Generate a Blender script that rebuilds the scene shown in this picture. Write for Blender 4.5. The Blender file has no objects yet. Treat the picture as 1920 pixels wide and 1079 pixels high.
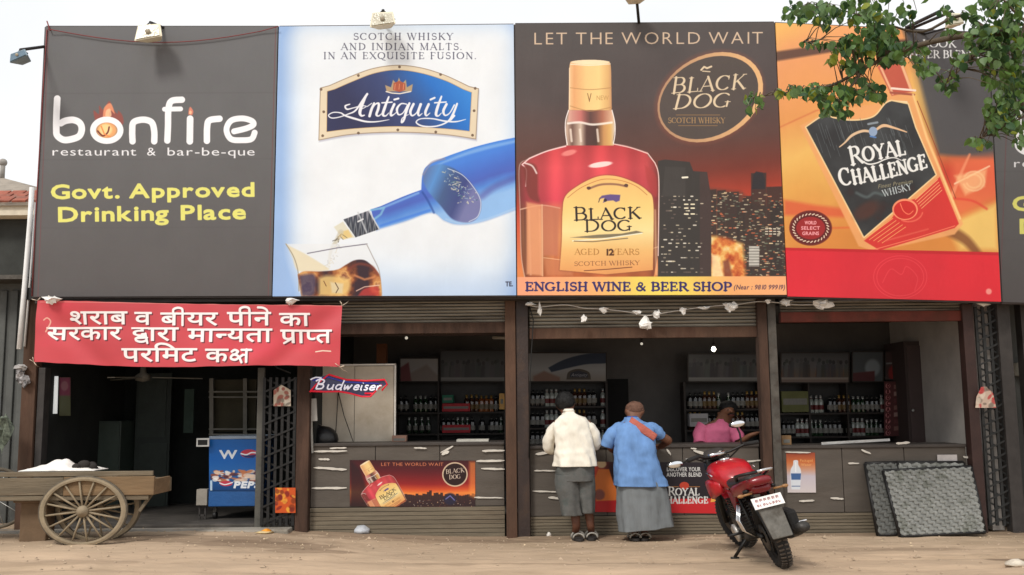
import bpy, bmesh, math, random
import numpy as np
from mathutils import Vector, Matrix, noise as mnoise
rnd = random.Random(7)
sc = bpy.context.scene
col = sc.collection

# ---------------------------------------------------------------- camera
F_PX, W_PX, H_PX = 1793.0, 1920.0, 1079.0
PITCH, ROLL = math.radians(7.15), math.radians(-0.55)
CAM = Vector((0.0, -11.2, 1.47))
R_CAM = (Matrix.Rotation(math.pi/2 + PITCH, 3, 'X') @ Matrix.Rotation(ROLL, 3, 'Z'))
cam_d = bpy.data.cameras.new('camera'); cam = bpy.data.objects.new('camera', cam_d); col.objects.link(cam)
cam.matrix_world = Matrix.Translation(CAM) @ R_CAM.to_4x4()
cam_d.sensor_width = 36.0; cam_d.lens = F_PX / W_PX * 36.0
cam_d.clip_start = 0.1; cam_d.clip_end = 1500
sc.camera = cam

# ---------------------------------------------------------------- sky and sun: bright hazy overcast
SUN_EL, SUN_AZ = math.radians(46), math.radians(-28)      # from the front, a little left
world = bpy.data.worlds.new('World'); sc.world = world; world.use_nodes = True
nt = world.node_tree; nt.nodes.clear()
out = nt.nodes.new('ShaderNodeOutputWorld'); bg = nt.nodes.new('ShaderNodeBackground')
sky = nt.nodes.new('ShaderNodeTexSky'); sky.sky_type = 'NISHITA'; sky.sun_disc = False
sky.sun_elevation = SUN_EL; sky.sun_rotation = math.pi + SUN_AZ; sky.air_density = 1.0; sky.dust_density = 6.0
mix = nt.nodes.new('ShaderNodeMix'); mix.data_type = 'RGBA'; mix.inputs[0].default_value = 0.93
tc = nt.nodes.new('ShaderNodeTexCoord'); nz = nt.nodes.new('ShaderNodeTexNoise'); nz.inputs['Scale'].default_value = 2.2; nz.inputs['Detail'].default_value = 5
rp = nt.nodes.new('ShaderNodeValToRGB')
rp.color_ramp.elements[0].position = 0.3; rp.color_ramp.elements[0].color = (8.6, 8.9, 9.3, 1)
rp.color_ramp.elements[1].position = 0.6; rp.color_ramp.elements[1].color = (10.2, 10.2, 10.2, 1)
nt.links.new(tc.outputs['Generated'], nz.inputs['Vector']); nt.links.new(nz.outputs[0], rp.inputs[0])
nt.links.new(sky.outputs[0], mix.inputs[6]); nt.links.new(rp.outputs[0], mix.inputs[7])
nt.links.new(mix.outputs[2], bg.inputs[0]); bg.inputs[1].default_value = 0.11
nt.links.new(bg.outputs[0], out.inputs[0])
sun_d = bpy.data.lights.new('sun', 'SUN'); sun_d.energy = 2.2; sun_d.angle = math.radians(13); sun_d.color = (1, .95, .87)
sun = bpy.data.objects.new('sun', sun_d); col.objects.link(sun)
sun_dir = Vector((math.sin(SUN_AZ)*math.cos(SUN_EL), -math.cos(SUN_AZ)*math.cos(SUN_EL), math.sin(SUN_EL)))
sun.rotation_euler = sun_dir.to_track_quat('Z', 'Y').to_euler(); sun.location = (-5, -10, 12)
sc.view_settings.view_transform = 'Standard'; sc.view_settings.look = 'None'
sc.view_settings.exposure = 0.0; sc.view_settings.gamma = 1.0; sc.view_settings.use_curve_mapping = False

# ---------------------------------------------------------------- measuring helpers
def pt(px, py, Y=0.0):
    d = R_CAM @ Vector(((px-W_PX/2)/F_PX, (H_PX/2-py)/F_PX, -1.0))
    t = (Y - CAM.y) / d.y
    return CAM + d*t
def gz(x, y):                                   # height of the dirt at a place
    t = min(max((-x-0.2)/3.6, 0), 1); t = t*t*(3-2*t)
    fall = min(max((y+3.2)/2.6, 0), 1)
    return 0.13*t*fall
def gpt(px, py):                                # point of the dirt seen at a pixel
    d = R_CAM @ Vector(((px-W_PX/2)/F_PX, (H_PX/2-py)/F_PX, -1.0))
    p = CAM + d*((0-CAM.z)/d.z)
    for _ in range(8): p = CAM + d*((gz(p.x, p.y)-CAM.z)/d.z)
    return p
def ppm(Y): return F_PX/(Y-CAM.y)

# ---------------------------------------------------------------- materials
def s2l(c):
    c = c/255.0
    return c/12.92 if c <= .04045 else ((c+.055)/1.055)**2.4
def rgb(r, g, b): return (s2l(r), s2l(g), s2l(b), 1)
MATS = {}
def mat(name, c, rough=.7, var=.12, scale=6, metal=0, bump=.15, bscale=40, streak=None, c2=None, trans=0, emit=None, spec=.4, coat=0, p2=.5, w2=.15):
    if name in MATS: return MATS[name]
    m = bpy.data.materials.new(name); m.use_nodes = True; MATS[name] = m
    n = m.node_tree; b = n.nodes['Principled BSDF']
    b.inputs['Roughness'].default_value = rough; b.inputs['Metallic'].default_value = metal
    b.inputs['Specular IOR Level'].default_value = spec
    if trans: b.inputs['Transmission Weight'].default_value = trans
    if coat: b.inputs['Coat Weight'].default_value = coat; b.inputs['Coat Roughness'].default_value = .08
    base = rgb(*c)
    t = n.nodes.new('ShaderNodeTexCoord'); mp = n.nodes.new('ShaderNodeMapping')
    if streak: mp.inputs['Scale'].default_value = streak
    n.links.new(t.outputs['Object'], mp.inputs[0])
    nz = n.nodes.new('ShaderNodeTexNoise'); nz.inputs['Scale'].default_value = scale; nz.inputs['Detail'].default_value = 7; nz.inputs['Roughness'].default_value = .62
    n.links.new(mp.outputs[0], nz.inputs['Vector'])
    r = n.nodes.new('ShaderNodeValToRGB'); e = r.color_ramp.elements
    lo = tuple(max(0, x*(1-var*1.6)) for x in base[:3])+(1,); hi = tuple(min(1, x*(1+var)) for x in base[:3])+(1,)
    e[0].position = .3; e[0].color = lo; e[1].position = .7; e[1].color = hi
    n.links.new(nz.outputs[0], r.inputs[0]); src = r.outputs[0]
    if c2:
        nz2 = n.nodes.new('ShaderNodeTexNoise'); nz2.inputs['Scale'].default_value = scale*.45; nz2.inputs['Detail'].default_value = 9; nz2.inputs['Roughness'].default_value = .7
        n.links.new(mp.outputs[0], nz2.inputs['Vector'])
        r2 = n.nodes.new('ShaderNodeValToRGB'); r2.color_ramp.elements[0].position = p2; r2.color_ramp.elements[1].position = p2+w2
        mx = n.nodes.new('ShaderNodeMix'); mx.data_type = 'RGBA'
        n.links.new(nz2.outputs[0], r2.inputs[0]); n.links.new(r2.outputs[0], mx.inputs[0])
        n.links.new(src, mx.inputs[6]); mx.inputs[7].default_value = rgb(*c2); src = mx.outputs[2]
    n.links.new(src, b.inputs['Base Color'])
    if bump:
        nb = n.nodes.new('ShaderNodeTexNoise'); nb.inputs['Scale'].default_value = bscale; nb.inputs['Detail'].default_value = 5
        n.links.new(mp.outputs[0], nb.inputs['Vector'])
        bp = n.nodes.new('ShaderNodeBump'); bp.inputs['Strength'].default_value = bump; bp.inputs['Distance'].default_value = .02
        n.links.new(nb.outputs[0], bp.inputs['Height']); n.links.new(bp.outputs[0], b.inputs['Normal'])
    if emit:
        b.inputs['Emission Color'].default_value = rgb(*emit[0]); b.inputs['Emission Strength'].default_value = emit[1]
    return m

# ---------------------------------------------------------------- mesh builder
ORG = {}
class MB:
    def __init__(s): s.v = []; s.f = []; s.mi = []; s.mats = []; s.cur = 0; s.x = None; s.sm = []; s.smooth = False
    def use(s, m):
        if m not in s.mats: s.mats.append(m)
        s.cur = s.mats.index(m); return s
    def add(s, vs, fs):
        b = len(s.v)
        s.v += [Vector(v) for v in vs]
        for f in fs: s.f.append([i+b for i in f]); s.mi.append(s.cur); s.sm.append(s.smooth)
        return s
    def box(s, x0, x1, y0, y1, z0, z1):
        return s.add([(x0,y0,z0),(x1,y0,z0),(x1,y1,z0),(x0,y1,z0),(x0,y0,z1),(x1,y0,z1),(x1,y1,z1),(x0,y1,z1)],
                     [(0,3,2,1),(4,5,6,7),(0,1,5,4),(1,2,6,5),(2,3,7,6),(3,0,4,7)])
    def bar(s, a, b, w, d, up=(0,0,1)):          # rectangular bar from a to b
        a, b = Vector(a), Vector(b); t = (b-a).normalized(); u = Vector(up)
        if abs(t.dot(u)) > .98: u = Vector((0,1,0))
        r = t.cross(u).normalized(); u = r.cross(t)
        vs = [p + r*(i*w/2) + u*(j*d/2) for p in (a, b) for i, j in ((-1,-1),(1,-1),(1,1),(-1,1))]
        return s.add(vs, [(0,3,2,1),(4,5,6,7),(0,1,5,4),(1,2,6,5),(2,3,7,6),(3,0,4,7)])
    def tube(s, pts, r, n=8, cap=True, flat=1.0):
        pts = [Vector(p) for p in pts]; k = len(pts)
        rs = r if isinstance(r, (list, tuple)) else [r]*k
        vs = []; u = None
        for i, p in enumerate(pts):
            t = (pts[min(i+1, k-1)] - pts[max(i-1, 0)]).normalized()
            if u is None: u = t.orthogonal().normalized()
            u = (u - t*u.dot(t)).normalized(); w = t.cross(u)
            vs += [p + (u*math.cos(a)*flat + w*math.sin(a))*rs[i] for a in [2*math.pi*j/n for j in range(n)]]
        fs = [(i*n+j, i*n+(j+1)%n, (i+1)*n+(j+1)%n, (i+1)*n+j) for i in range(k-1) for j in range(n)]
        if cap: fs += [tuple(range(n))[::-1], tuple((k-1)*n+j for j in range(n))]
        sm = s.smooth; s.smooth = True; s.add(vs, fs); s.smooth = sm; return s
    def lathe(s, c, ax, prof, n=24, arc=1.0):      # prof: (radius, height along ax)
        c, ax = Vector(c), Vector(ax).normalized(); u = ax.orthogonal().normalized(); w = ax.cross(u)
        k = len(prof); vs = []
        for r, h in prof: vs += [c + ax*h + (u*math.cos(2*math.pi*j/n)+w*math.sin(2*math.pi*j/n))*max(r, 1e-4) for j in range(n)]
        fs = [(i*n+j, i*n+(j+1)%n, (i+1)*n+(j+1)%n, (i+1)*n+j) for i in range(k-1) for j in range(n)]
        sm = s.smooth; s.smooth = True; s.add(vs, fs); s.smooth = sm; return s
    def ball(s, c, r, n=10, sc_=(1,1,1)):
        c = Vector(c); prof = [(math.sin(math.pi*i/n)*r, -math.cos(math.pi*i/n)*r) for i in range(n+1)]
        b = len(s.v); s.lathe((0,0,0), (0,0,1), prof, n*2)
        for i in range(b, len(s.v)):
            v = s.v[i]; s.v[i] = Vector((v.x*sc_[0], v.y*sc_[1], v.z*sc_[2])) + c
        return s
    def loft(s, rings, cap=True, closed=True):
        n = len(rings[0]); k = len(rings); vs = [p for r in rings for p in r]
        m = n if closed else n-1
        fs = [(i*n+j, i*n+(j+1)%n, (i+1)*n+(j+1)%n, (i+1)*n+j) for i in range(k-1) for j in range(m)]
        if cap and closed: fs += [tuple(range(n))[::-1], tuple((k-1)*n+j for j in range(n))]
        sm = s.smooth; s.smooth = True; s.add(vs, fs); s.smooth = sm; return s
    def prism(s, poly, d):                         # poly: 3D points, extruded by vector d
        d = Vector(d); n = len(poly); p = [Vector(q) for q in poly]
        return s.add(p+[q+d for q in p], [tuple(range(n)), tuple(range(2*n-1, n-1, -1))] + [(i, i+n, (i+1)%n+n, (i+1)%n) for i in range(n)])
    def grid(s, fn, nu, nv):
        vs = [fn(i/nu, j/nv) for j in range(nv+1) for i in range(nu+1)]
        fs = [(j*(nu+1)+i, j*(nu+1)+i+1, (j+1)*(nu+1)+i+1, (j+1)*(nu+1)+i) for j in range(nv) for i in range(nu)]
        sm = s.smooth; s.smooth = True; s.add(vs, fs); s.smooth = sm; return s
    def build(s, name, m=None, parent=None, bev=0, fix=True, loc=None, solid=0):
        me = bpy.data.meshes.new(name)
        o = bpy.data.objects.new(name, me); col.objects.link(o)
        org = Vector(ORG[parent.name]) if parent else (Vector(loc) if loc is not None else Vector((0,0,0)))
        if s.x is not None: s.v = [s.x @ v for v in s.v]
        me.from_pydata([v-org for v in s.v], [], s.f)
        if m is not None: me.materials.append(m)
        else:
            for q in s.mats: me.materials.append(q)
            me.polygons.foreach_set('material_index', s.mi)
        me.polygons.foreach_set('use_smooth', s.sm)
        if fix:
            bm = bmesh.new(); bm.from_mesh(me); bmesh.ops.recalc_face_normals(bm, faces=bm.faces); bm.to_mesh(me); bm.free()
        me.update()
        if parent: o.parent = parent
        else: o.location = org
        ORG[o.name] = tuple(org)
        if solid:
            q = o.modifiers.new('thickness', 'SOLIDIFY'); q.thickness = solid; q.offset = 0
        if bev:
            q = o.modifiers.new('bevel', 'BEVEL'); q.width = bev; q.segments = 2; q.limit_method = 'ANGLE'
        return o
def tag(o, label=None, cat=None, group=None, kind=None):
    if label: o['label'] = label
    if cat: o['category'] = cat
    if group: o['group'] = group
    if kind: o['kind'] = kind
    return o
def root(name, loc, label, cat, group=None):
    o = bpy.data.objects.new(name, None); col.objects.link(o); o.location = loc; o.empty_display_size = .2
    ORG[o.name] = tuple(loc); return tag(o, label, cat, group)
def copy_tree(o, loc=None, label=None):
    c = o.copy(); col.objects.link(c); ORG[c.name] = tuple(loc if loc is not None else o.location)
    if loc is not None: c.location = loc
    if label: c['label'] = label
    for ch in list(o.children):
        d = ch.copy(); col.objects.link(d); d.parent = c
        for g in list(ch.children):
            e = g.copy(); col.objects.link(e); e.parent = d
    return c
# ---------------------------------------------------------------- flat print painter (banners, posters)
def project(X, Y, Z):
    Rt = np.array(R_CAM.transposed())
    d = np.stack([X-CAM.x, Y-CAM.y+0*X, Z-CAM.z], -1) @ Rt.T
    return W_PX/2 + F_PX*d[..., 0]/-d[..., 2], H_PX/2 - F_PX*d[..., 1]/-d[..., 2]
GLY = {}
def glyph(ch):
    if ch in GLY: return GLY[ch]
    c = bpy.data.curves.new('g', 'FONT'); c.body = ch; c.resolution_u = 3
    o = bpy.data.objects.new('g', c); col.objects.link(o); bpy.context.view_layer.update()
    m = o.to_mesh(); vs = np.array([v.co[:2] for v in m.vertices]) if len(m.vertices) else np.zeros((0, 2))
    cnt = {}
    for p in m.polygons:
        k = list(p.vertices)
        for i in range(len(k)):
            e = (k[i], k[(i+1) % len(k)]); q = (min(e), max(e)); cnt[q] = cnt.get(q, 0)+1
    ed = [(*vs[a], *vs[b]) for (a, b), n in cnt.items() if n == 1]
    ed = np.array(ed) if ed else np.zeros((0, 4))
    o.to_mesh_clear(); bpy.data.objects.remove(o); bpy.data.curves.remove(c)
    GLY[ch] = ed; return ed
def arc(cx, cy, rx, ry, a0, a1, n=14):
    return [(cx+rx*math.cos(math.radians(a0+(a1-a0)*i/n)), cy+ry*math.sin(math.radians(a0+(a1-a0)*i/n))) for i in range(n+1)]
def smooth(pts, n=8):
    P = [pts[0]]+list(pts)+[pts[-1]]; o = []
    for i in range(1, len(P)-2):
        a, b, c, d = [np.array(P[i+k], float) for k in (-1, 0, 1, 2)]
        for t in np.linspace(0, 1, n, endpoint=False):
            o.append(tuple(.5*((2*b)+(-a+c)*t+(2*a-5*b+4*c-d)*t*t+(-a+3*b-3*c+d)*t**3)))
    o.append(tuple(pts[-1])); return o
def serif_glyph(ch):                            # roman capitals from thick and thin strokes
    S = []
    def st(pts, w=None):
        for a, b in zip(pts, pts[1:]):
            dx, dy = b[0]-a[0], b[1]-a[1]; L = math.hypot(dx, dy)+1e-9
            ww = w if w else (.055+.11*(abs(dy)/L)**1.5)
            S.append((a[0], a[1], b[0], b[1], ww, ww))
    def V(x, y0=0, y1=1, w=.16, s0=1, s1=1):
        st([(x, y0), (x, y1)], w)
        if s0: st([(x-.12, y0+.02), (x+.12, y0+.02)], .05)
        if s1: st([(x-.12, y1-.02), (x+.12, y1-.02)], .05)
    def H(x0, x1, y, w=.06): st([(x0, y), (x1, y)], w)
    def sf(x, y, h=.1): st([(x-h, y), (x+h, y)], .05)
    T, t = .16, .06; adv = .8
    if ch == 'A': st([(.08,0),(.4,.98)], t); st([(.4,.98),(.76,0)], T); H(.2,.62,.34); sf(.08,.02); sf(.76,.02); adv = .84
    elif ch == 'B': V(.2); H(.2,.45,.97); H(.2,.5,.52); H(.2,.48,.03); st(arc(.42,.745,.2,.225,90,-90)); st(arc(.45,.275,.24,.245,90,-90)); adv = .78
    elif ch == 'C': st(arc(.45,.5,.37,.48,48,312,22)); st([(.7,.72),(.7,.96)], .06); adv = .84
    elif ch == 'D': V(.2); H(.2,.4,.97); H(.2,.4,.03); st(arc(.38,.5,.4,.47,90,-90,20)); adv = .9
    elif ch == 'E': V(.2); H(.2,.62,.97); H(.2,.5,.52); H(.2,.66,.03); st([(.62,.97),(.62,.8)],.06); st([(.66,.03),(.66,.22)],.06); st([(.5,.42),(.5,.62)],.05); adv = .74
    elif ch == 'F': V(.2); H(.2,.62,.97); H(.2,.5,.5); st([(.62,.97),(.62,.8)],.06); adv = .68
    elif ch == 'G': st(arc(.45,.5,.37,.48,48,300,22)); V(.72,.08,.4,.13,0,1); adv = .9
    elif ch == 'H': V(.2); V(.7); H(.2,.7,.5); adv = .9
    elif ch == 'I': V(.2); adv = .4
    elif ch == 'K': V(.2); st([(.22,.42),(.68,.98)], t); st([(.36,.56),(.74,0)], T); sf(.7,.98); sf(.76,.02); adv = .84
    elif ch == 'L': V(.2); H(.2,.62,.03); st([(.62,.03),(.62,.24)],.06); adv = .7
    elif ch == 'M': V(.17,w=.07,s1=0); V(.87); st([(.17,.98),(.52,.05)], .15); st([(.52,.05),(.85,.98)], .06); sf(.14,.98,.1); adv = 1.05
    elif ch == 'N': V(.18,w=.07,s1=0); V(.74,w=.07,s0=0); st([(.18,.98),(.74,.02)], T); sf(.14,.98,.1); adv = .92
    elif ch == 'O': st(arc(.47,.5,.38,.48,0,360,28)); adv = .94
    elif ch == 'Q': st(arc(.47,.5,.38,.48,0,360,28)); st([(.45,.12),(.62,-.12),(.92,-.2)], .1); adv = .94
    elif ch == 'P': V(.2); H(.2,.45,.97); H(.2,.45,.45); st(arc(.42,.71,.23,.26,90,-90)); adv = .72
    elif ch == 'R': V(.2); H(.2,.45,.97); H(.2,.45,.48); st(arc(.42,.725,.22,.245,90,-90)); st([(.42,.48),(.76,.0)], .14); sf(.8,.02,.07); adv = .82
    elif ch == 'S': st(arc(.35,.74,.22,.23,30,270,14), .1); st(arc(.35,.27,.24,.25,90,-150,14), .12); st([(.55,.8),(.55,.96)],.05); st([(.12,.05),(.12,.24)],.05); adv = .66
    elif ch == 'T': V(.4, s1=0); H(.08,.72,.97); st([(.08,.97),(.08,.8)],.06); st([(.72,.97),(.72,.8)],.06); adv = .78
    elif ch == 'U': V(.18,.3,1,.15,0,1); V(.72,.3,1,.07,0,1); st(arc(.45,.3,.27,.29,180,360)); adv = .88
    elif ch == 'W': st([(.08,.98),(.34,0)], .15); st([(.34,0),(.55,.98)], .06); st([(.5,.98),(.78,0)], .15); st([(.78,0),(1.02,.98)], .06); sf(.08,.98); sf(1.02,.98); sf(.52,.98); adv = 1.1
    elif ch == 'X': st([(.1,.98),(.7,.02)], T); st([(.7,.98),(.1,.02)], t); sf(.1,.98); sf(.7,.98); sf(.1,.02); sf(.7,.02); adv = .8
    elif ch == 'Y': st([(.1,.98),(.4,.48)], T); st([(.7,.98),(.4,.48)], t); V(.4,0,.5,.15,1,0); sf(.1,.98); sf(.7,.98); adv = .8
    elif ch == '&': st(arc(.4,.76,.16,.2,0,360,14), .08); st([(.28,.62),(.75,.03)], .14); st(arc(.34,.27,.24,.26,80,330,14), .1); st([(.55,.14),(.76,.5)], .06); adv = .86
    elif ch == '.': st([(.12,.05),(.13,.05)], .14); adv = .3
    elif ch == ',': st([(.12,.05),(.06,-.14)], .1); adv = .3
    else: adv = .38
    return S, adv
def lerpc(t, stops):
    t = np.asarray(t); xs = [s[0] for s in stops]
    return np.stack([np.interp(t, xs, [s[1][k] for s in stops]) for k in range(3)], -1)
def fbm(x, y, seed=0, oct=4):
    r = np.zeros_like(x); a = .5
    for o in range(oct):
        g = np.random.RandomState(seed+o).rand(64, 64); xi = np.floor(x).astype(int); yi = np.floor(y).astype(int)
        fx = x-xi; fy = y-yi; fx = fx*fx*(3-2*fx); fy = fy*fy*(3-2*fy)
        A = g[yi % 64, xi % 64]; B = g[yi % 64, (xi+1) % 64]; C = g[(yi+1) % 64, xi % 64]; D = g[(yi+1) % 64, (xi+1) % 64]
        r += a*((A*(1-fx)+B*fx)*(1-fy)+(C*(1-fx)+D*fx)*fy); a *= .5; x = x*2.1; y = y*2.1
    return r
class Art:
    def __init__(s, name, quad, Y, k=1.5, bgc=(128,128,128)):
        s.name = name; c = [pt(x, y, Y) for x, y in quad]; s.Y = Y
        s.x0 = min(p.x for p in c); s.x1 = max(p.x for p in c); s.z0 = min(p.z for p in c); s.z1 = max(p.z for p in c)
        r = ppm(Y)*k; s.W = max(8, int((s.x1-s.x0)*r)); s.H = max(8, int((s.z1-s.z0)*r))
        X, Z = np.meshgrid(s.x0+(np.arange(s.W)+.5)/s.W*(s.x1-s.x0), s.z0+(np.arange(s.H)+.5)/s.H*(s.z1-s.z0))
        s.PX, s.PY = project(X, np.full_like(X, Y), Z); s.im = np.zeros((s.H, s.W, 3)); s.im[:] = bgc; s.base = (s.PX, s.PY); s.k = k
    def view(s, fn=None):                          # draw in other coordinates (for small copies of an artwork)
        s.PX, s.PY = fn(*s.base) if fn else s.base
        d = abs(s.PX[0, 1]-s.PX[0, 0])+abs(s.PY[0, 1]-s.PY[0, 0]); s.px = max(d, .01)
    px = .66
    def crop(s, x0, y0, x1, y1):
        q = (s.PX > x0) & (s.PX < x1) & (s.PY > y0) & (s.PY < y1)
        r = np.flatnonzero(q.any(1)); c = np.flatnonzero(q.any(0))
        if len(r) == 0: return None
        return (slice(r[0], r[-1]+1), slice(c[0], c[-1]+1))
    def put(s, sl, m, c):
        C = c(s.PX[sl], s.PY[sl]) if callable(c) else np.array(c, float)
        s.im[sl] = s.im[sl]*(1-m[..., None]) + C*m[..., None]
    def fill(s, c): s.put((slice(None), slice(None)), np.ones((s.H, s.W)), c)
    def edges(s, E, c, a=1, f=None, grow=0, xmax=None):
        if len(E) == 0: return
        E = np.asarray(E); f = f or s.px; pad = f+abs(grow)+1
        sl = s.crop(min(E[:, 0].min(), E[:, 2].min())-pad, min(E[:, 1].min(), E[:, 3].min())-pad, max(E[:, 0].max(), E[:, 2].max())+pad, max(E[:, 1].max(), E[:, 3].max())+pad)
        if sl is None: return
        X, Y = s.PX[sl], s.PY[sl]; ins = np.zeros(X.shape, bool); D = np.full(X.shape, 1e9)
        for x0, y0, x1, y1 in E:
            dx, dy = x1-x0, y1-y0; L = dx*dx+dy*dy+1e-12
            t = np.clip(((X-x0)*dx+(Y-y0)*dy)/L, 0, 1); D = np.minimum(D, (X-x0-t*dx)**2+(Y-y0-t*dy)**2)
            if (y0 > y1) != (y1 > y0) or y0 != y1:
                q = ((y0 > Y) != (y1 > Y)); ins ^= q & (X < (dx)*(Y-y0)/(dy if dy else 1e-9)+x0)
        D = np.sqrt(D); sd = np.where(ins, D, -D)+grow
        if xmax is not None: sd = np.where(X > xmax, -1e3, sd)
        s.put(sl, np.clip(.5+sd/f, 0, 1)*a, c)
    def poly(s, P, c, a=1, f=None, grow=0): s.edges([(*P[i], *P[(i+1) % len(P)]) for i in range(len(P))], c, a, f, grow)
    def strokes(s, S, c, a=1, f=None):
        if len(S) == 0: return
        f = f or s.px; S = np.asarray(S, float); w = S[:, 4:].max()+f+1
        sl = s.crop(min(S[:, 0].min(), S[:, 2].min())-w, min(S[:, 1].min(), S[:, 3].min())-w, max(S[:, 0].max(), S[:, 2].max())+w, max(S[:, 1].max(), S[:, 3].max())+w)
        if sl is None: return
        X, Y = s.PX[sl], s.PY[sl]; sd = np.full(X.shape, -1e9)
        for x0, y0, x1, y1, w0, w1 in S:
            dx, dy = x1-x0, y1-y0; L = dx*dx+dy*dy+1e-12; t = np.clip(((X-x0)*dx+(Y-y0)*dy)/L, 0, 1)
            sd = np.maximum(sd, (w0+(w1-w0)*t)/2-np.hypot(X-x0-t*dx, Y-y0-t*dy))
        s.put(sl, np.clip(.5+sd/f, 0, 1)*a, c)
    def line(s, P, w, c, a=1, f=None):
        ws = w if isinstance(w, (list, tuple)) else [w]*len(P)
        if len(ws) != len(P): ws = list(np.interp(np.linspace(0, 1, len(P)), np.linspace(0, 1, len(ws)), ws))
        s.strokes([(*P[i], *P[i+1], ws[i], ws[i+1]) for i in range(len(P)-1)], c, a, f)
    def ell(s, cx, cy, rx, ry, c, rot=0, a=1, soft=.06):
        m = max(rx, ry)*1.9; sl = s.crop(cx-m, cy-m, cx+m, cy+m)
        if sl is None: return
        X, Y = s.PX[sl]-cx, s.PY[sl]-cy; r = math.radians(rot); u = (X*math.cos(r)+Y*math.sin(r))/rx; v = (-X*math.sin(r)+Y*math.cos(r))/ry
        q = np.clip((1-np.hypot(u, v))/soft+.5, 0, 1); s.put(sl, q*q*(3-2*q)*a, c)
    def text(s, t, x, y, h, w, c, bold=0, serif=False, ang=0, shear=0, warp=None, a=1, big=1, f=None, gap=0, shadow=None):
        # x,y baseline start in picture units, h cap height, w total width
        items = []; cx = 0.0
        for i, ch in enumerate(t):
            k = big if (big != 1 and (i == 0 or t[i-1] == ' ')) else 1
            if serif:
                S, adv = serif_glyph(ch); items.append((np.array(S) if S else np.zeros((0, 6)), cx, k, 's')); cx += adv*k+gap
            else:
                E = glyph(ch)/.73; items.append((E, cx, k, 'e')); cx += ((E[:, [0, 2]].max()+.1+gap) if len(E) else .42)
        sx = w/cx; ca, sa = math.cos(math.radians(ang)), math.sin(math.radians(ang))
        def tf(u, v):
            u, v = u*sx+v*h*shear, v*h
            if warp: u, v = warp(u, v)
            return x+u*ca+v*sa, y+u*sa-v*ca
        for A, cx, k, kind in items:
            if len(A) == 0: continue
            x0, y0 = tf(A[:, 0]*k+cx, A[:, 1]*k); x1, y1 = tf(A[:, 2]*k+cx, A[:, 3]*k)
            for off, cc in (((shadow[0], shadow[1]), shadow[2]), ((0, 0), c)) if shadow else (((0, 0), c),):
                if kind == 'e': s.edges(np.stack([x0+off[0], y0+off[1], x1+off[0], y1+off[1]], 1), cc, a, f, bold*h)
                else: s.strokes(np.stack([x0+off[0], y0+off[1], x1+off[0], y1+off[1], A[:, 4]*h+bold*h, A[:, 5]*h+bold*h], 1), cc, a, f)
    def grime(s, amt=.04, seed=3, sc_=.02):
        X, Y = s.base; n = fbm(X*sc_, Y*sc_, seed, 5)-.47; s.im *= (1+n[..., None]*amt*2)
    def material(s, gain=1.0, rough=.55, bump=.05, coat=0):
        im = bpy.data.images.new(s.name+'_print', s.W, s.H); a = np.ones((s.H, s.W, 4), np.float32); a[..., :3] = np.clip(s.im/255, 0, 1)
        im.pixels.foreach_set(a.ravel()); im.update(); im.pack()
        m = bpy.data.materials.new(s.name+'_print'); m.use_nodes = True; n = m.node_tree; b = n.nodes['Principled BSDF']
        t = n.nodes.new('ShaderNodeTexImage'); t.image = im; t.extension = 'EXTEND'
        g = n.nodes.new('ShaderNodeMix'); g.data_type = 'RGBA'; g.blend_type = 'MULTIPLY'; g.inputs[0].default_value = 1; g.inputs[7].default_value = (gain, gain, gain, 1)
        n.links.new(t.outputs[0], g.inputs[6]); n.links.new(g.outputs[2], b.inputs['Base Color'])
        b.inputs['Roughness'].default_value = rough; b.inputs['Specular IOR Level'].default_value = .3
        tc_ = n.nodes.new('ShaderNodeTexCoord'); nb = n.nodes.new('ShaderNodeTexNoise'); nb.inputs['Scale'].default_value = 2.2; nb.inputs['Detail'].default_value = 5
        mp_ = n.nodes.new('ShaderNodeMapping'); mp_.inputs['Scale'].default_value = (1.6, 1, .35); mp_.inputs['Rotation'].default_value = (0, .25, 0); n.links.new(tc_.outputs['Object'], mp_.inputs[0]); n.links.new(mp_.outputs[0], nb.inputs['Vector']); bp = n.nodes.new('ShaderNodeBump'); bp.inputs['Strength'].default_value = bump; bp.inputs['Distance'].default_value = .1
        n.links.new(nb.outputs[0], bp.inputs['Height']); n.links.new(bp.outputs[0], b.inputs['Normal'])
        return m
    def uv(s, o):                                  # map the print onto an object by its place on the wall
        me = o.data; L = me.uv_layers.new(name='print'); org = Vector(ORG[o.name])
        for lp in me.loops:
            v = me.vertices[lp.vertex_index].co+org; L.data[lp.index].uv = ((v.x-s.x0)/(s.x1-s.x0), (v.z-s.z0)/(s.z1-s.z0))
    def sheet(s, name, quad, parent, m, thick=.02, n=1, wave=None, label=None):
        P = [pt(x, y, s.Y) for x, y in quad]; b = MB()
        if wave:
            def fn(u, v):
                p = (P[3]*(1-u)+P[2]*u)*(1-v)+(P[0]*(1-u)+P[1]*u)*v; return p+Vector(wave(u, v))
            b.grid(fn, n, n)
            o = b.build(name, m, parent, fix=False, loc=(0, 0, 0) if not parent else None)
        else:
            b.prism(P[::-1], (0, thick, 0)); o = b.build(name, m, parent, loc=(0, 0, 0) if not parent else None)
        s.uv(o)
        if label: o['label'] = label
        return o
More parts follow.
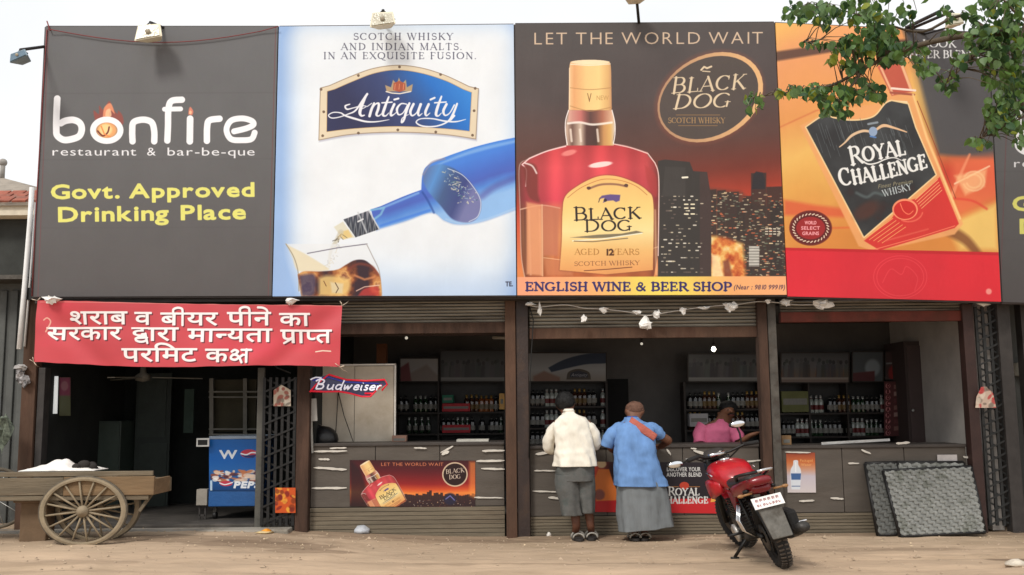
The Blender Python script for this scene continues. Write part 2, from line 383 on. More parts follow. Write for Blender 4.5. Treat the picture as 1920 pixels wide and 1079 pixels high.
# ---------------------------------------------------------------- the artworks, drawn in the wall's own picture units
Zf = lambda s, ox=0, oy=0: (lambda P: [(ox+x/s, oy+y/s) for x, y in P])
def art_fire(A, dx=0, dy=0):
    def G(X, Y): return lerpc((Y-50)/510, [(0, (104,104,106)), (.45, (100,99,100)), (1, (90,86,86))])  # backdrop darkens downward: the light's fall-off is put into the print colour
    A.fill(G)
    for x0, x1 in ((91, 71), (517, 503)): A.line([(x0+dx,48+dy),(x1+dx,558+dy)], 1.8, (112,76,78), .8)
    for y in (176, 300, 428): A.line([(60+dx,y+dy),(520+dx,y-2+dy)], 2.4, (86,82,84), .25, 2)
    z0 = Zf(3.372); z = lambda P: [(x+dx, y+dy) for x, y in z0(P)]
    W = (246,246,250)
    A.line(z(smooth([(362,625),(357,730),(356,820),(362,858),(400,885),(450,882),(500,862),(517,820),(505,780),(465,760),(415,765),(385,780)])), 12.5, W)
    # flames
    A.poly(z(smooth([(600,760),(592,700),(625,722),(628,670),(655,695),(690,640),(715,690),(742,720),(748,700),(775,735),(775,790),(700,800)])), (150,78,70), .9, 2)
    A.poly(z(smooth([(650,740),(660,680),(700,655),(725,720),(700,700),(690,735),(720,760),(680,770)])), (235,150,110), .9, 1.5)
    A.poly(z(smooth([(665,735),(672,700),(695,690),(705,730),(690,745)])), (250,205,160), .8, 1.2)
    E_ = z([(675+87*math.cos(t*math.pi/16), 825+68*math.sin(t*math.pi/16)) for t in range(33)])
    A.ell(675/3.372+dx, 825/3.372+dy, 20, 16, (235,170,110), soft=.5)
    A.ell(668/3.372+dx, 822/3.372+dy, 12, 11, (250,215,150), soft=.5)
    A.line(z(smooth([(618,830),(650,860),(680,840),(690,805)])), 3, (120,60,50)); A.line(z([(640,800),(660,850),(700,870)]), 2.4, (240,140,80))
    A.line(E_, 11, W)
    A.line(z(smooth([(838,895),(836,830),(845,775),(905,758),(958,775),(975,830),(975,895)])), 12, W)
    A.line(z(smooth([(1058,890),(1062,800),(1065,690),(1085,640),(1150,632)])), 12, W); A.line(z([(1040,692),(1142,690)]), 9, W)
    A.line(z([(1200,895),(1202,752)]), 12.5, W)
    A.poly(z(smooth([(1190,725),(1195,690),(1205,678),(1222,705),(1215,730)])), (215,130,110), 1, 1.5); A.ell(1204/3.372+dx, 712/3.372+dy, 2.5, 3.5, (250,190,150))
    A.line(z(smooth([(1308,892),(1310,800),(1325,762),(1388,752)])), 12, W)
    A.line(z(smooth([(1610,840),(1590,880),(1530,888),(1460,880),(1432,822),(1460,765),(1530,750),(1590,765),(1602,790),(1560,812),(1480,832)])), 11, W)
    for t, x0, x1 in (('restaurant', 96, 258), ('&', 275, 294), ('bar·be·que', 312, 480)):
        A.text(t.replace('·', '-'), x0+dx, 292+dy, 16, x1-x0, (236,236,240), bold=.0)
    Y = (230,226,122)
    A.text('Govt. Approved', 94+dx, 373+dy, 27, 386, Y, bold=.05, ang=-.7)
    A.text('Drinking Place', 106+dx, 416+dy, 28, 358, Y, bold=.05, ang=-.9)
def label_antiquity(A):
    outer = [(598,264),(600,162)]+arc(747,255,178,132,213,327,18)[0:]+[(893,162),(894,262)]+[(845,254),(800,250),(745,248),(690,250),(645,256)]
    outer = [(597,264),(600,165)]+smooth([(618,160),(660,142),(700,128),(745,122),(790,127),(835,141),(880,162)])+[(898,166),(893,262)]+smooth([(893,262),(830,253),(745,249),(660,253),(597,264)])
    A.poly([(x+1, y+3) for x, y in outer], (170,170,190), .6, 3)
    A.poly(outer, (166,146,126), 1); A.poly(outer, (232,216,188), 1, None, -1.6)
    inner = [(613,247),(614,172)]+smooth([(628,168),(665,152),(703,138),(745,132),(790,138),(835,152),(868,168)])+[(884,174),(880,246)]+smooth([(880,246),(830,241),(745,237),(665,241),(613,247)])
    A.poly(inner, (196,160,110), 1, None, 1)
    A.poly(inner, lambda X, Y: lerpc((X-690)/190-(Y-190)/260, [(-.2, (48,50,88)), (.3, (58,72,122)), (.75, (38,116,205)), (1.2, (62,150,235))]))
    for x, y in ((602,168),(607,210),(605,255),(672,142),(749,126),(826,140),(891,166),(889,208),(886,254),(672,250),(746,244),(817,248)): A.ell(x, y, 2.6, 2.6, (120,98,80))
    # crest
    A.poly([(725,172),(722,160),(733,164),(737,150),(744,158),(748,146),(753,158),(761,150),(763,164),(774,158),(772,172)], (190,160,120), .95, 1.5)
    A.poly([(737,169),(738,156),(749,152),(760,157),(760,169),(749,173)], (176,88,62), 1, 1.2); A.line([(724,172),(735,175),(750,176),(770,172)], 2.2, (240,230,215))
    for x in (741,749,757): A.line([(x,158),(x-1,168)], 1.2, (230,150,110))
    z = Zf(5.818, 570, 170); W = (246,246,252)
    def L(P, w): A.line(z(smooth(P)), w, W, 1, .9)
    L([(690,40),(640,110),(560,220),(480,258),(380,292),(300,300),(268,270),(320,240),(400,245),(450,275),(560,310),(680,340),(800,340),(930,318)], [4,4,3,2,2,2.2,2,2,3,4,3.4,2.4,1])
    L([(690,35),(650,110),(610,230),(625,275),(660,270)], [3,6,6,4,2]); L([(500,150),(450,170),(470,205),(540,190),(620,170),(680,175),(600,215)], [2,3.4,3,2,2,1.6,1.4])
    def stem(x, y0, y1, w=5): L([(x+30, y0), (x, (y0+y1)/2), (x-20, y1)], [w*.8, w, w])
    L([(690,175),(740,140)], 1.6); stem(735,140,280); L([(735,210),(780,150),(815,145),(810,200),(790,262),(815,278),(850,250)], [2,2.4,4.5,5,4.6,2.6,1.4])
    L([(925,70),(880,190),(860,262),(890,278),(925,245)], [3,5.4,5,2.6,1.4]); L([(850,135),(960,128)], 2.6)
    L([(985,150),(950,230),(950,272),(980,262),(1010,235)], [4.6,5,4.4,2,1.2]); L([(985,100),(1030,88)], 3.6)
    L([(1120,150),(1060,145),(1015,200),(1030,262),(1080,245),(1130,160)], [2,2.6,4.6,3,2,3]); L([(1150,140),(1115,230),(1090,320),(1065,348),(1075,300),(1140,262)], [4,5,4,3.6,1.8,1.2])
    L([(1195,148),(1160,230),(1180,275),(1230,240),(1270,150)], [4.6,5,3,2,4]); L([(1275,150),(1245,235),(1255,275),(1290,250)], [4.6,5,3,1.2])
    L([(1360,150),(1325,235),(1335,275),(1375,245)], [4.6,5,3,1.2]); L([(1380,100),(1425,80)], 3.6)
    L([(1500,65),(1455,190),(1440,262),(1465,278),(1500,245)], [3,5.4,5,2.6,1.2]); L([(1425,135),(1550,126)], 2.6)
    L([(1555,150),(1520,225),(1540,272),(1590,245),(1640,160)], [4.6,5,3,2,3])
    L([(1670,145),(1620,270),(1560,345),(1440,390),(1300,390),(1225,350),(1270,310),(1400,308),(1540,335),(1660,340),(1765,315)], [3.6,4.6,3,2.6,3,2.6,2,2.4,3,2.6,1])
    A.line(z([(1640,275),(1600,320)]), 3.6, W)
def art_pour(A):
    def G(X, Y):
        e = np.exp(-((X-518)/34)**2)*1.0+np.exp(-((Y-560)/60)**2)*.55+np.exp(-((X-975)/26)**2)*.45+np.exp(-((Y-40)/22)**2)*.35
        e = e+.12*fbm(X*.008, Y*.008, 5); return lerpc(np.clip(e, 0, 1), [(0, (243,247,251)), (.3, (222,235,250)), (1, (158,190,236))])
    A.fill(G)
    C = (84,84,104)
    A.text('SCOTCH WHISKY', 662, 75, 12.5, 190, C, serif=True, gap=.12); A.text('AND INDIAN MALTS.', 639, 94, 12.5, 230, C, serif=True, gap=.12); A.text('IN AN EXQUISITE FUSION.', 606, 111, 12.5, 290, C, serif=True, gap=.12)
    label_antiquity(A)
    z = Zf(3.269, 500, 240)
    body = z(smooth([(1560,52),(1400,85),(1250,125),(1080,185),(985,232),(955,290),(948,380)])+smooth([(948,380),(840,420),(700,480)])+[(640,500),(672,628)]+smooth([(690,620),(850,572),(1010,520),(1090,568),(1180,592),(1330,572),(1560,488)]))
    def B(X, Y):
        t = (Y-(240+(300-(X-500)*3.269*.28)/3.269*1))  # distance across the bottle
        u = ((Y-240)*3.269+(X-500)*3.269*.33-640)/260
        n = fbm(X*.03+Y*.012, Y*.03, 9)
        return lerpc(u*.55+.5+.06*(n-.5), [(0, (120,176,238)), (.18, (78,146,236)), (.42, (74,132,226)), (.62, (74,112,206)), (.74, (78,104,196)), (.84, (86,140,222)), (1, (150,194,245))])
    A.poly([(x, y+1.5) for x, y in body], (120,150,210), .5, 4); A.poly(body, B, 1, 1)
    A.line(z(smooth([(1560,75),(1300,135),(1100,205),(1010,250)])), [5,7,4,2], (150,195,245), .6, 4)
    A.line(z(smooth([(1540,300),(1400,360),(1320,420)])), 12, (84,72,150), .45, 8)
    A.line(z(smooth([(1555,480),(1350,560),(1200,585),(1100,560)])), 4, (170,205,245), .8, 2)
    sh = z(smooth([(960,290),(1000,240),(1080,225),(1180,270),(1270,360),(1315,450),(1300,540),(1240,580),(1140,560),(1060,470),(990,390),(960,330)]))
    A.poly(sh, lambda X, Y: lerpc((X-790)/110+(Y-330)/250, [(0, (96,112,158)), (.25, (92,150,214)), (.5, (72,96,140)), (.8, (64,72,130)), (1, (120,120,170))]), .92, 3)
    A.line(z(smooth([(1110,250),(1200,290),(1275,375),(1312,455),(1296,540),(1240,575)])), 1.6, (205,216,235), .9)
    A.line(z(smooth([(960,285),(1010,215),(1090,190)])), 4, (150,140,160), .6, 2)
    rs = np.random.RandomState(4)
    for i in range(90):
        t = rs.rand(); x = 1100+t*150+rs.randn()*28; y = 285+t*170+rs.randn()*22; x /= 3.269; y /= 3.269; x += 500; y += 240
        A.line([(x, y), (x+rs.randn()*3, y+rs.randn()*2)], .9+rs.rand()*1.2, [(196,196,176), (70,110,130), (150,176,200), (226,222,200)][i % 4], .75)
    A.line(z(smooth([(955,395),(990,450),(1025,520)])), 4, (36,70,150), .6, 2.5)
    A.line(z([(700,495),(930,400)]), 4, (140,190,245), .7, 3); A.line(z([(700,600),(1000,505)]), 5, (70,130,228), .8, 3); A.line(z([(640,505),(720,490),(700,530),(660,560)]), 4, (130,190,225), .8, 2)
    cap = z([(470,562),(625,508),(690,622),(545,672)])
    A.poly(cap, lambda X, Y: lerpc((Y-395)/50+.3*np.sin(X*.7), [(0, (140,140,150)), (.3, (50,54,66)), (.6, (78,84,96)), (.8, (130,134,140)), (1, (60,62,72))]), 1, 1.2)
    A.line(z([(628,510),(688,618)]), 2.6, (200,205,212)); A.line(z([(560,520),(612,640)]), 3, (200,204,210), .8, 2); A.line(z([(560,575),(590,560)]), 3, (220,222,226))
    tip = z([(412,608),(468,575),(540,672),(468,685)]); A.poly(tip, (226,222,200), .9, 2); A.poly(z([(440,640),(500,625),(525,668),(470,684)]), (232,202,130), .9, 3)
    A.line(z(smooth([(455,640),(430,690),(400,740),(385,800),(380,870)])), [10,8,7,5,4], (206,200,180), .8, 3)
    for i in range(40):
        t = rs.rand(); x = 455-t*80+rs.randn()*12; y = 645+t*220; A.line(z([(x, y), (x+rs.randn()*14, y+rs.rand()*26)]), 1.5, [(120,112,92), (240,236,220), (190,160,100), (90,84,74)][i % 4], .75)
    glass = z(smooth([(120,712),(160,790),(190,880),(196,990),(215,1030)])+[(690,1030),(706,1020)]+smooth([(700,950),(670,850),(640,780),(612,712)]))
    A.poly(glass, (236,240,244), .75, 2)
    A.poly(z(smooth([(120,712),(150,730),(230,770),(330,830),(380,870),(290,880),(190,875),(160,800)])), (232,218,182), .8, 3)
    A.line(z([(250,770),(440,735),(615,712)]), 2, (120,116,130), .9); A.line(z(smooth([(118,712),(165,790),(192,880),(198,1000)])), 2, (170,160,140))
    A.line(z(smooth([(612,712),(650,790),(690,880),(706,1020)])), 1.8, (180,176,176))
    liq = z(smooth([(190,900),(230,880),(330,880),(430,870),(485,840),(540,812),(600,812),(650,850),(690,900),(702,960),(706,1032)])+[(212,1032)])
    def LQ(X, Y):
        n = fbm(X*.05, Y*.05, 21); return lerpc(n+.25*np.sin(X*.09)-.1, [(.1, (58,38,48)), (.3, (110,58,40)), (.5, (186,116,66)), (.65, (226,170,104)), (.8, (120,60,46)), (1, (246,214,160))])
    A.poly(liq, LQ, 1, 2)
    A.poly(z(smooth([(200,905),(290,900),(300,980),(280,1030),(215,1030)])), (66,62,96), .8, 6)
    A.poly(z(smooth([(320,920),(380,905),(500,925),(505,1000),(440,1032),(320,1030)])), (240,204,128), .85, 8); A.poly(z([(390,945),(470,955),(465,1015),(400,1012)]), (226,212,176), .8, 4)
    A.line(z([(420,950),(440,985),(425,1012)]), 1.6, (90,66,50)); A.line(z([(350,940),(365,970)]), 1.6, (120,80,50)); A.poly(z(smooth([(560,1030),(600,985),(680,975),(690,1030)])), (196,60,56), .8, 4)
    A.line(z(smooth([(500,870),(560,835),(640,850),(680,900)])), 5, (126,60,48), .8, 4); A.line(z([(540,905),(600,930),(660,915)]), 4, (216,140,90), .8, 3); A.line(z([(550,1000),(600,975),(690,965)]), 2, (240,200,180), .8)
    A.text('TE.', 948, 537, 9, 14, (60,60,80), bold=.05)
def bottle_dog(A):
    z1 = Zf(3.692, 960, 20); z2 = Zf(3.692, 960, 290)
    cream = lambda X, Y: lerpc((X-1067)/80, [(0, (240,200,150)), (.12, (232,170,116)), (.4, (246,206,140)), (.7, (250,216,146)), (.92, (226,178,116)), (1, (200,150,110))])
    neck = z1([(392,690),(378,760),(372,830),(382,905),(375,935)])+z1([(705,935),(700,905),(712,820),(706,740),(690,690)])
    sh = z1(smooth([(378,935),(260,968),(150,1010),(95,1040)]))+z2(smooth([(75,50),(52,110),(60,400),(68,700),(92,850)]))+z2([(980,850)])+z2(smooth([(1010,700),(1015,350),(1012,120),(985,55),(940,10)]))+z1(smooth([(940,985),(800,940),(705,925)]))
    def GL(X, Y):
        t = (Y-270)/250; base = lerpc(t, [(0, (206,70,74)), (.18, (232,84,92)), (.42, (222,74,90)), (.5, (214,122,88)), (.7, (222,146,92)), (1, (196,104,60))])
        e = np.clip(np.abs(X-1105)/132, 0, 1)**5; return base*(.94+.1*np.sin(X*.11)[..., None]*np.sin(X*.037+1)[..., None])*(1-e[..., None]*.75)+np.array((84,50,42))*e[..., None]*.75
    A.poly([(x-1, y) for x, y in sh], (196,176,166), .7, 2, 1); A.poly(sh, GL, 1, 1)
    A.poly(neck, lambda X, Y: lerpc((X-1062)/90, [(0, (210,180,160)), (.12, (120,90,80)), (.3, (214,190,170)), (.42, (90,62,58)), (.62, (80,58,52)), (.78, (206,150,96)), (.92, (226,180,110)), (1, (220,200,180))]), 1, 1)
    A.poly(z1([(395,690),(388,770),(540,785),(700,770),(692,690)]), lambda X, Y: lerpc((X-1062)/90, [(0, (236,190,170)), (.3, (200,110,104)), (.5, (100,70,66)), (.75, (176,110,90)), (1, (240,200,170))]), .9, 2)
    A.line(z1(smooth([(388,782),(470,775),(560,790),(690,776)])), 4, (250,240,230), .9, 2)
    A.line(z1(smooth([(392,690),(372,760),(370,840),(382,930)])), 1.8, (250,240,236)); A.line(z1(smooth([(692,690),(712,780),(712,860),(702,920)])), 1.8, (250,240,236))
    for x in (405,470,590): A.line(z1([(x,825),(x+8,905)]), 4, (244,228,214), .8, 2)
    cap = z1(smooth([(392,690),(395,520),(400,375),(430,350),(545,342),(650,350),(682,375),(688,520),(690,690)])); A.poly(cap, cream, 1, 1)
    A.line(z1(smooth([(405,372),(540,380),(680,370)])), 1.6, (255,246,226), .8); A.ell(1107, 117, 36, 4.5, (255,240,210), a=.7)
    A.line(z1(smooth([(400,535),(540,548),(688,535)])), 1.6, (190,140,90), .8); A.line(z1(smooth([(398,660),(500,690),(560,695),(690,670)])), 2, (190,140,90), .7)
    A.text('V', 1101, 192, 18, 9, (130,86,50)); A.text('NEW', 1118, 188, 9, 24, (196,150,90)); A.line(z1([(398,400),(398,680)]), 2, (255,226,190), .8)
    # glassy streaks
    for x, w, c, a in ((985,5,(90,52,44),.55),(992,3,(250,214,190),.6),(1012,4,(250,190,150),.45),(1228,4,(250,206,170),.5),(1221,5,(130,66,50),.5),(1040,7,(170,84,60),.35)): A.line([(x,395),(x+1,440),(x+3,515)], w, c, a, 3)
    A.line(z2(smooth([(60,380),(200,352),(330,372)])), 2, (250,210,180), .8, 2)
    # shoulder highlights
    A.line(z1(smooth([(372,940),(240,975),(120,1025)]))+z2(smooth([(70,70),(100,110),(95,220)])), 2.4, (250,214,214), .9)
    A.line(z1(smooth([(705,925),(820,950),(940,990)]))+z2(smooth([(990,60),(1015,150),(1016,400),(1012,700)])), 2, (250,216,210), .9)
    A.poly(z2(smooth([(75,90),(130,60),(175,100),(180,260),(190,330),(120,300),(90,200)])), (120,56,50), .8, 5); A.line(z2(smooth([(90,60),(140,80),(170,130)])), 3, (250,240,236), .8, 2)
    A.ell(1126, 309, 22, 5, (255,236,230), rot=-8, a=.9, soft=.4); A.ell(1067, 287, 14, 5, (250,160,150), rot=-14, a=.7, soft=.6)
    A.poly(z2(smooth([(920,75),(960,100),(1000,160),(1000,290),(960,250),(930,160)])), (180,66,66), .7, 4)
    A.poly(z2([(100,330),(205,350),(210,840),(100,830)]), (232,160,116), .85, 5); A.poly(z2([(205,350),(330,370),(320,700),(215,700)]), (196,120,92), .8, 6)
    A.poly(z2([(220,720),(420,740),(420,840),(240,840)]), (206,130,90), .7, 6); A.line(z2([(208,350),(212,840)]), 2.4, (246,200,160), .7, 2); A.line(z2(smooth([(220,715),(500,740),(800,700),(1010,640)])), 1.6, (250,210,170), .6)
    lab = z2(smooth([(330,800),(345,600),(350,400),(370,290),(460,215),(570,160),(660,145),(760,160),(870,205),(940,255),(975,310),(980,500),(975,800)])+[(650,830)])
    A.poly(lab, (150,86,60), .5, 3, 2)
    A.poly(lab, lambda X, Y: lerpc((Y-335)/180, [(0, (242,194,120)), (.3, (246,210,132)), (.55, (250,226,160)), (.75, (240,190,120)), (1, (232,160,98))]), 1, 1)
    A.line(z2(smooth([(385,300),(470,235),(580,185),(660,170),(760,182),(860,220),(935,280)])), 1.4, (196,120,70), .8)
    A.line(z2(smooth([(530,238),(600,212),(660,205),(730,208),(795,222)])), 4, (150,106,84), .9, 1.5); A.ell(1104, 353, 4, 3, (100,70,60)); A.ell(1174, 348, 4, 3, (100,70,60))
    A.poly(z2([(600,310),(622,285),(680,276),(750,280),(745,320),(720,330),(700,318),(660,322),(630,335),(640,300)]), (104,84,140), 1, 1.5); A.line(z2([(610,300),(600,330)]), 1.5, (60,50,60)); A.ell(1135, 376, 3, 3, (60,50,60))
    K = (46,40,40)
    A.text('BLACK', 1074, 414, 21, 128, K, serif=True, ang=-2, big=1.18, bold=.03); A.text('DOG', 1094, 435, 20, 92, K, serif=True, ang=-1.5, big=1.1, bold=.03)
    A.poly(z2([(400,575),(600,555),(760,548),(860,528),(910,540),(700,575),(560,580)]), (120,112,92), .9, 1); A.line(z2([(420,598),(620,586),(900,545)]), 2, (250,246,220)); A.line(z2([(430,600),(560,604),(700,590),(800,580)]), 2, (140,120,90))
    A.text('AGED 12 YEARS', 1077, 478, 11, 122, (176,120,62), serif=True); A.text('12', 1134, 479, 12, 18, (90,56,36), bold=.06); A.text('SCOTCH WHISKY', 1076, 499, 8, 124, (140,88,60), serif=True, ang=-1)
    A.line(z2([(500,805),(660,795),(830,780)]), 1.6, (120,70,50))
def art_dog(A, strip=True):
    def G(X, Y):
        t = (Y-40)/480+np.clip((X-1180)/500, -.1, 1)*.12
        b = lerpc(t, [(0, (84,79,78)), (.3, (84,73,72)), (.5, (96,66,60)), (.62, (120,56,46)), (.72, (178,66,48)), (.8, (208,88,58)), (.9, (224,120,74)), (1, (226,140,80))])
        return b*(1+(fbm(X*.012, Y*.02, 3)-.47)[..., None]*.12)
    A.fill(G)
    rs = np.random.RandomState(11); z2 = Zf(3.692, 960, 290)
    A.text('LET THE WORLD WAIT', 999, 84, 24, 436, (212,186,160), bold=-.012, gap=.06, ang=-.2)
    A.poly(z2([(1355,235),(1580,260),(1660,330),(1900,380),(1900,860),(1000,860)]), (84,64,56), .75, 12)
    for x, w, y in ((1355,60,245),(1420,60,250),(1480,90,262),(1560,50,330),(1600,60,290),(1655,105,130),(1760,110,225),(1790,110,330)):
        A.poly(z2([(x,y),(x+w,y-4),(x+w,860),(x,860)]), (58,50,48), .85, 2)
    A.poly(z2([(1672,140),(1690,118),(1735,125),(1752,170),(1752,240),(1660,240)]), (52,48,52), 1, 2)
    for i in range(560):
        x = 1355+rs.rand()*545; y = 260+rs.rand()*580
        c = [(206,196,170), (240,214,170), (120,130,110), (90,100,84), (226,120,80), (60,60,56)][rs.randint(6)]
        A.line(z2([(x, y), (x+3+rs.rand()*18, y)]), 1.1+rs.rand()*1.2, c, .55+.4*rs.rand())
    A.poly(z2([(1370,560),(1480,575),(1600,620),(1620,860),(1370,860)]), lambda X, Y: lerpc(fbm(X*.06, Y*.06, 8), [(.25, (176,66,40)), (.45, (226,130,66)), (.6, (250,196,110)), (.75, (250,226,170))]), .95, 8)
    A.poly(z2([(1380,690),(1430,700),(1470,860),(1385,860)]), (252,232,180), .8, 5); A.poly(z2([(1460,740),(1500,720),(1530,860),(1470,860)]), (120,56,46), .8, 5)
    A.poly(z2([(1640,635),(1712,635),(1712,775),(1640,775)]), (206,204,196), .9, 1.5)
    for y in range(650, 775, 20): A.line(z2([(1642,y),(1712,y)]), 1.1, (90,84,80))
    for r_ in range(3):
        for q in range(4): A.line(z2([(1755+q*28, 515+r_*18), (1770+q*28, 515+r_*18)]), 2, (220,210,190))
    A.poly(z2([(1010,45),(1060,35),(1230,52),(1255,115),(1350,122),(1378,300),(1378,860),(1010,860)]), (62,58,56), 1, 1.5)
    A.poly(z2([(1300,125),(1350,122),(1378,300),(1378,860),(1300,860)]), (74,60,58), .9, 2); A.poly(z2([(1060,85),(1200,90),(1200,290),(1040,290)]), (72,68,66), .7, 3)
    for i in range(120):
        x = 1035+rs.randint(0, 17)*17; y = 290+rs.randint(0, 22)*25
        if rs.rand() < .8: A.line(z2([(x, y), (x+5+rs.rand()*14, y)]), 1.4+rs.rand()*1.4, [(226,214,186), (150,140,124), (244,238,222), (110,96,90)][rs.randint(4)], .85)
    for y in (345,372,412):
        for x in (1195,1240): A.line(z2([(x,y),(x+22,y)]), 2.6, (240,230,200))
    A.line(z2([(1180,160),(1215,158)]), 3.4, (246,240,220))
    bottle_dog(A)
    # round badge
    z1 = Zf(3.692, 960, 20)
    P = [(1330.5+math.cos(t)*103*.98*math.cos(math.radians(-28))-math.sin(t)*75*math.sin(math.radians(-28)), 183+math.cos(t)*103*.98*math.sin(math.radians(-28))+math.sin(t)*75*math.cos(math.radians(-28))) for t in [2*math.pi*i/40 for i in range(41)]]
    A.poly(P[:-1], (150,84,66), .6, 14, 5); A.poly(P[:-1], (84,76,72), .95, 2)
    for i in range(40):
        t = (math.cos(2*math.pi*(i/40)-.3)+1)/2; A.line(P[i:i+2], 4+5*t, tuple(np.array((214,166,130))*(.85+.1*t)+np.array((30,26,6))*t))
    C = (226,204,172)
    A.text('BLACK', 1256, 176, 27, 142, C, serif=True, ang=-4, shear=.22, big=1.1); A.text('DOG', 1259, 205, 27, 110, C, serif=True, ang=-2, shear=.3)
    A.line(z1([(1310,412),(1330,390),(1350,400),(1380,388)]), 3.4, C); A.line(z1([(1320,420),(1370,424)]), 2, C)
    A.text('SCOTCH WHISKY', 1252, 231, 10, 108, (176,140,96), serif=True); A.line([(1268,216),(1350,216)], 1.2, (150,116,80)); A.line([(1272,236),(1345,236)], 1.2, (150,116,80))
    if strip:
        A.poly([(960,520),(1500,518),(1500,570),(960,570)], lambda X, Y: lerpc((X-970)/506, [(0, (246,166,130)), (.3, (246,180,116)), (.45, (244,218,104)), (.62, (242,214,100)), (.8, (246,178,116)), (1, (248,176,126))]), 1, 1.5)
        A.text('ENGLISH WINE & BEER SHOP', 984, 545.5, 15.5, 388, (52,46,104), serif=True, bold=.1)
        A.text('(Near : 9810 99919)', 1375, 543, 9, 97, (90,62,80), bold=.02, shear=.2)
def art_royal(A):
    def G(X, Y):
        n = fbm(X*.01+3, Y*.008, 14)
        warm = lerpc((Y-40)/430+.25*(n-.5)+(X-1480)/900, [(0, (240,188,104)), (.2, (238,162,108)), (.42, (232,158,92)), (.6, (240,190,106)), (.8, (232,170,88)), (1, (218,140,68))])
        d = np.clip((X-1690-(Y-60)*.22)/40, 0, 1)*np.clip((300-Y)/60+.2, 0, 1); dk = np.array((84,80,82))
        g = warm*(1-d[..., None])+dk*d[..., None]
        r = np.exp(-((Y-330)/38)**2)*np.clip((X-1700)/60, 0, 1)*.9; g = g*(1-r[..., None])+np.array((200,60,48))*r[..., None]
        return g
    A.fill(G)
    A.poly([(1450,98),(1560,82),(1700,74),(1700,58),(1850,58),(1850,110),(1700,104),(1560,98),(1450,116)], (92,66,58), .9, 5)
    A.poly([(1690,50),(1880,50),(1880,300),(1760,290),(1740,210),(1712,100)], (82,80,82), .97, 10)
    A.line([(1460,240),(1530,208),(1600,190)], 2.5, (214,110,70), .7, 3)
    A.poly([(1470,375),(1530,385),(1590,392),(1590,408),(1470,404)], (218,84,60), .7, 8); A.line([(1560,428),(1594,427)], 4, (224,110,60), .8, 3)
    rs = np.random.RandomState(5)
    A.poly([(1775,420),(1870,380),(1872,470),(1800,470)], (240,206,120), .85, 16); A.poly([(1785,300),(1870,290),(1872,370),(1790,410)], (230,110,74), .8, 18)
    A.line(smooth([(1818,290),(1800,330),(1780,380)]), [4,6,8], (240,150,110), .8, 3); A.line(smooth([(1775,430),(1810,450),(1835,478)]), [22,18,14], (122,70,42), .8, 8)
    for r_ in (14, 20): A.line(arc(1826, 340, r_, r_*.9, -150, 160), 3, (250,214,170), .7, 3)
    A.line([(1790,345),(1855,312)], 3, (248,216,180), .8, 2); A.poly([(1790,330),(1850,318),(1846,350),(1810,366)], (248,196,140), .7, 7); A.line(smooth([(1770,372),(1820,376),(1850,392)]), 4, (222,70,56), .8, 4)
    # bottle body
    body = [(1500,236),(1560,206),(1640,196),(1668,150),(1650,128),(1690,120),(1712,180),(1770,330),(1806,420),(1790,440),(1640,472),(1610,462)]
    A.poly(body, (240,170,110), .9, 3); A.poly([(1645,125),(1692,118),(1712,172),(1672,180)], (196,92,72), 1, 3); A.line([(1652,128),(1674,176)], 4, (244,190,150), .9, 2); A.line([(1690,120),(1708,168)], 5, (248,196,150), .9, 2)
    A.line([(1672,166),(1716,170)], 4, (250,226,210)); A.line([(1670,174),(1714,178)], 4, (170,90,70)); A.line([(1668,190),(1700,192)], 4, (250,230,190), .9)
    A.line([(1712,178),(1738,260),(1775,350),(1800,410)], 4, (250,206,140), .9, 2); A.line([(1720,190),(1760,290),(1792,372)], 1.6, (150,66,44), .9)
    lab = [(1512,239)]+smooth([(1512,239),(1548,216),(1562,222),(1600,227),(1638,220),(1660,196),(1672,190)])+[(1702,196),(1716,240),(1754,328),(1620,444)]
    A.poly(lab, (246,214,160), 1, 1.5, 2.6); A.poly(lab, lambda X, Y: lerpc(fbm(X*.02, Y*.02, 31)+(Y-300)/700, [(.2, (72,74,76)), (.7, (52,52,54)), (1, (74,40,36))]), 1, 1)
    for i in range(46):
        x = 1530+rs.rand()*170; y = 220+rs.rand()*60; L = 14+rs.rand()*34
        if y > 222+(x-1530)*-.05: A.line([(x, y), (x+L*.34, y+L)], .9, (112,120,124), .6)
    A.line(smooth([(1574,276),(1584,268),(1598,254),(1618,246),(1636,248)]), [2,3,5,5,4], (230,196,160)); A.line(smooth([(1640,246),(1656,236),(1676,240),(1700,248)]), [4,6,4,2], (232,190,150))
    A.ell(1637, 247, 8, 9, (150,170,200)); A.line([(1628,233),(1645,230)], 4, (140,150,160)); A.line([(1632,256),(1642,258)], 3, (90,130,190))
    W = (240,240,238)
    def bow(k): return lambda u, v: (u, v+k*math.sin(0)+0)
    A.text('ROYAL', 1594, 311, 27, 108, W, serif=True, ang=-11, big=1.25, bold=.05, warp=lambda u, v: (u, v+(u/108)*(1-u/108)*9))
    A.text('CHALLENGE', 1576, 351, 26, 168, W, serif=True, ang=-12, big=1.25, bold=.06, warp=lambda u, v: (u, v-(u/168)*(1-u/168)*14+2))
    A.line(smooth([(1613,300),(1628,308),(1644,306),(1660,299),(1676,296),(1690,301)]), [3,3,2.4,2.4,2,1.4], W)
    A.text('Finest Premium', 1646, 354, 8, 66, (168,160,128), ang=-9, shear=.3); A.text('WHISKY', 1656, 369, 12, 56, (196,206,210), serif=True, ang=-14)
    A.line(smooth([(1606,362),(1625,370),(1640,362),(1655,366)]), 5, (104,120,122), .6, 4); A.ell(1625, 395, 26, 14, (104,56,44), rot=-30, a=.5, soft=.8)
    # red wax band
    A.poly([(1762,332),(1798,420),(1790,428),(1650,470),(1620,452),(1672,410),(1690,380),(1720,372)], (214,58,54), 1, 2)
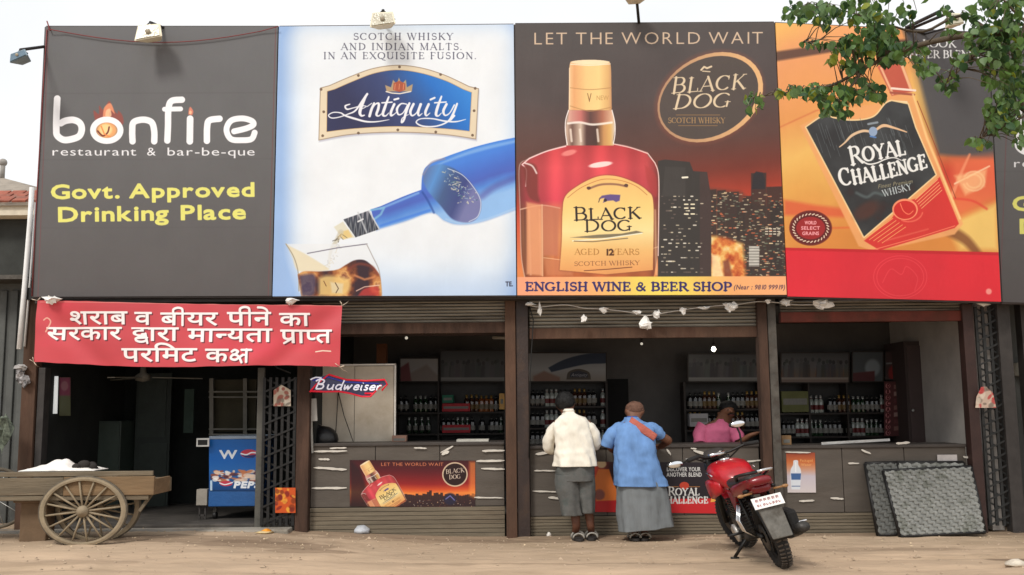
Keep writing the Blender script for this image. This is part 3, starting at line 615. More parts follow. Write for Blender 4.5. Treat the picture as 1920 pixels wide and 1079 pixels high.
    for i in range(5): A.line([(1716+i*3, 375+i*4), (1758+i*2, 337+i*5)], 1.3, (250,190,130), .9); A.line([(1622+i*8, 448+i*2), (1674+i*6, 410+i*4)], 1.3, (250,176,110), .9)
    A.line([(1640,468),(1720,446),(1790,424)], 2, (246,130,100), .8); A.line([(1660,452),(1740,430)], 3, (236,110,90), .6, 2)
    A.ell(1697, 393, 24, 20, (248,150,110)); A.ell(1697, 394, 21, 17, (206,48,44)); A.line(smooth([(1688,382),(1694,396),(1704,402),(1712,396)]), 2, (246,120,90)); A.line(arc(1704,396,26,20,10,120), 3, (240,110,90), .8)
    # round seal
    A.ell(1520, 428, 40, 33, (112,44,40)); A.ell(1520, 428, 37, 30, (96,34,34))
    for i in range(30):
        t = 2*math.pi*i/30; A.line([(1520+math.cos(t)*31, 428+math.sin(t)*25), (1520+math.cos(t+.1)*34, 428+math.sin(t+.1)*27)], 2.2, (232,210,186))
    A.ell(1520, 428, 27, 21, (158,42,44)); 
    for t, y, w in (('WORLD', 419, 22), ('SELECT', 429, 36), ('GRAINS', 439, 32)): A.text(t, 1520-w/2, y+2, 6.5, w, (244,170,176), bold=.05)
    A.poly([(1440,464),(1900,474),(1900,600),(1440,600)], (196,40,48), 1, 1.2); A.poly([(1440,469),(1900,480),(1900,600),(1440,600)], lambda X, Y: lerpc((X-1480)/400+.2*(fbm(X*.02, Y*.05, 2)-.5), [(0, (222,46,60)), (.5, (214,48,60)), (1, (226,46,58))]), 1, 1.5)
    for r_ in (50, 44): A.line(arc(1688, 520, r_, r_*.8, 0, 360, 40), 1.6, (232,72,80), .7)
    A.line(smooth([(1655,530),(1670,505),(1690,515),(1700,500),(1720,520),(1715,545)]), 2, (232,76,84), .5)
    A.ell(1854, 547, 5.5, 5.5, (246,150,140), soft=.6)
    for t, x, y, w in (('LOOK', 1729, 89, 64), ('DEEPER BLENDS', 1690, 109, 150)): A.text(t, x, y, 14, w, (222,222,222), serif=True, bold=.02)
def dev_word(word, A, x, ybase, h, w, c, dark):
    # one word of the red banner; h is the height of the letters under the headline
    items = []; cx = 0.0
    H0 = .622
    for tok in word:
        if tok == 'i':                                     # short i: stem before, hook over the next letter
            E = glyph('\u093f'); items.append(('e', E, cx, None)); cx += .273
        elif tok == 'ii':
            items.append(('s', [(*a, *b, .085, .085) for a, b in zip([(cx+.14, 0)]+[(cx+.14, .62)]+smooth([(cx+.14,.62),(cx+.12,.82),(cx-.02,.88),(cx-.16,.8),(cx-.17,.62)]), [(cx+.14, .62)]+smooth([(cx+.14,.62),(cx+.12,.82),(cx-.02,.88),(cx-.16,.8),(cx-.17,.62)])+[(cx-.17,.62)])], 0, None))
            items.append(('s', [(cx, .585, cx+.273, .585, .075, .075)], 0, None)); cx += .273
        elif tok == 'e':
            items.append(('s', [(*a, *b, .08, .08) for a, b in zip(smooth([(cx-.1,.6),(cx-.14,.74),(cx-.26,.84),(cx-.42,.86)])[:-1], smooth([(cx-.1,.6),(cx-.14,.74),(cx-.26,.84),(cx-.42,.86)])[1:])], 0, None))
        elif tok == 'half_na':
            E = glyph('न'); m = E[:, [0, 2]].max(); items.append(('e', E, cx, m-.2)); cx += m-.2
        elif tok == 'half_pa':
            E = glyph('प'); m = E[:, [0, 2]].max(); items.append(('e', E, cx, m-.2)); cx += m-.2
        elif tok == 'pra':
            E = glyph('प'); m = E[:, [0, 2]].max(); items.append(('e', E, cx, None)); items.append(('s', [(cx+m-.17, .22, cx+.12, -.02, .085, .07)], 0, None)); cx += m
        elif tok == 'dva':
            E = glyph('द'); m = E[:, [0, 2]].max(); items.append(('e', E*np.array([1,.72,1,.72])+np.array([0,.178,0,.178]), cx, None))
            items.append(('s', [(*a, *b, .08, .08) for a, b in zip(arc(cx+.3,.06,.17,.12,60,360,14), arc(cx+.3,.06,.17,.12,60,360,14)[1:])]+[(cx+.44,.34,cx+.5,-.12,.08,.08),(cx+.12,.1,cx+.5,.14,.06,.06)], 0, None)); cx += m
        elif tok == 'ksha':
            P1 = smooth([(cx+.12,.5),(cx+.22,.58),(cx+.33,.5),(cx+.24,.38),(cx+.12,.3),(cx+.1,.16),(cx+.24,.1),(cx+.36,.2),(cx+.5,.34)])
            P2 = smooth([(cx+.16,.36),(cx+.3,.32),(cx+.4,.16),(cx+.46,-.02)])
            items.append(('s', [(*a, *b, .085, .085) for P in (P1, P2) for a, b in zip(P[:-1], P[1:])]+[(cx+.62,.6,cx+.62,0,.09,.09),(cx+.45,.585,cx+.78,.585,.08,.08),(cx+.5,.34,cx+.62,.34,.07,.07)], 0, None)); cx += .76
        else:
            E = glyph(tok); items.append(('e', E, cx, None)); cx += E[:, [0, 2]].max() if tok != ' ' else .3
    sx = w/cx; sy = h/H0
    for ox, oy, cc in ((2.2, 2.2, dark), (0, 0, c)):
        for kind, E, c0, clip in items:
            E = np.array(E, float)
            if kind == 'e':
                keep = None
                if clip is not None:                        # half letter: cut off its upright
                    keep = x+(clip+c0)*sx+ox
                Q = np.stack([x+(E[:, 0]+c0)*sx+ox, ybase-E[:, 1]*sy+oy, x+(E[:, 2]+c0)*sx+ox, ybase-E[:, 3]*sy+oy], 1); A.edges(Q, cc, 1, None, .75, keep)
            else: A.strokes(np.stack([x+E[:, 0]*sx+ox, ybase-E[:, 1]*sy+oy, x+E[:, 2]*sx+ox, ybase-E[:, 3]*sy+oy, E[:, 4]*sy*1.4, E[:, 5]*sy*1.4], 1), cc)
def art_red(A):
    A.fill(lambda X, Y: lerpc(fbm(X*.008, Y*.02, 44), [(.2, (196,76,84)), (.5, (206,78,86)), (.8, (220,74,90))]))
    W, D = (248,244,244), (104,44,52)
    def dw(words, x, y, h, w): dev_word(words, A, x, y, h, w, W, D)
    dw(['श','र','ा','ब'], 128, 608, 23, 111); dw(['व'], 253, 609, 23, 31); dw(['ब','ii','य','र'], 301, 610, 23, 107); dw(['प','ii','न','e'], 426, 610, 24, 82); dw(['क','ा'], 524, 611, 23, 57)
    dw(['स','र','क','ा','र'], 86, 637, 23, 142); dw(['dva','ा','र','ा'], 247, 639, 24, 88); dw(['म','ा','half_na','य','त','ा'], 352, 641, 24, 158); dw(['pra','ा','half_pa','त'], 526, 643, 24, 96)
    dw(['प','र','i','म','ट'], 228, 678, 24, 142); dw(['क','ksha'], 386, 679, 24, 84)
    A.line([(592,660),(605,658),(620,659)], 2.2, (240,220,200)); A.line(smooth([(80,600),(86,596),(92,604),(84,622)]), 2.5, (236,196,170), .8)
    A.line([(72,566),(640,574)], 1.5, (226,150,140), .7)
# small posters of the counter fronts and shelves
def art_small_dog(A):
    def G(X, Y):
        t = (Y-862)/90; return lerpc(t+(np.abs(X-800)/600-.1)*.2, [(0, (60,26,30)), (.25, (96,26,34)), (.5, (150,36,36)), (.62, (216,86,44)), (.7, (246,140,64)), (.85, (176,80,50)), (1, (60,38,34))])
    A.fill(G); rs = np.random.RandomState(2)
    for i in range(34):
        x = 750+i*4.2; h = 6+rs.rand()*16+(14 if 798 < x < 806 else 0); A.poly([(x,950),(x,934-h*.5),(x+5,934-h*.5),(x+5,950)], (48,34,38), .9, 1)
    for i in range(50): A.line([(755+rs.rand()*130, 938+rs.rand()*12)]*2, 1.4, [(240,200,150), (150,90,70), (250,240,220)][i % 3], .7)
    A.poly([(656,862),(676,880),(700,948),(656,952)], (44,26,30), .8, 8)
    A.poly([(880,866),(893,866),(893,936),(880,930)], (250,150,70), .6, 6)
    A.text('LET THE WORLD WAIT', 714, 874, 6.5, 118, (216,130,90))
    th = math.radians(30)
    def f(X, Y):
        # bottle axis tilted: map poster place to the big artwork's own units
        u, v = X-712, Y-918; return 1106+(u*math.cos(th)-v*math.sin(th))/.27, 345+(u*math.sin(th)+v*math.cos(th))/.25
    A.view(f); bottle_dog(A); A.view()
    A.ell(853, 890, 24, 23, (216,190,160)); A.ell(853, 890, 21.5, 20.5, (44,26,26)); A.text('BLACK', 836, 889, 8, 35, (220,200,180), serif=True, ang=-6); A.text('DOG', 842, 899, 8, 22, (220,200,180), serif=True, ang=-4)
    A.ell(844, 936, 12, 11, (44,40,60), soft=.4); A.line([(836,936),(844,930),(852,938)], 2, (110,110,170))
def art_small_royal(A):
    A.fill(lambda X, Y: lerpc((X-1090)/70, [(0, (236,110,60)), (.4, (226,74,50)), (.8, (60,36,40)), (1, (42,36,42))]))
    A.poly([(1095,938),(1400,934),(1400,970),(1095,970)], (206,44,48), 1, 1.5)
    A.poly([(1122,880),(1142,880),(1150,905),(1166,938),(1118,940),(1112,905)], (236,130,60), 1, 2); A.ell(1128, 870, 9, 8, (230,196,150), soft=.4); A.ell(1124, 928, 10, 10, (90,60,90), a=.6, soft=.5)
    W = (226,226,222)
    A.text('DISCOVER YOUR', 1250, 884, 8, 64, W, bold=.03); A.text('ANOTHER BLEND', 1250, 894, 8, 66, W, bold=.03)
    A.ell(1283, 911, 9, 7, (196,70,50)); A.line([(1252,913),(1272,913)], 1.2, (176,120,70)); A.line([(1292,913),(1312,913)], 1.2, (176,120,70))
    A.text('ROYAL', 1252, 929, 13, 60, W, serif=True, big=1.2, bold=.06); A.text('CHALLENGE', 1240, 944, 12, 88, W, serif=True, bold=.08)
    A.poly([(1336,925),(1345,935),(1352,940),(1332,942)], (240,176,80), 1, 1)
def art_water(A):
    A.fill(lambda X, Y: lerpc((Y-848)/75, [(0, (150,66,46)), (.25, (200,110,60)), (.42, (206,150,120)), (.6, (200,190,200)), (1, (214,204,204))]))
    A.text('Packaged', 1500, 866, 5, 24, (240,180,110)); A.text('Water', 1502, 874, 5, 20, (240,180,110))
    A.poly(smooth([(1484,918),(1482,885),(1487,872),(1488,864),(1496,864),(1497,872),(1502,885),(1500,918)]), (222,228,236), .95, 1.2); A.poly([(1483,888),(1502,888),(1501,900),(1484,900)], (60,96,150), .95, 1)
    A.line([(1485,912),(1500,912)], 1.6, (90,110,150)); A.line([(1492,868),(1492,885)], 2, (250,250,252), .8)
def art_shop_pour(A):                                       # pale poster: reclining bottle over a bar scene
    A.fill(lambda X, Y: lerpc((Y-660)/56, [(0, (150,152,156)), (.6, (190,190,190)), (1, (160,150,140))]))
    A.poly(smooth([(1028,690),(1060,674),(1100,664),(1140,662),(1140,680),(1095,684),(1034,698)]), (38,54,80), 1, 2)
    A.poly(smooth([(1062,712),(1066,698),(1084,692),(1104,698),(1108,712)]), (90,78,66), 1, 1); A.poly([(1068,708),(1070,699),(1084,695),(1101,700),(1103,708)], (50,50,66)); A.text('Antiquity', 1071, 706, 6, 30, (220,220,224), shear=.3)
    A.poly([(1000,706),(1020,696),(1050,708),(1050,716),(1000,716)], (150,100,80), .7, 4)
def art_crowd(A, seed, x0, x1, y0=662, y1=714, warm=0):
    A.fill(lambda X, Y: lerpc((Y-y0)/(y1-y0), [(0, (90,90,92)), (.5, (120,120,118) if not warm else (130,128,130)), (.8, (110,104,98) if not warm else (176,110,60)), (1, (156,156,152) if not warm else (150,130,120))]))
    rs = np.random.RandomState(seed)
    for i in range(int((x1-x0)/7)):
        x = x0+4+i*7+rs.randn()*2; y = y0+8+rs.rand()*10; c = tuple(40+rs.rand()*50+rs.rand(3)*12)
        A.ell(x, y+4, 3, 4, c, soft=.4, a=.9); A.poly([(x-5,y1-6),(x-4,y+8),(x+4,y+8),(x+5,y1-6)], tuple(50+rs.rand()*60+rs.rand(3)*14), .75, 2.5)
    A.line([(x0,y1-4),(x1,y1-4)], 4, (186,184,180), .7)
def art_grill(A, g, x, y, w, h, c1, c2, c3, seed):
    A.fill(c1); rs = np.random.RandomState(seed)
    for i in range(26): A.ell(x+rs.rand()*w, y+rs.rand()*h, 2+rs.rand()*w*.12, 2+rs.rand()*h*.1, [c2, c3, tuple(np.array(c1)*.6)][rs.randint(3)], rot=rs.rand()*180, a=.75, soft=.6)
def art_freezer(A):
    A.fill(lambda X, Y: lerpc((Y-825)/95, [(0, (30,104,184)), (.4, (26,96,176)), (.6, (40,100,170)), (1, (24,66,120))]))
    A.text('W', 412, 860, 16, 34, (226,232,240), bold=.06)
    A.ell(467, 851, 16, 8, (196,60,80)); A.poly([(451,852),(460,858),(475,859),(483,852),(470,854)], (30,50,110), 1, 1.5); A.line(smooth([(452,851),(462,853),(472,849),(483,850)]), 2.6, (232,236,244)); A.text('W', 483, 860, 16, 30, (226,232,240), bold=.06)
    rs = np.random.RandomState(8)
    for i in range(70): A.ell(396+rs.rand()*90, 884+rs.rand()*18, 2+rs.rand()*7, 1+rs.rand()*3, [(150,80,60), (226,200,180), (196,120,80), (90,50,60), (236,230,226)][rs.randint(5)], rot=-20+rs.rand()*40, a=.85, soft=.4)
    A.ell(424, 907, 12, 5, (196,60,80), a=.95); A.line(smooth([(412,906),(422,909),(436,905)]), 2, (236,236,244)); A.text('PEPSI', 437, 915, 12, 56, (232,236,242), bold=.09, shear=.25)
    A.line([(396,903),(396,920)], 4, (200,220,235), .9)
# ---------------------------------------------------------------- ground
DIRT = mat('packed_dirt', (182,159,134), .95, .15, 1.6, streak=(.35,1,1), bump=.9, bscale=9, c2=(146,126,102), p2=.5, w2=.2)
def dirt_material():
    n = DIRT.node_tree; b = n.nodes['Principled BSDF']; src = b.inputs['Base Color'].links[0].from_socket
    t = n.nodes.new('ShaderNodeTexCoord')
    # damp stains: soft patches of their own at fixed places
    cur = src
    for (x, y, rx, ry, st) in ((-2.55, -1.0, .8, .22, .5), (-2.1, -1.3, .5, .1, .5), (-3.6, -.75, 1.6, .22, .45), (2.3, -.95, .5, .3, .4), (-1.0, -.35, 1.3, .16, .4), (4.9,-1.9,.5,.12,.7), (.9,-.35,1.5,.14,.4), (.3,-.05,6.6,.2,.55), (-4.6,-2.0,1.2,.12,.3), (.6,-1.9,1.8,.1,.3), (3.8,-1.2,1.0,.12,.35)):
        mp = n.nodes.new('ShaderNodeMapping'); mp.inputs['Location'].default_value = (-x/rx, -y/ry, 0); mp.inputs['Scale'].default_value = (1/rx, 1/ry, 0)
        nz = n.nodes.new('ShaderNodeTexNoise'); nz.inputs['Scale'].default_value = 3; nz.inputs['Detail'].default_value = 5
        gr = n.nodes.new('ShaderNodeVectorMath'); gr.operation = 'LENGTH'
        ad = n.nodes.new('ShaderNodeMath'); ad.operation = 'MULTIPLY_ADD'; ad.inputs[1].default_value = 1.1; 
        n.links.new(t.outputs['Object'], mp.inputs[0]); n.links.new(mp.outputs[0], gr.inputs[0]); n.links.new(t.outputs['Object'], nz.inputs['Vector'])
        n.links.new(nz.outputs[0], ad.inputs[0]); n.links.new(gr.outputs['Value'], ad.inputs[2])
        r = n.nodes.new('ShaderNodeValToRGB'); r.color_ramp.elements[0].position = .85; r.color_ramp.elements[0].color = (st,)*3+(1,); r.color_ramp.elements[1].position = 1.0; r.color_ramp.elements[1].color = (0,0,0,1)
        mr = n.nodes.new('ShaderNodeMapRange'); mr.inputs[1].default_value = 0; mr.inputs[2].default_value = 1.7; n.links.new(ad.outputs[0], mr.inputs[0]); n.links.new(mr.outputs[0], r.inputs[0])
        mx = n.nodes.new('ShaderNodeMix'); mx.data_type = 'RGBA'; mx.inputs[7].default_value = rgb(104, 84, 66)
        n.links.new(r.outputs[0], mx.inputs[0]); n.links.new(cur, mx.inputs[6]); cur = mx.outputs[2]
    n.links.new(cur, b.inputs['Base Color'])
dirt_material()
def ground():
    xs = [-160,-80,-40,-20,-12]+list(np.linspace(-8, 8, 200))+[12,20,40,80,160]; ys = [-60,-30,-16,-9]+list(np.linspace(-5, 1.2, 150))+[3,6,12,30,80,200]
    v = []; 
    for y in ys:
        for x in xs:
            near = 1 if (abs(x) < 8 and -5 < y < .0) else 0
            h = gz(x, y) + near*(mnoise.noise(Vector((x*1.1, y*2.2, 0)))*.018+mnoise.noise(Vector((x*5, y*7, 3)))*.012 - .022*math.exp(-((y+1.75+.08*math.sin(x*.7))/.07)**2) - .018*math.exp(-((y+2.35+.1*math.sin(x*.6+1))/.08)**2))
            v.append((x, y, h - (.02 if y > .1 else 0)))
    nx = len(xs); f = [(j*nx+i, j*nx+i+1, (j+1)*nx+i+1, (j+1)*nx+i) for j in range(len(ys)-1) for i in range(nx-1)]
    b = MB(); b.smooth = True; b.add(v, f); return tag(b.build('ground', DIRT), kind='structure')
ground()
b = MB(); r_ = random.Random(3)
PEB = mat('pebble_stone', (170,150,128), .9, .3, 5)
for i in range(1100):
    x = r_.uniform(-6.5, 6.5); y = r_.uniform(-3.6, -.1)*(.3+.7*r_.random()); s_ = r_.uniform(.004, .014)*(2 if r_.random() < .04 else 1)
    z = gz(x, y)+mnoise.noise(Vector((x*1.1, y*2.2, 0)))*.018
    b.add([(x-s_,y-s_*.7,z), (x+s_,y-s_,z), (x+s_*.8,y+s_,z), (x-s_,y+s_,z), (x+r_.uniform(-.4,.4)*s_,y,z+s_*.9)], [(0,1,4),(1,2,4),(2,3,4),(3,0,4)])
tag(b.build('gravel', PEB), kind='stuff')
b = MB(); r_ = random.Random(5)
for i in range(150):
    x = r_.gauss(-3.0, 2.2) if i % 2 else r_.uniform(-6, 6); y = r_.uniform(-1.3, -.1); s_ = r_.uniform(.008, .03); z = gz(x, y)+.02; a = r_.random()*6
    b.add([(x,y,z),(x+s_*math.cos(a),y+s_*math.sin(a),z+.006),(x+s_*.6*math.cos(a+1),y+s_*math.sin(a+1),z+.012),(x-s_*.4,y+s_*.5,z+.003)], [(0,1,2,3)])
tag(b.build('litter_scraps', mat('dry_litter', (190,170,140), .9, .5, 9)), kind='stuff')

# ---------------------------------------------------------------- shop row building
RUST = mat('rusty_brown_paint', (72,53,43), .85, .35, 7, streak=(1,1,.2), c2=(56,40,32), bump=.3, spec=.3)
RUST_O = mat('rusty_orange_paint', (84,61,47), .85, .25, 5, streak=(1,1,.25), c2=(70,46,34), bump=.3)
DARKST = mat('dark_steel', (58,54,52), .6, .2, 8, bump=.1)
GREYST = mat('grey_steel', (80,76,70), .6, .25, 8, c2=(58,48,40))
SHUT = mat('shutter_zinc', (140,134,122), .5, .18, 4, metal=.0, streak=(.4,1,4), c2=(90,82,72), spec=.5)
CEIL = mat('shade_dark_ceiling', (70,68,65), .9, .15, 3)  # ceiling colour kept dark to stand in for the shade of the deep rooms
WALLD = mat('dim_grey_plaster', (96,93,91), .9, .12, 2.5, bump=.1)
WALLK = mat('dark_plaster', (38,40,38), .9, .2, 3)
COUNT = mat('counter_board', (86,79,72), .7, .14, 3, streak=(.4,1,1.6), c2=(74,66,58), bump=.12)
COUNT2 = mat('counter_board_dusty', (116,106,90), .9, .25, 3, streak=(.25,1,3), c2=(92,80,66), bump=.3)
CONC = mat('dusty_concrete', (150,144,134), .92, .14, 3, bump=.35, c2=(120,112,100))
WHITEP = mat('white_plastic_film', (232,230,226), .4, .06, 8)
shop = root('shop_building', (0, .0, 0), 'low row of open-front liquor shops with brown steel posts and dark rooms', 'shop')
def prect(x0, x1, y0, y1, Y):                 # X range and Z range of a picture rectangle on a plane
    a, c = pt(x0, (y0+y1)/2, Y), pt(x1, (y0+y1)/2, Y); m = (x0+x1)/2
    return a.x, c.x, pt(m, y1, Y).z, pt(m, y0, Y).z
def pbox(b, x0, x1, y0, y1, Y0, Y1):
    X0, X1, Z0, Z1 = prect(x0, x1, y0, y1, Y0); return b.box(X0, X1, Y0, Y1, Z0, Z1)
def post(x0, x1, ytop, ybot, m, Y0=0, d=.14, name='post', par=None):
    b = MB(); X0, X1, Z0, Z1 = prect(x0, x1, ytop, ybot, Y0); b.box(X0, X1, Y0, Y0+d, min(Z0, gz(X0, Y0)-.02), Z1); return b.build(name, m, par or shop, bev=.006)
LX = pt(62, 780, 0).x; RX = pt(1830, 780, 0).x; P3 = pt(970, 780, 0).x; P4 = pt(1446, 780, 0).x; P2 = pt(568, 780, 0).x
BACK = 2.9; TOPZ = 2.8; CZ = 2.66
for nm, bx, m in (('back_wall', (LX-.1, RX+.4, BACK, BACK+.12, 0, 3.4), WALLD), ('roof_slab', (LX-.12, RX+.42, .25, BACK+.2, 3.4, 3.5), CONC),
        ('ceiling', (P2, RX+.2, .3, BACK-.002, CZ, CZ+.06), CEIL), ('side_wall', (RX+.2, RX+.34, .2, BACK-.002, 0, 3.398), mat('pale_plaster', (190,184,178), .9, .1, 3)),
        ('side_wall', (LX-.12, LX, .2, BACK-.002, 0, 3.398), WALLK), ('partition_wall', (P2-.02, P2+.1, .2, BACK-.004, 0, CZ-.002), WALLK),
        ('ceiling', (LX+.01, P2-.03, .3, BACK-.002, CZ, CZ+.06), mat('shade_black_ceiling', (36,34,32), .95, .2, 3)), ('partition_wall', (LX+.001, P2-.025, BACK-.3, BACK-.003, .02, CZ-.01), mat('dark_green_wall', (30,34,32), .9, .2, 3))):  # entrance ceiling is darker still, its shade put into the colour
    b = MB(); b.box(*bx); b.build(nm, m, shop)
# floor plinths
b = MB(); b.box(LX, P2-.03, .06, BACK-.31, -.05, .17); b.build('floor', mat('dark_entrance_floor', (66,62,58), .85, .25, 3, c2=(92,86,80)), shop, bev=.01)
b = MB(); b.box(P2+.1, RX+.2, .3, BACK-.01, -.05, .12); b.build('floor', mat('dark_floor', (80,76,70), .8, .2, 3), shop)
b = MB(); b.box(LX-.35, P2-.1, -.22, .058, -.05, .135); b.build('doorstep', CONC, shop, bev=.02)
# posts
post(40, 66, 556, 905, RUST_O); post(67, 80, 690, 905, DARKST, .03)
post(556, 580, 560, 992, RUST, -.02); post(948, 968, 556, 1006, RUST_O, -.04); post(969, 992, 556, 1006, mat('brown_black_paint', (52,40,36), .5, .2, 5, c2=(70,52,40)), -.01)
post(1428, 1446, 560, 1003, RUST, -.04); post(1447, 1463, 560, 1003, GREYST, -.01); post(1818, 1838, 570, 998, mat('maroon_brown_paint', (58,38,34), .6, .2, 5), -.02); post(1884, 1908, 566, 996, DARKST, -.02)
# lintel beams and rolled-up shutters
for x0, x1, ya, yb, m in ((640, 947, 606, 626, RUST), (993, 1427, 614, 634, RUST_O), (1464, 1817, 584, 603, mat('maroon_paint', (104,44,32), .7, .2, 5, c2=(80,40,26)))):
    b = MB(); pbox(b, x0-(80 if x0 == 640 else 0), x1, ya, yb, .02, .12); b.build('lintel_beam', m, shop, bev=.004)
for x0, x1, y0, y1, n in ((582, 947, 557, 606, 8), (993, 1427, 560, 614, 8), (1464, 1817, 562, 584, 4)):
    X0, X1, Z0, Z1 = prect(x0, x1, y0, y1, .03); h = (Z1-Z0)/n
    sh = MB(); sh.box(X0, X1, .09, .12, Z0+.001, Z1+.1); so = sh.build('rolling_shutter', DARKST, shop)
    for i in range(n):
        b = MB(); z = Z0+i*h; pr = [(0, .0), (.030, h*.12), (.042, h*.4), (.036, h*.72), (.004, h*.97)]
        poly = [(X0, .085-d, z+q) for d, q in pr]+[(X0, .088, z+h*.97), (X0, .088, z)]
        b.prism(poly, (X1-X0, 0, 0)); b.build('slat', SHUT, so)
b = MB(); pbox(b, 66, 1880, 553, 561, -.22, .0); b.build('fascia_rail', DARKST, shop, bev=.004)
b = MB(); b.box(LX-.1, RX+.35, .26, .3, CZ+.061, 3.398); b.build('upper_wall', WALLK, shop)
# hanging soffit behind lintels
b = MB(); pbox(b, 582, 947, 560, 630, .13, .2); pbox(b, 993, 1427, 560, 630, .13, .2); pbox(b, 1464, 1817, 560, 600, .13, .2); b.build('shutter_box', mat('dark_wood', (48,34,28), .8, .2, 4), shop)

# counters: board fronts, tops, kick strip
def counter(x0, x1, ytop, ybot, label, kick=955):
    X0, X1, Z0, Z1 = prect(x0, x1, ytop, ybot, .1); Z0 = gz((X0+X1)/2, .1)-.03; zk = pt((x0+x1)/2, kick, .1).z
    t = root('shop_counter', ((X0+X1)/2, .1, 0), label, 'counter')
    n = 3; w = (X1-X0)/n
    for i in range(n):
        b = MB(); b.box(X0+i*w+.004, X0+(i+1)*w-.004, .1, .125, zk, Z1); b.build('front_panel', COUNT, t, bev=.002)
    b = MB(); b.box(X0+.01, X1-.01, .126, .62, Z0, Z1-.03); b.build('body', DARKST, t)
    nh = 7; h = (zk-.004-Z0)/nh
    for i in range(nh):
        b = MB(); b.box(X0, X1, .092+(.006 if i % 2 else 0), .122, Z0+i*h, Z0+(i+1)*h-.005); b.build('kick_slat', COUNT2, t, bev=.002)
    b = MB(); b.box(X0, X1, .08, .66, Z1+.001, Z1+.035); b.build('counter_top', mat('counter_top_board', (64,58,54), .5, .15, 4), t, bev=.004)
    return t, Z1+.035
c1, CT1 = counter(582, 946, 836, 1000, 'grey-brown shop counter with a sunset whisky advert on its front', 950)
c2, CT2 = counter(994, 1426, 840, 1002, 'dark shop counter the two customers lean on', 966)
c3, CT3 = counter(1465, 1816, 840, 1000, 'brown-grey counter behind the woven cot frames', 960)

# ---------------------------------------------------------------- billboards
FRM = mat('billboard_frame', (70,62,60), .6, .2, 6)
def billboard(label, quad, fn, name, Y=-.3, gain=.9, k=1.5):
    A = Art(name, quad, Y, k); A.view(); fn(A); A.grime(.03)
    P = [pt(x, y, Y) for x, y in quad]; t = root('billboard', ((P[2]+P[3])/2), label, 'billboard')
    m = A.material(gain, .6, .10)
    A.sheet('printed_panel', quad, t, m, .018)
    b = MB()
    for a, c in ((0,1),(1,2),(2,3),(3,0)): b.bar(P[a]+Vector((0,.045,0)), P[c]+Vector((0,.045,0)), .035, .05, (0,1,0))
    b.build('frame', FRM, t)
    for f in (.25, .75):
        q, w_ = P[0].lerp(P[1], f), P[3].lerp(P[2], f); b = MB(); b.bar(w_+Vector((0,.1,-.02)), q+Vector((0,.1,-.05)), .05, .05); b.bar(q+Vector((0,.12,-.5)), Vector((q.x, 1.5, 3.5)), .04, .04); b.build('support_strut', FRM, t)
    return t
billboard('dark grey billboard with white bonfire restaurant lettering and yellow drinking place text', [(85,50),(521,50),(509,555),(61,557)], art_fire, 'restaurant_billboard', gain=.9)
billboard('white billboard with a blue bottle pouring whisky into a glass', [(523,50),(963,46),(968,554),(511,556)], art_pour, 'pouring_bottle_billboard', gain=.84)
billboard('brown billboard with a big whisky bottle before a night skyline', [(966,45),(1452,42),(1475,553),(970,554)], art_dog, 'skyline_billboard')
billboard('orange and red billboard with a tilted black-labelled bottle behind leaves', [(1454,43),(1851,62),(1877,566),(1477,556)], art_royal, 'tilted_bottle_billboard')
billboard('dark billboard at the far right edge, cut off by the frame', [(1854,66),(2290,70),(2300,576),(1880,567)], lambda A: art_fire(A, 1803, 22), 'edge_billboard', Y=-.28, k=1.2, gain=.7)

# ---------------------------------------------------------------- red cloth banner
A = Art('red_banner', [(60,558),(648,558),(648,700),(60,700)], -.42, 2.2); A.view(); art_red(A)
RB = A.material(.9, .5, .05)
Pq = [pt(x, y, -.42) for x, y in ((67,563),(641,573),(637,690),(62,682))]
def rb(u, v):
    p = (Pq[3]*(1-u)+Pq[2]*u)*(1-v)+(Pq[0]*(1-u)+Pq[1]*u)*v
    w = .012*math.sin(u*9+v*3)+.02*(1-v)*math.sin(u*5+1)+.018*mnoise.noise(Vector((u*9, v*2.5, 1)))
    for cx_, s_ in ((0, 1), (1, -1)): d = (u-cx_)*s_; w += .03*math.exp(-((d*5.5-(1-v)*1.2)**2)*14)*(1 if d < .35 else 0)
    return p+Vector((0, w, .02*math.sin(u*math.pi*2.2+2)*(1-v)-.012*math.sin(u*math.pi)*v+.006*mnoise.noise(Vector((u*20, 0, 0)))))
t = root('cloth_banner', Pq[3], 'red cloth banner with three lines of white Hindi lettering over the open entrance', 'banner')
b = MB(); b.grid(rb, 90, 20); o = b.build('printed_cloth', RB, t, fix=False); A.uv(o)
for u, v in ((0,1),(0,.0),(1,1),(1,0)):
    p = rb(u, v); b = MB(); q = p+Vector((-.05 if u == 0 else .05, .25, .1 if v else -.05)); b.tube([p, (p+q)/2+Vector((0,0,-.01)), q], .004, 5)
    for i in range(3): b.tube([p, p+Vector((r_.uniform(-.06,.06), -.02, r_.uniform(-.05,.06)))], .004, 4)
    b.build('tie_string', mat('pale_string', (214,196,176), .8), t)

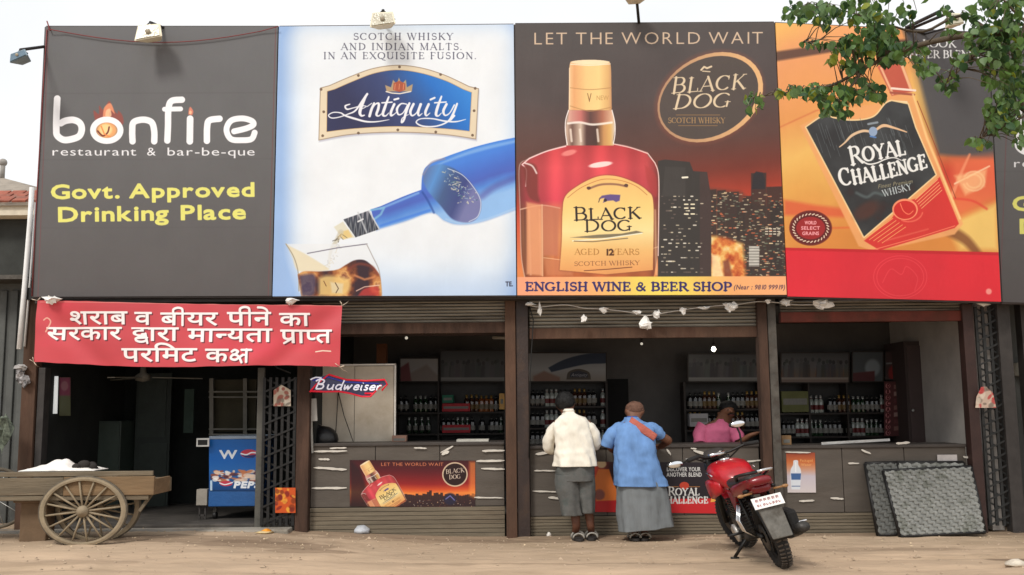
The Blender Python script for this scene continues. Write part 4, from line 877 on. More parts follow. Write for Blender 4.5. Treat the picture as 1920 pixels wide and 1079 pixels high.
# ---------------------------------------------------------------- floodlights on arms
LCREAM = mat('lamp_cream', (222,214,190), .5, .1, 9); LGREY = mat('lamp_grey', (120,140,152), .4, .1, 9); LGL = mat('lamp_glass', (176,170,150), .2, .1, 9, spec=.8); ARMM = mat('black_arm', (40,38,38), .6)
def flood(px, py, w, h, ax, ay, body, glass, label, Y=-.85, face=1, tilt=.0):
    c = pt(px, py, Y); t = root('floodlight', c, label, 'floodlight'); s_ = ppm(Y); W, H = w/s_/2, h/s_/2
    b = MB(); ca, sa = math.cos(tilt), math.sin(tilt)
    def q(x, y, z): return (c.x+x*ca-z*sa, c.y+y, c.z+x*sa+z*ca)
    b.add([q(-W,-.05,-H),q(W,-.05,-H*.7),q(W*.8,.0,H),q(-W*.8,.0,H),q(-W*.5,.16,-H*.5),q(W*.5,.16,-H*.4),q(W*.45,.14,H*.8),q(-W*.45,.14,H*.8)], [(0,3,2,1),(4,5,6,7),(0,1,5,4),(1,2,6,5),(2,3,7,6),(3,0,4,7)])
    b.build('housing', body, t, bev=.01)
    b = MB(); b.add([q(-W*.85,-.054,-H*.82),q(W*.85,-.054,-H*.58),q(W*.68,-.008,H*.7),q(-W*.68,-.008,H*.8)], [(0,1,2,3)]); b.build('glass', glass, t, fix=False, solid=.008)
    b = MB(); b.ball(q(0, -.055, 0), min(W, H)*.3, 6, (1,.4,1)); b.build('bulb', mat('lamp_bulb', (150,140,120), .3), t)
    a = pt(ax, ay, -.3); top = pt(px+ (ax-px)*.05, py-h*.55, Y+.05)
    b = MB(); b.tube([a, top], .018, 8); b.tube([q(-W*.9,0,0), top, q(W*.9,0,0)], .008, 6); b.build('arm', ARMM, t)
flood(280, 62, 56, 36, 306, 52, LCREAM, LGL, 'cream floodlight above the dark restaurant billboard', tilt=.08, Y=-.56)
flood(718, 38, 52, 34, 722, 48, LCREAM, LGL, 'cream floodlight above the white billboard', Y=-.58, tilt=.05)
flood(36, 106, 38, 22, 82, 88, LGREY, mat('lamp_blue_glass', (88,110,126), .25), 'small blue-grey floodlight hanging off the left billboard corner', Y=-.8, tilt=.35)
flood(1192, -6, 46, 20, 1198, 44, LCREAM, LGL, 'floodlight half cut by the top edge above the skyline billboard', Y=-.6)
flood(1790, 38, 30, 30, 1700, 58, LCREAM, LGL, 'grey-white floodlight among the leaves above the orange billboard', Y=-.9)
b = MB(); b.tube([pt(1700, 52, -.3), pt(1762, 22, -.9)], .022, 8); b.tube([pt(1700,52,-.3), pt(1735, 64, -.31)], .012, 6); b.tube([pt(1735,64,-.32), pt(1800,46,-.8)], .012, 6)
tag(b.build('lamp_arm', ARMM), 'bare black steel arm without a lamp rising between leaves above the orange billboard', 'bracket')
b = MB(); b.tube([pt(90,55,-.35)]+[pt(90+(520-90)*i/14, 55+26*math.sin(math.pi*min(1, i/14))**1.0-2*i/14, -.325) for i in range(1,14)]+[pt(522,50,-.35)], .006, 5)
tag(b.build('electric_wire', mat('red_wire', (120,52,52), .6)), 'thin red wire sagging along the top of the dark restaurant billboard', 'wire')
b = MB(); b.tube([pt(88,40,-.3), pt(94,58,-.33)], .008, 5); b.tube([pt(88,56,-.31), pt(80,180,-.31), pt(66,420,-.31), pt(60,556,-.31)], .007, 5)
tag(b.build('side_wire', mat('red_wire', (120,52,52), .6)), 'dull red wire running down the left side of the dark billboard', 'wire')
# ---------------------------------------------------------------- back room shelves, posters, bottles
SHELF = mat('shelf_dark_wood', (44,36,32), .6, .2, 5); BLK = mat('black_paint', (26,25,25), .5, .2, 8)
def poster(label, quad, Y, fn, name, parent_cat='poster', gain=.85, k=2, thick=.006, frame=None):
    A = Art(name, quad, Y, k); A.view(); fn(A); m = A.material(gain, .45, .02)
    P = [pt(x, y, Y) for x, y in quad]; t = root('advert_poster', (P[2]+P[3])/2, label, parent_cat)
    A.sheet('printed_sheet', quad, t, m, thick)
    if frame:
        b = MB()
        for a, c in ((0,1),(1,2),(2,3),(3,0)): b.bar(P[a]+Vector((0,.002,0)), P[c]+Vector((0,.002,0)), .016, .016, (0,1,0))
        b.build('frame', frame, t)
    return t
def R(x0, y0, x1, y1): return [(x0,y0),(x1,y0),(x1,y1),(x0,y1)]
YS = 2.35                                       # front of the shelf units
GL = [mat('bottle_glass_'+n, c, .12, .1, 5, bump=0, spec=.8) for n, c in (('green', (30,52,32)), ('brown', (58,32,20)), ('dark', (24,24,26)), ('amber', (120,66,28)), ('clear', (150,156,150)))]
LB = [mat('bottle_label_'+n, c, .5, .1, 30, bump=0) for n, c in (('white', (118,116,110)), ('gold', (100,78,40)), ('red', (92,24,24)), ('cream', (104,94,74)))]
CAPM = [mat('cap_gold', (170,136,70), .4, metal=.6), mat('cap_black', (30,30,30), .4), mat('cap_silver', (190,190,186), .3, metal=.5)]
def bottle_proto(kind):
    b = MB(); h = .27
    prof = {0: [(0,0),(.034,0),(.036,.01),(.036,.15),(.03,.18),(.014,.21),(.0125,.25),(0,.25)],
            1: [(0,0),(.04,0),(.042,.01),(.042,.16),(.036,.185),(.015,.2),(.0135,.235),(0,.235)],
            2: [(0,0),(.03,0),(.031,.01),(.031,.12),(.026,.16),(.012,.2),(.012,.23),(0,.23)]}[kind[0]]
    b.use(GL[kind[1]]); b.lathe((0,0,0), (0,0,1), prof, 10)
    b.use(LB[kind[2]]); r = prof[2][0]+.0012; b.lathe((0,0,0), (0,0,1), [(r, .045), (r, .115)], 10); b.lathe((0,0,0), (0,0,1), [(.0158, .207), (.0148, .222)], 8)
    b.use(CAPM[kind[3]]); tz = prof[-1][1]; b.lathe((0,0,0), (0,0,1), [(.0155, tz-.03), (.0155, tz+.008), (0, tz+.008)], 8)
    return b
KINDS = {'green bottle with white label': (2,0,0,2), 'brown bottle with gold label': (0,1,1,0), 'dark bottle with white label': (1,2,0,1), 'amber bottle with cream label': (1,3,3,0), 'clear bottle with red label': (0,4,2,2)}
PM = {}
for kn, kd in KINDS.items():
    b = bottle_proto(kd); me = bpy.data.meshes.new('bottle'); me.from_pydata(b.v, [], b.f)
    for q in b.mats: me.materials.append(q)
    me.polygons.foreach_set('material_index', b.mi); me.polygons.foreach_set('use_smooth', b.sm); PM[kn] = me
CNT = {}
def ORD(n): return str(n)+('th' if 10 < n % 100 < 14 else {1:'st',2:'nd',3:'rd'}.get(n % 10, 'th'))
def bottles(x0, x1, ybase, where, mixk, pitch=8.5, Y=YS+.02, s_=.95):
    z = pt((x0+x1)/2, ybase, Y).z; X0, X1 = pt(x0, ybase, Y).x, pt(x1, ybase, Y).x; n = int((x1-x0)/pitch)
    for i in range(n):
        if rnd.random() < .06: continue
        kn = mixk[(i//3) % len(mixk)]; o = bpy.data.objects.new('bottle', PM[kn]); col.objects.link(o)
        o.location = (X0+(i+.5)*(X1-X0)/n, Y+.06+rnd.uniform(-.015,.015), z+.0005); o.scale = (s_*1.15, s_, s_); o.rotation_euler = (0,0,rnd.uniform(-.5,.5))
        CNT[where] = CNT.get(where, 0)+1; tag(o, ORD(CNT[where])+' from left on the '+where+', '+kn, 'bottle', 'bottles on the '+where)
def shelf_unit(x0, x1, ytop, ybot, boards, label, posts_=()):
    X0, X1, Z0, Z1 = prect(x0, x1, ytop, ybot, YS); t = root('bottle_shelf', ((X0+X1)/2, YS, Z0), label, 'shelf')
    b = MB(); b.box(X0, X1, YS+.28, YS+.31, Z0, Z1); b.build('back_board', BLK, t)
    for X in (X0, X1): b = MB(); b.box(X-.015, X+.015, YS-.005, YS+.279, Z0, Z1); b.build('side_board', SHELF, t)
    for y in boards: z = pt((x0+x1)/2, y, YS).z; b = MB(); b.box(X0+.016, X1-.016, YS-.002, YS+.278, z-.025, z); b.build('shelf_board', SHELF, t)
    for px in posts_: X = pt(px, (ytop+ybot)/2, YS).x; b = MB(); b.box(X-.012, X+.012, YS-.004, YS+.27, Z0+.002, Z1-.002); b.build('divider', SHELF, t)
shelf_unit(742, 947, 716, 905, (773, 813), 'dark bottle shelf behind the counter with the sunset advert', (822,))
shelf_unit(985, 1139, 716, 905, (762, 802), 'dark bottle shelf behind the customer in the white shirt')
shelf_unit(1286, 1430, 716, 905, (767, 806), 'dark bottle shelf behind the shopkeeper')
shelf_unit(1462, 1700, 716, 905, (774, 818), 'long dark bottle shelf in the right-hand shop', (1520, 1592))
MX = list(KINDS)
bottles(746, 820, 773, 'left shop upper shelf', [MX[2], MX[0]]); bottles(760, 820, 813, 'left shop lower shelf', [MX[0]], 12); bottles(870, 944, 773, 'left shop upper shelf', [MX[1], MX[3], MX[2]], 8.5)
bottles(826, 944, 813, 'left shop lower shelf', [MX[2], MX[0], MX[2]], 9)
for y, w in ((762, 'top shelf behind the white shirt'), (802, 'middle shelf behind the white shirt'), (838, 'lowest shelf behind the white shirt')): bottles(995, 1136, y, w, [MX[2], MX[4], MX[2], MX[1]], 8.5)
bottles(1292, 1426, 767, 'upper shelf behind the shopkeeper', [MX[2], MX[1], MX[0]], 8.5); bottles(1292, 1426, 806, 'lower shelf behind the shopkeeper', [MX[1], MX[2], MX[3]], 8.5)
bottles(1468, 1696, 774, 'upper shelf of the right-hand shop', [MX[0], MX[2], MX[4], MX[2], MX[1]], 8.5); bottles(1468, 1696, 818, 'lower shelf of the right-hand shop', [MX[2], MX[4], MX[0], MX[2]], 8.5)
# cartons
def carton(x0, x1, y0, y1, m, label, Y=YS-.03, d=.2, strip=None):
    X0, X1, Z0, Z1 = prect(x0, x1, y0, y1, Y); t = root('carton', ((X0+X1)/2, Y, Z0), label, 'carton')
    b = MB(); b.box(X0, X1, Y, Y+d, Z0, Z1); b.build('box', m, t, bev=.003)
    b = MB(); b.box(X0+.02, X1-.02, Y-.003, Y, Z0+(Z1-Z0)*.35, Z0+(Z1-Z0)*.65); b.build('printed_band', strip or LB[0], t)
REDC = mat('red_carton', (176,34,44), .6); CRD = mat('brown_carton', (140,110,76), .8)
carton(829, 881, 757, 772, REDC, 'red carton lying on the upper shelf of the left shop'); carton(829, 882, 797, 812, REDC, 'red carton lying on the lower shelf of the left shop')
carton(829, 850, 741, 756, mat('green_carton', (30,110,84), .6), 'small green carton on top of the red carton'); carton(735, 762, 817, 832, mat('pink_carton', (150,116,100), .8), 'small brownish box beside the pale board on the counter', Y=.5, d=.12)
carton(1466, 1484, 817, 838, CRD, 'little tan box standing at the left end of the right-hand counter', Y=.35, d=.1)
carton(1466, 1516, 734, 773, mat('olive_carton', (104,106,66), .8), 'olive carton beside the bottles in the right-hand shop')
carton(1293, 1328, 776, 800, mat('white_carton', (170,168,170), .7), 'white box on the shelf left of the shopkeeper', Y=YS-.12)
carton(936, 946, 738, 768, mat('amber_carton', (206,160,90), .6), 'narrow amber box at the right end of the upper shelf, left shop', Y=YS-.05)
# vertical red and white sign among shelves, right shop
A = Art('strip_sign', R(1658,716,1700,818), YS-.1, 2); A.view(); A.fill((92,48,48))
for i in range(9): A.ell(1665, 724+i*11, 4.5, 4.5, (206,130,130)); A.text('OROCAMPO'[i % 8], 1663, 727+i*11, 7, 5, (90,30,34), bold=.1)
for i in range(7): A.poly([(1676,722+i*13),(1694,720+i*13),(1694,728+i*13),(1676,730+i*13)], [(150,110,100),(180,150,140),(110,60,60)][i % 3], .8, 1.5)
sg = root('shelf_sign', pt(1679, 818, YS-.1), 'narrow red and white upright sign among the bottles of the right-hand shop', 'sign'); A.sheet('printed_panel', R(1658,716,1700,818), sg, A.material(.8), .01)
# posters above the shelves
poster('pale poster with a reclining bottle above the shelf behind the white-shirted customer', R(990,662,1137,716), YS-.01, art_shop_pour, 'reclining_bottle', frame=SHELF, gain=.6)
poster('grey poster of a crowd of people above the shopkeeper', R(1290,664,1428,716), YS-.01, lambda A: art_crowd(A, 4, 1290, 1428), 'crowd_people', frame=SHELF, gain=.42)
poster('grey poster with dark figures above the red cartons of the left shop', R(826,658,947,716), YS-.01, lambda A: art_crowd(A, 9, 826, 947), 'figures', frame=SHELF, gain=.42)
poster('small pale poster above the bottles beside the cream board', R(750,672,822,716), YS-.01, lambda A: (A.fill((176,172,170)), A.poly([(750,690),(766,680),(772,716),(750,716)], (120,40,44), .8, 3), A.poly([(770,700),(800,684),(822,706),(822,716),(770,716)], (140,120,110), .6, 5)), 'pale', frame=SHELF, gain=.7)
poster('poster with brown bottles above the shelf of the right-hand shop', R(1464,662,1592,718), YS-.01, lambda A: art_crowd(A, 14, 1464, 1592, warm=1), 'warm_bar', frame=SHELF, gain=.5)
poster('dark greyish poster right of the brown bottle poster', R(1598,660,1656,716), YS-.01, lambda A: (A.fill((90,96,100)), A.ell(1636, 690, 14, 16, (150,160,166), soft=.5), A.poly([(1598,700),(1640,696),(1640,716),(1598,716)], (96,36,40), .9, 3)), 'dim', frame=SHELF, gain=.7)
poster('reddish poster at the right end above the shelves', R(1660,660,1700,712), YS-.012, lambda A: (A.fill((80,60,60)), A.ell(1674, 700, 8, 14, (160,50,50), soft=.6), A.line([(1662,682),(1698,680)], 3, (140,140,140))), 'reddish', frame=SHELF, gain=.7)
# back door and inner wardrobe panels
b = MB(); pbox(b, 1140, 1180, 711, 905, BACK-.06, BACK-.003); tag(b.build('back_door', mat('black_doorway', (14,14,15), .8), loc=(0,0,0)), 'black back doorway between the shelf and the grey wall', 'door')
t = root('wall_cupboard', pt(1730, 900, 2.2), 'plain dark brown cupboard beside the right end of the shelves', 'cupboard')
b = MB(); pbox(b, 1702, 1757, 640, 905, 1.9, 2.6); b.build('carcass', mat('dull_brown_board', (70,58,56), .7, .1, 3), t); b = MB(); pbox(b, 1707, 1751, 648, 896, 1.88, 1.899); b.build('door', mat('dull_brown_door', (78,64,62), .6, .1, 3), t, bev=.003); b = MB(); b.ball(pt(1712, 770, 1.86), .02, 5); b.build('handle', CAPM[2], t)
# pale hardboard panel in the left shop
b = MB(); pbox(b, 592, 664, 687, 832, .62, .64); pbox(b, 665, 738, 687, 832, .62, .64); o = b.build('hardboard_panel', mat('cream_hardboard', (196,186,170), .8, .08, 3, c2=(178,166,148)), loc=(0,0,0))
tag(o, 'cream hardboard panel standing on the counter behind the neon beer sign', 'board')
b = MB(); pbox(b, 739, 742, 684, 832, .6, .64); pbox(b, 590, 742, 683, 686, .6, .64); tag(b.build('board_trim', mat('white_trim', (226,222,214), .5), loc=(0,0,0)), 'white edging strip along the right side of the cream board', 'trim')
b = MB(); b.tube([pt(634,735,.6), pt(632,770,.58), pt(628,834,.56)], .005, 5); b.tube([pt(634,735,.6), pt(645,780,.58), pt(664,834,.56)], .005, 5); tag(b.build('cable', BLK), 'two thin black cables hanging down the cream board', 'cable')
b = MB(); pbox(b, 706, 724, 645, 682, 1.6, 1.75); tag(b.build('wooden_box', mat('orange_wood', (112,66,36), .7)), 'small orange-brown wooden box high on the wall above the cream board', 'box')
# bundle under the board (dark round thing on the counter)
b = MB(); b.ball(pt(606, 824, .4), .16, 8, (1.15,.8,1)); b.ball(pt(596, 806, .42), .07, 6); tag(b.build('black_helmet', mat('black_gloss', (22,22,24), .3)), 'round black helmet-like bundle on the left end of the counter', 'helmet')
b = MB(); b.bar(pt(586,748,.1), pt(588,790,.1), .09, .03); b.bar(pt(584,790,.1), pt(586,850,.08), .02,.02); tag(b.build('paper_roll', mat('grey_paper', (170,168,162), .6)), 'small grey paper roll hanging on the post under the neon sign', 'paper')

# neon beer sign
NW, NR, NB = mat('neon_white', (236,236,244), .3, emit=((230,230,255), .25)), mat('neon_red_tube', (206,30,50), .3, emit=((220,20,50), .25)), mat('neon_blue', (50,60,150), .3, emit=((60,70,200), .15))
z = lambda P, dy=0: [pt(560+x/3.721, 550+y/3.721, -.1+dy) for x, y in P]
t = root('neon_sign', pt(650, 748, -.1), 'red, white and blue bow-shaped neon beer sign in front of the cream board', 'neon sign')
b = MB(); b.prism(z([(85,600),(200,570),(330,612),(600,600),(620,632),(550,668),(500,722),(440,716),(280,690),(80,690)], .02), (0,.012,0)); b.build('backing', mat('deep_blue_acrylic', (44,50,96), .3, spec=.7), t)
b = MB()
for P in ([(85,684),(180,688),(280,686),(360,700),(440,722),(500,722),(560,660)], [(180,592),(210,568),(330,604),(470,612),(600,604),(618,636),(580,680)], [(78,690),(120,640),(180,592)], [(460,700),(520,700),(580,640)]): b.tube([p for p in z(P)], .011, 6)
b.build('red_tube', NR, t)
def sc_(P): return [p for p in z(smooth(P, 4), -.015)]
b = MB()
LET = {'B': [[(0,0),(.12,1)],[(-.18,.86),(.1,1.08),(.5,.95),(.45,.62),(.12,.53)],[(.12,.53),(.55,.42),(.48,.05),(0,0)]], 'u': [[(0,.55),(-.02,.1),(.18,0),(.38,.2),(.42,.55)],[(.42,.55),(.4,0),(.5,0)]],
  'd': [[(.42,.5),(.1,.5),(0,.15),(.2,0),(.42,.2)],[(.52,1.05),(.42,0),(.52,0)]], 'w': [[(0,.55),(.05,0),(.28,.45),(.32,0),(.6,.55)]], 'e': [[(.02,.28),(.38,.32),(.3,.55),(.08,.45),(0,.12),(.2,0),(.42,.12)]],
  'i': [[(.06,.55),(.04,.05),(.16,0)],[(.1,.75),(.12,.8)]], 's': [[(.34,.5),(.12,.52),(.1,.32),(.3,.2),(.2,0),(0,.06)]], 'r': [[(.02,.55),(.04,0)],[(.04,.3),(.18,.54),(.34,.5)]]}
x_ = 120.0
for ch, w_ in (('B',80),('u',56),('d',58),('w',68),('e',46),('i',24),('s',42),('e',46),('r',36)):
    dr = (x_-120)*.028
    for P in LET[ch]: b.tube(sc_([(x_+px_*84+py_*18, 668+dr-py_*62) for px_, py_ in P]), .0095, 5)
    x_ += w_
b.tube(sc_([(82,604),(120,588),(160,592)]), .0085, 5)
b.build('white_lettering', NW, t)
b = MB(); b.tube([p for p in z([(100,610),(200,585),(320,620),(560,632)], .0)], .008, 5); b.build('blue_tube', NB, t)

# lit bulbs and their holders under the ceilings
BULB = mat('lit_bulb', (255,250,235), .3, emit=((255,246,226), 14)); BULBD = mat('dim_bulb', (220,216,206), .3, emit=((255,246,226), .5))
for px, py, Y, r, m, lb in ((1338, 655, 1.3, .03, BULB, 'bright lit bulb hanging above the shopkeeper'), (1203, 645, 1.5, .018, BULBD, 'dim bulb above the grey wall between the shelves'), (762, 634, 1.2, .02, BULBD, 'dim bulb hanging over the left shop counter')):
    p = pt(px, py, Y); t = root('ceiling_bulb', p, lb, 'light bulb'); b = MB(); b.ball(p, r, 8); b.build('bulb', m, t); b = MB(); b.tube([p+Vector((0,0,r)), p+Vector((0,0,r+.05))], .018, 8); b.tube([p+Vector((0,0,r+.05)), Vector((p.x, p.y, CZ))], .004, 5); b.build('holder', DARKST, t)
ld = bpy.data.lights.new('bulb_light', 'POINT'); ld.energy = 3; ld.color = (1,.93,.82); ld.shadow_soft_size = .05; lo = bpy.data.objects.new('bulb_light', ld); col.objects.link(lo); lo.location = pt(1338, 655, 1.3)-Vector((0,.0,.08))
b = MB(); p = pt(925, 632, .8); b.tube([p, p+Vector((.0,0,-.01)), pt(948, 634, .6)], .02, 8); tag(b.build('tube_lamp', mat('unlit_tube', (150,144,134), .4)), 'short unlit tube lamp high in the left shop', 'lamp')

# ---------------------------------------------------------------- counter fronts: posters, tape, scraps
YC = .093
poster('wide sunset advert with a tilted whisky bottle on the left counter front', [(656,863),(891,864),(891,951),(656,950)], YC, art_small_dog, 'sunset_advert', k=2.5)
poster('black and red whisky advert on the counter behind the two customers', [(1098,866),(1402,868),(1402,964),(1098,960)], YC, art_small_royal, 'black_red_advert', k=2.5)
poster('small bottled water poster on the counter right of the motorcycle', [(1474,850),(1528,849),(1530,924),(1477,924)], .088, art_water, 'water_advert', k=2.5)
TAPE = mat('white_tape', (204,198,188), .5, .08, 10)
def tape(x0, y0, x1, y1, w, label, Y=.095, m=TAPE):
    a, c = pt(x0, y0, Y), pt(x1, y1, Y); b = MB(); n = 7; s_ = ppm(Y); pts = []
    for i in range(n+1): f = i/n; pts.append(a.lerp(c, f)+Vector((0, -.0005, rnd.uniform(-.002,.002))))
    ws = [w/s_*(.26+.16*rnd.random())*(.35 if _ is pts[0] or _ is pts[-1] else 1) for _ in pts]; up = [p+Vector((0,0,q)) for p, q in zip(pts, ws)]; dn = [p-Vector((0,0,q)) for p, q in zip(pts, ws)]
    b.prism(up+dn[::-1], (0,.0015,0)); tag(b.build('tape_scrap', m), label, 'tape', 'torn tape and paper scraps on the counter fronts')
for x0,y0,x1,y1,w,lb in ((588,847,651,846,5,'upper long white tape strip at the left of the sunset advert'), (618,841,650,840,4,'short torn scrap right above the upper left tape strip'), (597,861,618,862,5,'small pale scrap below the upper left tape strip'), (588,877,650,881,6,'wavy white tape strip left of the sunset advert'), (584,916,650,915,6,'lowest long white tape strip left of the sunset advert'),
    (904,846,946,845,6,'white tape strip at the upper right of the left counter'), (893,865,946,864,5,'long white tape strip beside the top of the sunset advert'), (902,879,946,880,5,'shorter white tape strip right of the sunset advert'), (889,933,944,934,4,'thin tape strip low right of the sunset advert'), (776,840,800,841,4,'tiny scraps above the middle of the sunset advert'),
    (826,849,850,837,5,'crumpled white scrap above the sunset advert'), (828,852,842,847,8,'folded white scrap under the crumpled one above the sunset advert'), (1001,883,1042,883,4,'thin tape strip on the counter left of the white-shirted customer'), (998,921,1046,923,4,'lower tape strip left of the white-shirted customer'), (1028,933,1052,935,6,'short tape piece by the shorts of the white-shirted customer'),
    (1004,852,1036,848,7,'greenish-white crumpled tape at the elbow of the white-shirted customer'), (1250,843,1258,853,8,'small white scrap right of the blue-shirted customer'), (1300,845,1328,853,7,'white paper scrap on the counter left of the motorcycle mirror'), (1295,841,1306,842,4,'tiny scrap at the counter edge left of the mirror'), (1393,867,1428,863,4,'thin tape piece behind the motorcycle handlebar'),
    (1615,844,1633,851,5,'white scrap high on the right-hand counter'), (1590,869,1611,869,4,'small tape piece on the right-hand counter'), (1498,940,1527,939,5,'tape piece under the water poster'), (1557,934,1582,936,5,'small pale scrap in the middle of the right-hand counter'), (1806,857,1816,858,5,'tiny scrap near the right post'), (1472,848,1520,849,4,'tape along the top of the water poster'),
    (1680,832,1706,830,6,'crumpled scrap on top of the right-hand counter')):
    tape(x0,y0,x1,y1,w,lb, Y=.075 if y0 < 849 or 'top' in lb else (.085 if 'water' not in lb else .083))
X0, X1, Z0, Z1 = prect(1758, 1795, 853, 868, .07); b = MB(); b.box(X0, X1, .072, .08, Z0, Z1); tag(b.build('paper_note', mat('note_paper', (186,180,178), .7), bev=.001), 'pale rectangular paper stuck above the woven cot frames', 'paper')
b = MB(); b.bar(pt(1540,832,.2), pt(1668,825,.3), .012, .03); tag(b.build('metal_rod', mat('bright_metal', (190,190,188), .35, metal=.7)), 'thin bright metal strip lying on the right-hand counter', 'rod')
X0, X1, Z0, Z1 = prect(856, 916, 826, 832, .2); b = MB(); b.box(X0, X1, .2, .5, CT1, CT1+.025); tag(b.build('newspaper', mat('newsprint', (190,186,176), .8), bev=.002), 'folded paper lying on the left shop counter', 'newspaper')

# ---------------------------------------------------------------- string of torn plastic bags under the skyline billboard
STR = mat('dirty_string', (196,190,182), .7)
path = [(992,572),(1010,576),(1060,572),(1094,578),(1130,580),(1175,585),(1210,592),(1240,588),(1290,580),(1340,574),(1378,572),(1420,566),(1460,568),(1500,572),(1560,570)]
b = MB(); b.tube([pt(x, y, -.12) for x, y in smooth(path, 5)], .006, 5); tag(b.build('bunting_string', STR), 'sagging string tied with plastic scraps under the skyline billboard', 'string')
def scrap(px, py, w, h, lb, Y=-.14, m=WHITEP, seed=0, up=True, name='plastic_bag', cat='plastic bag'):
    r = random.Random(seed+int(px)); s_ = ppm(Y); c = pt(px, py, Y); W, H = w/s_/2, h/s_/2; b = MB()
    n = 10; rings = []
    for k, (f, q) in enumerate(((1, .08), (.7, .4), (.2, .75), (-.4, 1), (-.85, .85), (-1, .3)) if up else ((1, .5), (.6, 1), (0, .9), (-.5, .6), (-1, .15))):
        rings.append([c+Vector((W*q*math.cos(a)*(1+r.uniform(-.55,.45)), .6*W*q*math.sin(a)*(1+r.uniform(-.6,.5)), H*f+r.uniform(-.4,.4)*H)) for a in [2*math.pi*j/n for j in range(n)]])
    b.loft(rings); b.sm = [False]*len(b.f); o = b.build(name, m); tag(o, lb, cat, 'scraps of white plastic tied to the shop front' if cat == 'plastic bag' else None); return o
for x,y,w,h,u,lb in ((1012,580,8,22,1,'narrow white plastic scrap at the left end of the string'),(994,570,22,6,1,'flat white plastic piece on the post at the left end of the string'),(1095,597,12,12,1,'small round white plastic knot hanging under the string'),(1132,582,18,10,0,'greyish plastic scrap on the left part of the string'),(1195,586,20,7,0,'thin torn plastic left of the hanging white bag'),
    (1212,605,22,24,1,'pear-shaped white plastic bag hanging at the middle of the string'),(1232,590,18,14,0,'crumpled clear plastic right of the hanging white bag'),(1281,584,14,12,0,'small triangular plastic scrap on the string'),(1320,578,24,5,0,'long thin plastic shred on the string'),(1369,576,26,17,0,'large triangular white plastic scrap near the right end of the string'),
    (1440,566,12,8,0,'tiny white plastic scrap on the right post'),(1474,568,20,12,0,'torn white plastic just right of the right post'),(1542,572,38,16,0,'wide crumpled white plastic under the orange billboard'),(1843,570,26,9,0,'flat white plastic piece under the lower right corner of the orange billboard'),
    (96,563,30,14,0,'knotted white plastic at the top left corner of the red banner'),(545,566,26,10,0,'small knotted plastic at the top of the red banner right part')):
    scrap(x,y,w,h,lb,Y=-.14 if x > 600 else -.46, up=bool(u))
for i, (x,y,w,h) in enumerate(((40,690,24,10),(36,705,18,26),(46,716,22,20))): scrap(x,y,w,h,['flat grey-white plastic shred on the left rusty post','crumpled black and white plastic on the left rusty post','lower crumpled plastic tuft on the left rusty post'][i], Y=-.06, m=[mat('grey_plastic',(170,166,164),.4), mat('mottled_plastic',(150,146,146),.35,.5,30,c2=(40,38,40)), mat('mottled_plastic',(150,146,146),.35,.5,30,c2=(40,38,40))][i], up=False)

# ---------------------------------------------------------------- folding lattice gates
def lattice(x0, x1, y0, y1, n, label, Y=.0, m=BLK, rows=9):
    t = root('folding_gate', pt((x0+x1)/2, y1, Y), label, 'gate')
    Xs = [prect(x0+(x1-x0)*i/n-.5, x0+(x1-x0)*i/n+.5, y0, y1, Y)[0] for i in range(n+1)]; Z0, Z1 = prect(x0, x1, y0, y1, Y)[2:]
    for i in range(n+1): b = MB(); b.box(Xs[i]-.016, Xs[i]+.016, Y-.012, Y+.012, Z0, Z1); b.build('bar', m, t)
    for k in range(rows):
        za, zb = Z0+(Z1-Z0)*(k+.1)/rows, Z0+(Z1-Z0)*(k+.9)/rows
        b = MB(); b.bar((Xs[0],Y-.02,za),(Xs[-1],Y-.02,zb),.02,.008,(0,1,0)); b.bar((Xs[0],Y+.02,zb),(Xs[-1],Y+.02,za),.02,.008,(0,1,0)); b.build('cross_strap', m, t)
    return t
lattice(494, 552, 708, 986, 5, 'folded black lattice gate beside the blue freezer', Y=.0)
post(480, 493, 690, 984, mat('grey_green_pipe', (84,82,76), .6, .2, 6), .03, .05, name='gate_pipe')
lattice(1843, 1882, 575, 986, 3, 'folded dark gate at the right end of the row', Y=.04, m=mat('grey_black_gate', (40,41,41), .6), rows=18)
def sticker(label, quad, Y, seed, c1, c2, c3):
    poster(label, quad, Y, lambda A: art_grill(A, None, quad[0][0], min(q[1] for q in quad), 36, 44, c1, c2, c3, seed), 'sticker%d' % seed, 'picture', k=3)
sticker('small house-shaped picture hung on the lattice gate', [(513,732),(528,722),(545,732),(545,762),(513,762)], -.05, 3, (196,180,160), (150,70,60), (216,206,190))
sticker('small orange-red poster low on the lattice gate', R(516,915,554,962), -.05, 4, (206,86,34), (236,170,60), (120,30,30))
sticker('arched red and cream picture hung on the right-hand gate', [(1829,765),(1831,745),(1840,726),(1849,725),(1862,738),(1868,765)], -.05, 5, (216,190,170), (196,60,60), (236,220,200))
# ---------------------------------------------------------------- things in the open left entrance
FRZ = Art('freezer', R(392,822,494,922), .5, 3); FRZ.view(); art_freezer(FRZ)
t = root('chest_freezer', pt(440, 975, .5), 'blue cola-branded chest freezer standing in the open entrance', 'freezer')
FRZ.sheet('printed_front', R(392,824,493,920), t, FRZ.material(.95, .35), .01)
X0, X1, Z0, Z1 = prect(392, 493, 824, 950, .511); b = MB(); b.box(X0, X1, .511, 1.1, Z0, Z1); b.build('body', mat('freezer_blue', (40,90,150), .4, .08), t, bev=.01)
b = MB(); b.box(X0-.01, X1+.01, .49, 1.12, Z1+.002, Z1+.04); b.build('lid', mat('freezer_lid', (150,164,180), .4), t, bev=.008)
for x in (X0+.06, X1-.06):
    b = MB(); b.tube([(x-.02,.6,.215),(x+.02,.6,.215)], .045, 12); b.build('castor', BLK, t); b = MB(); b.box(x-.02,x+.02,.58,.62,.23,Z0); b.build('leg', GREYST, t)
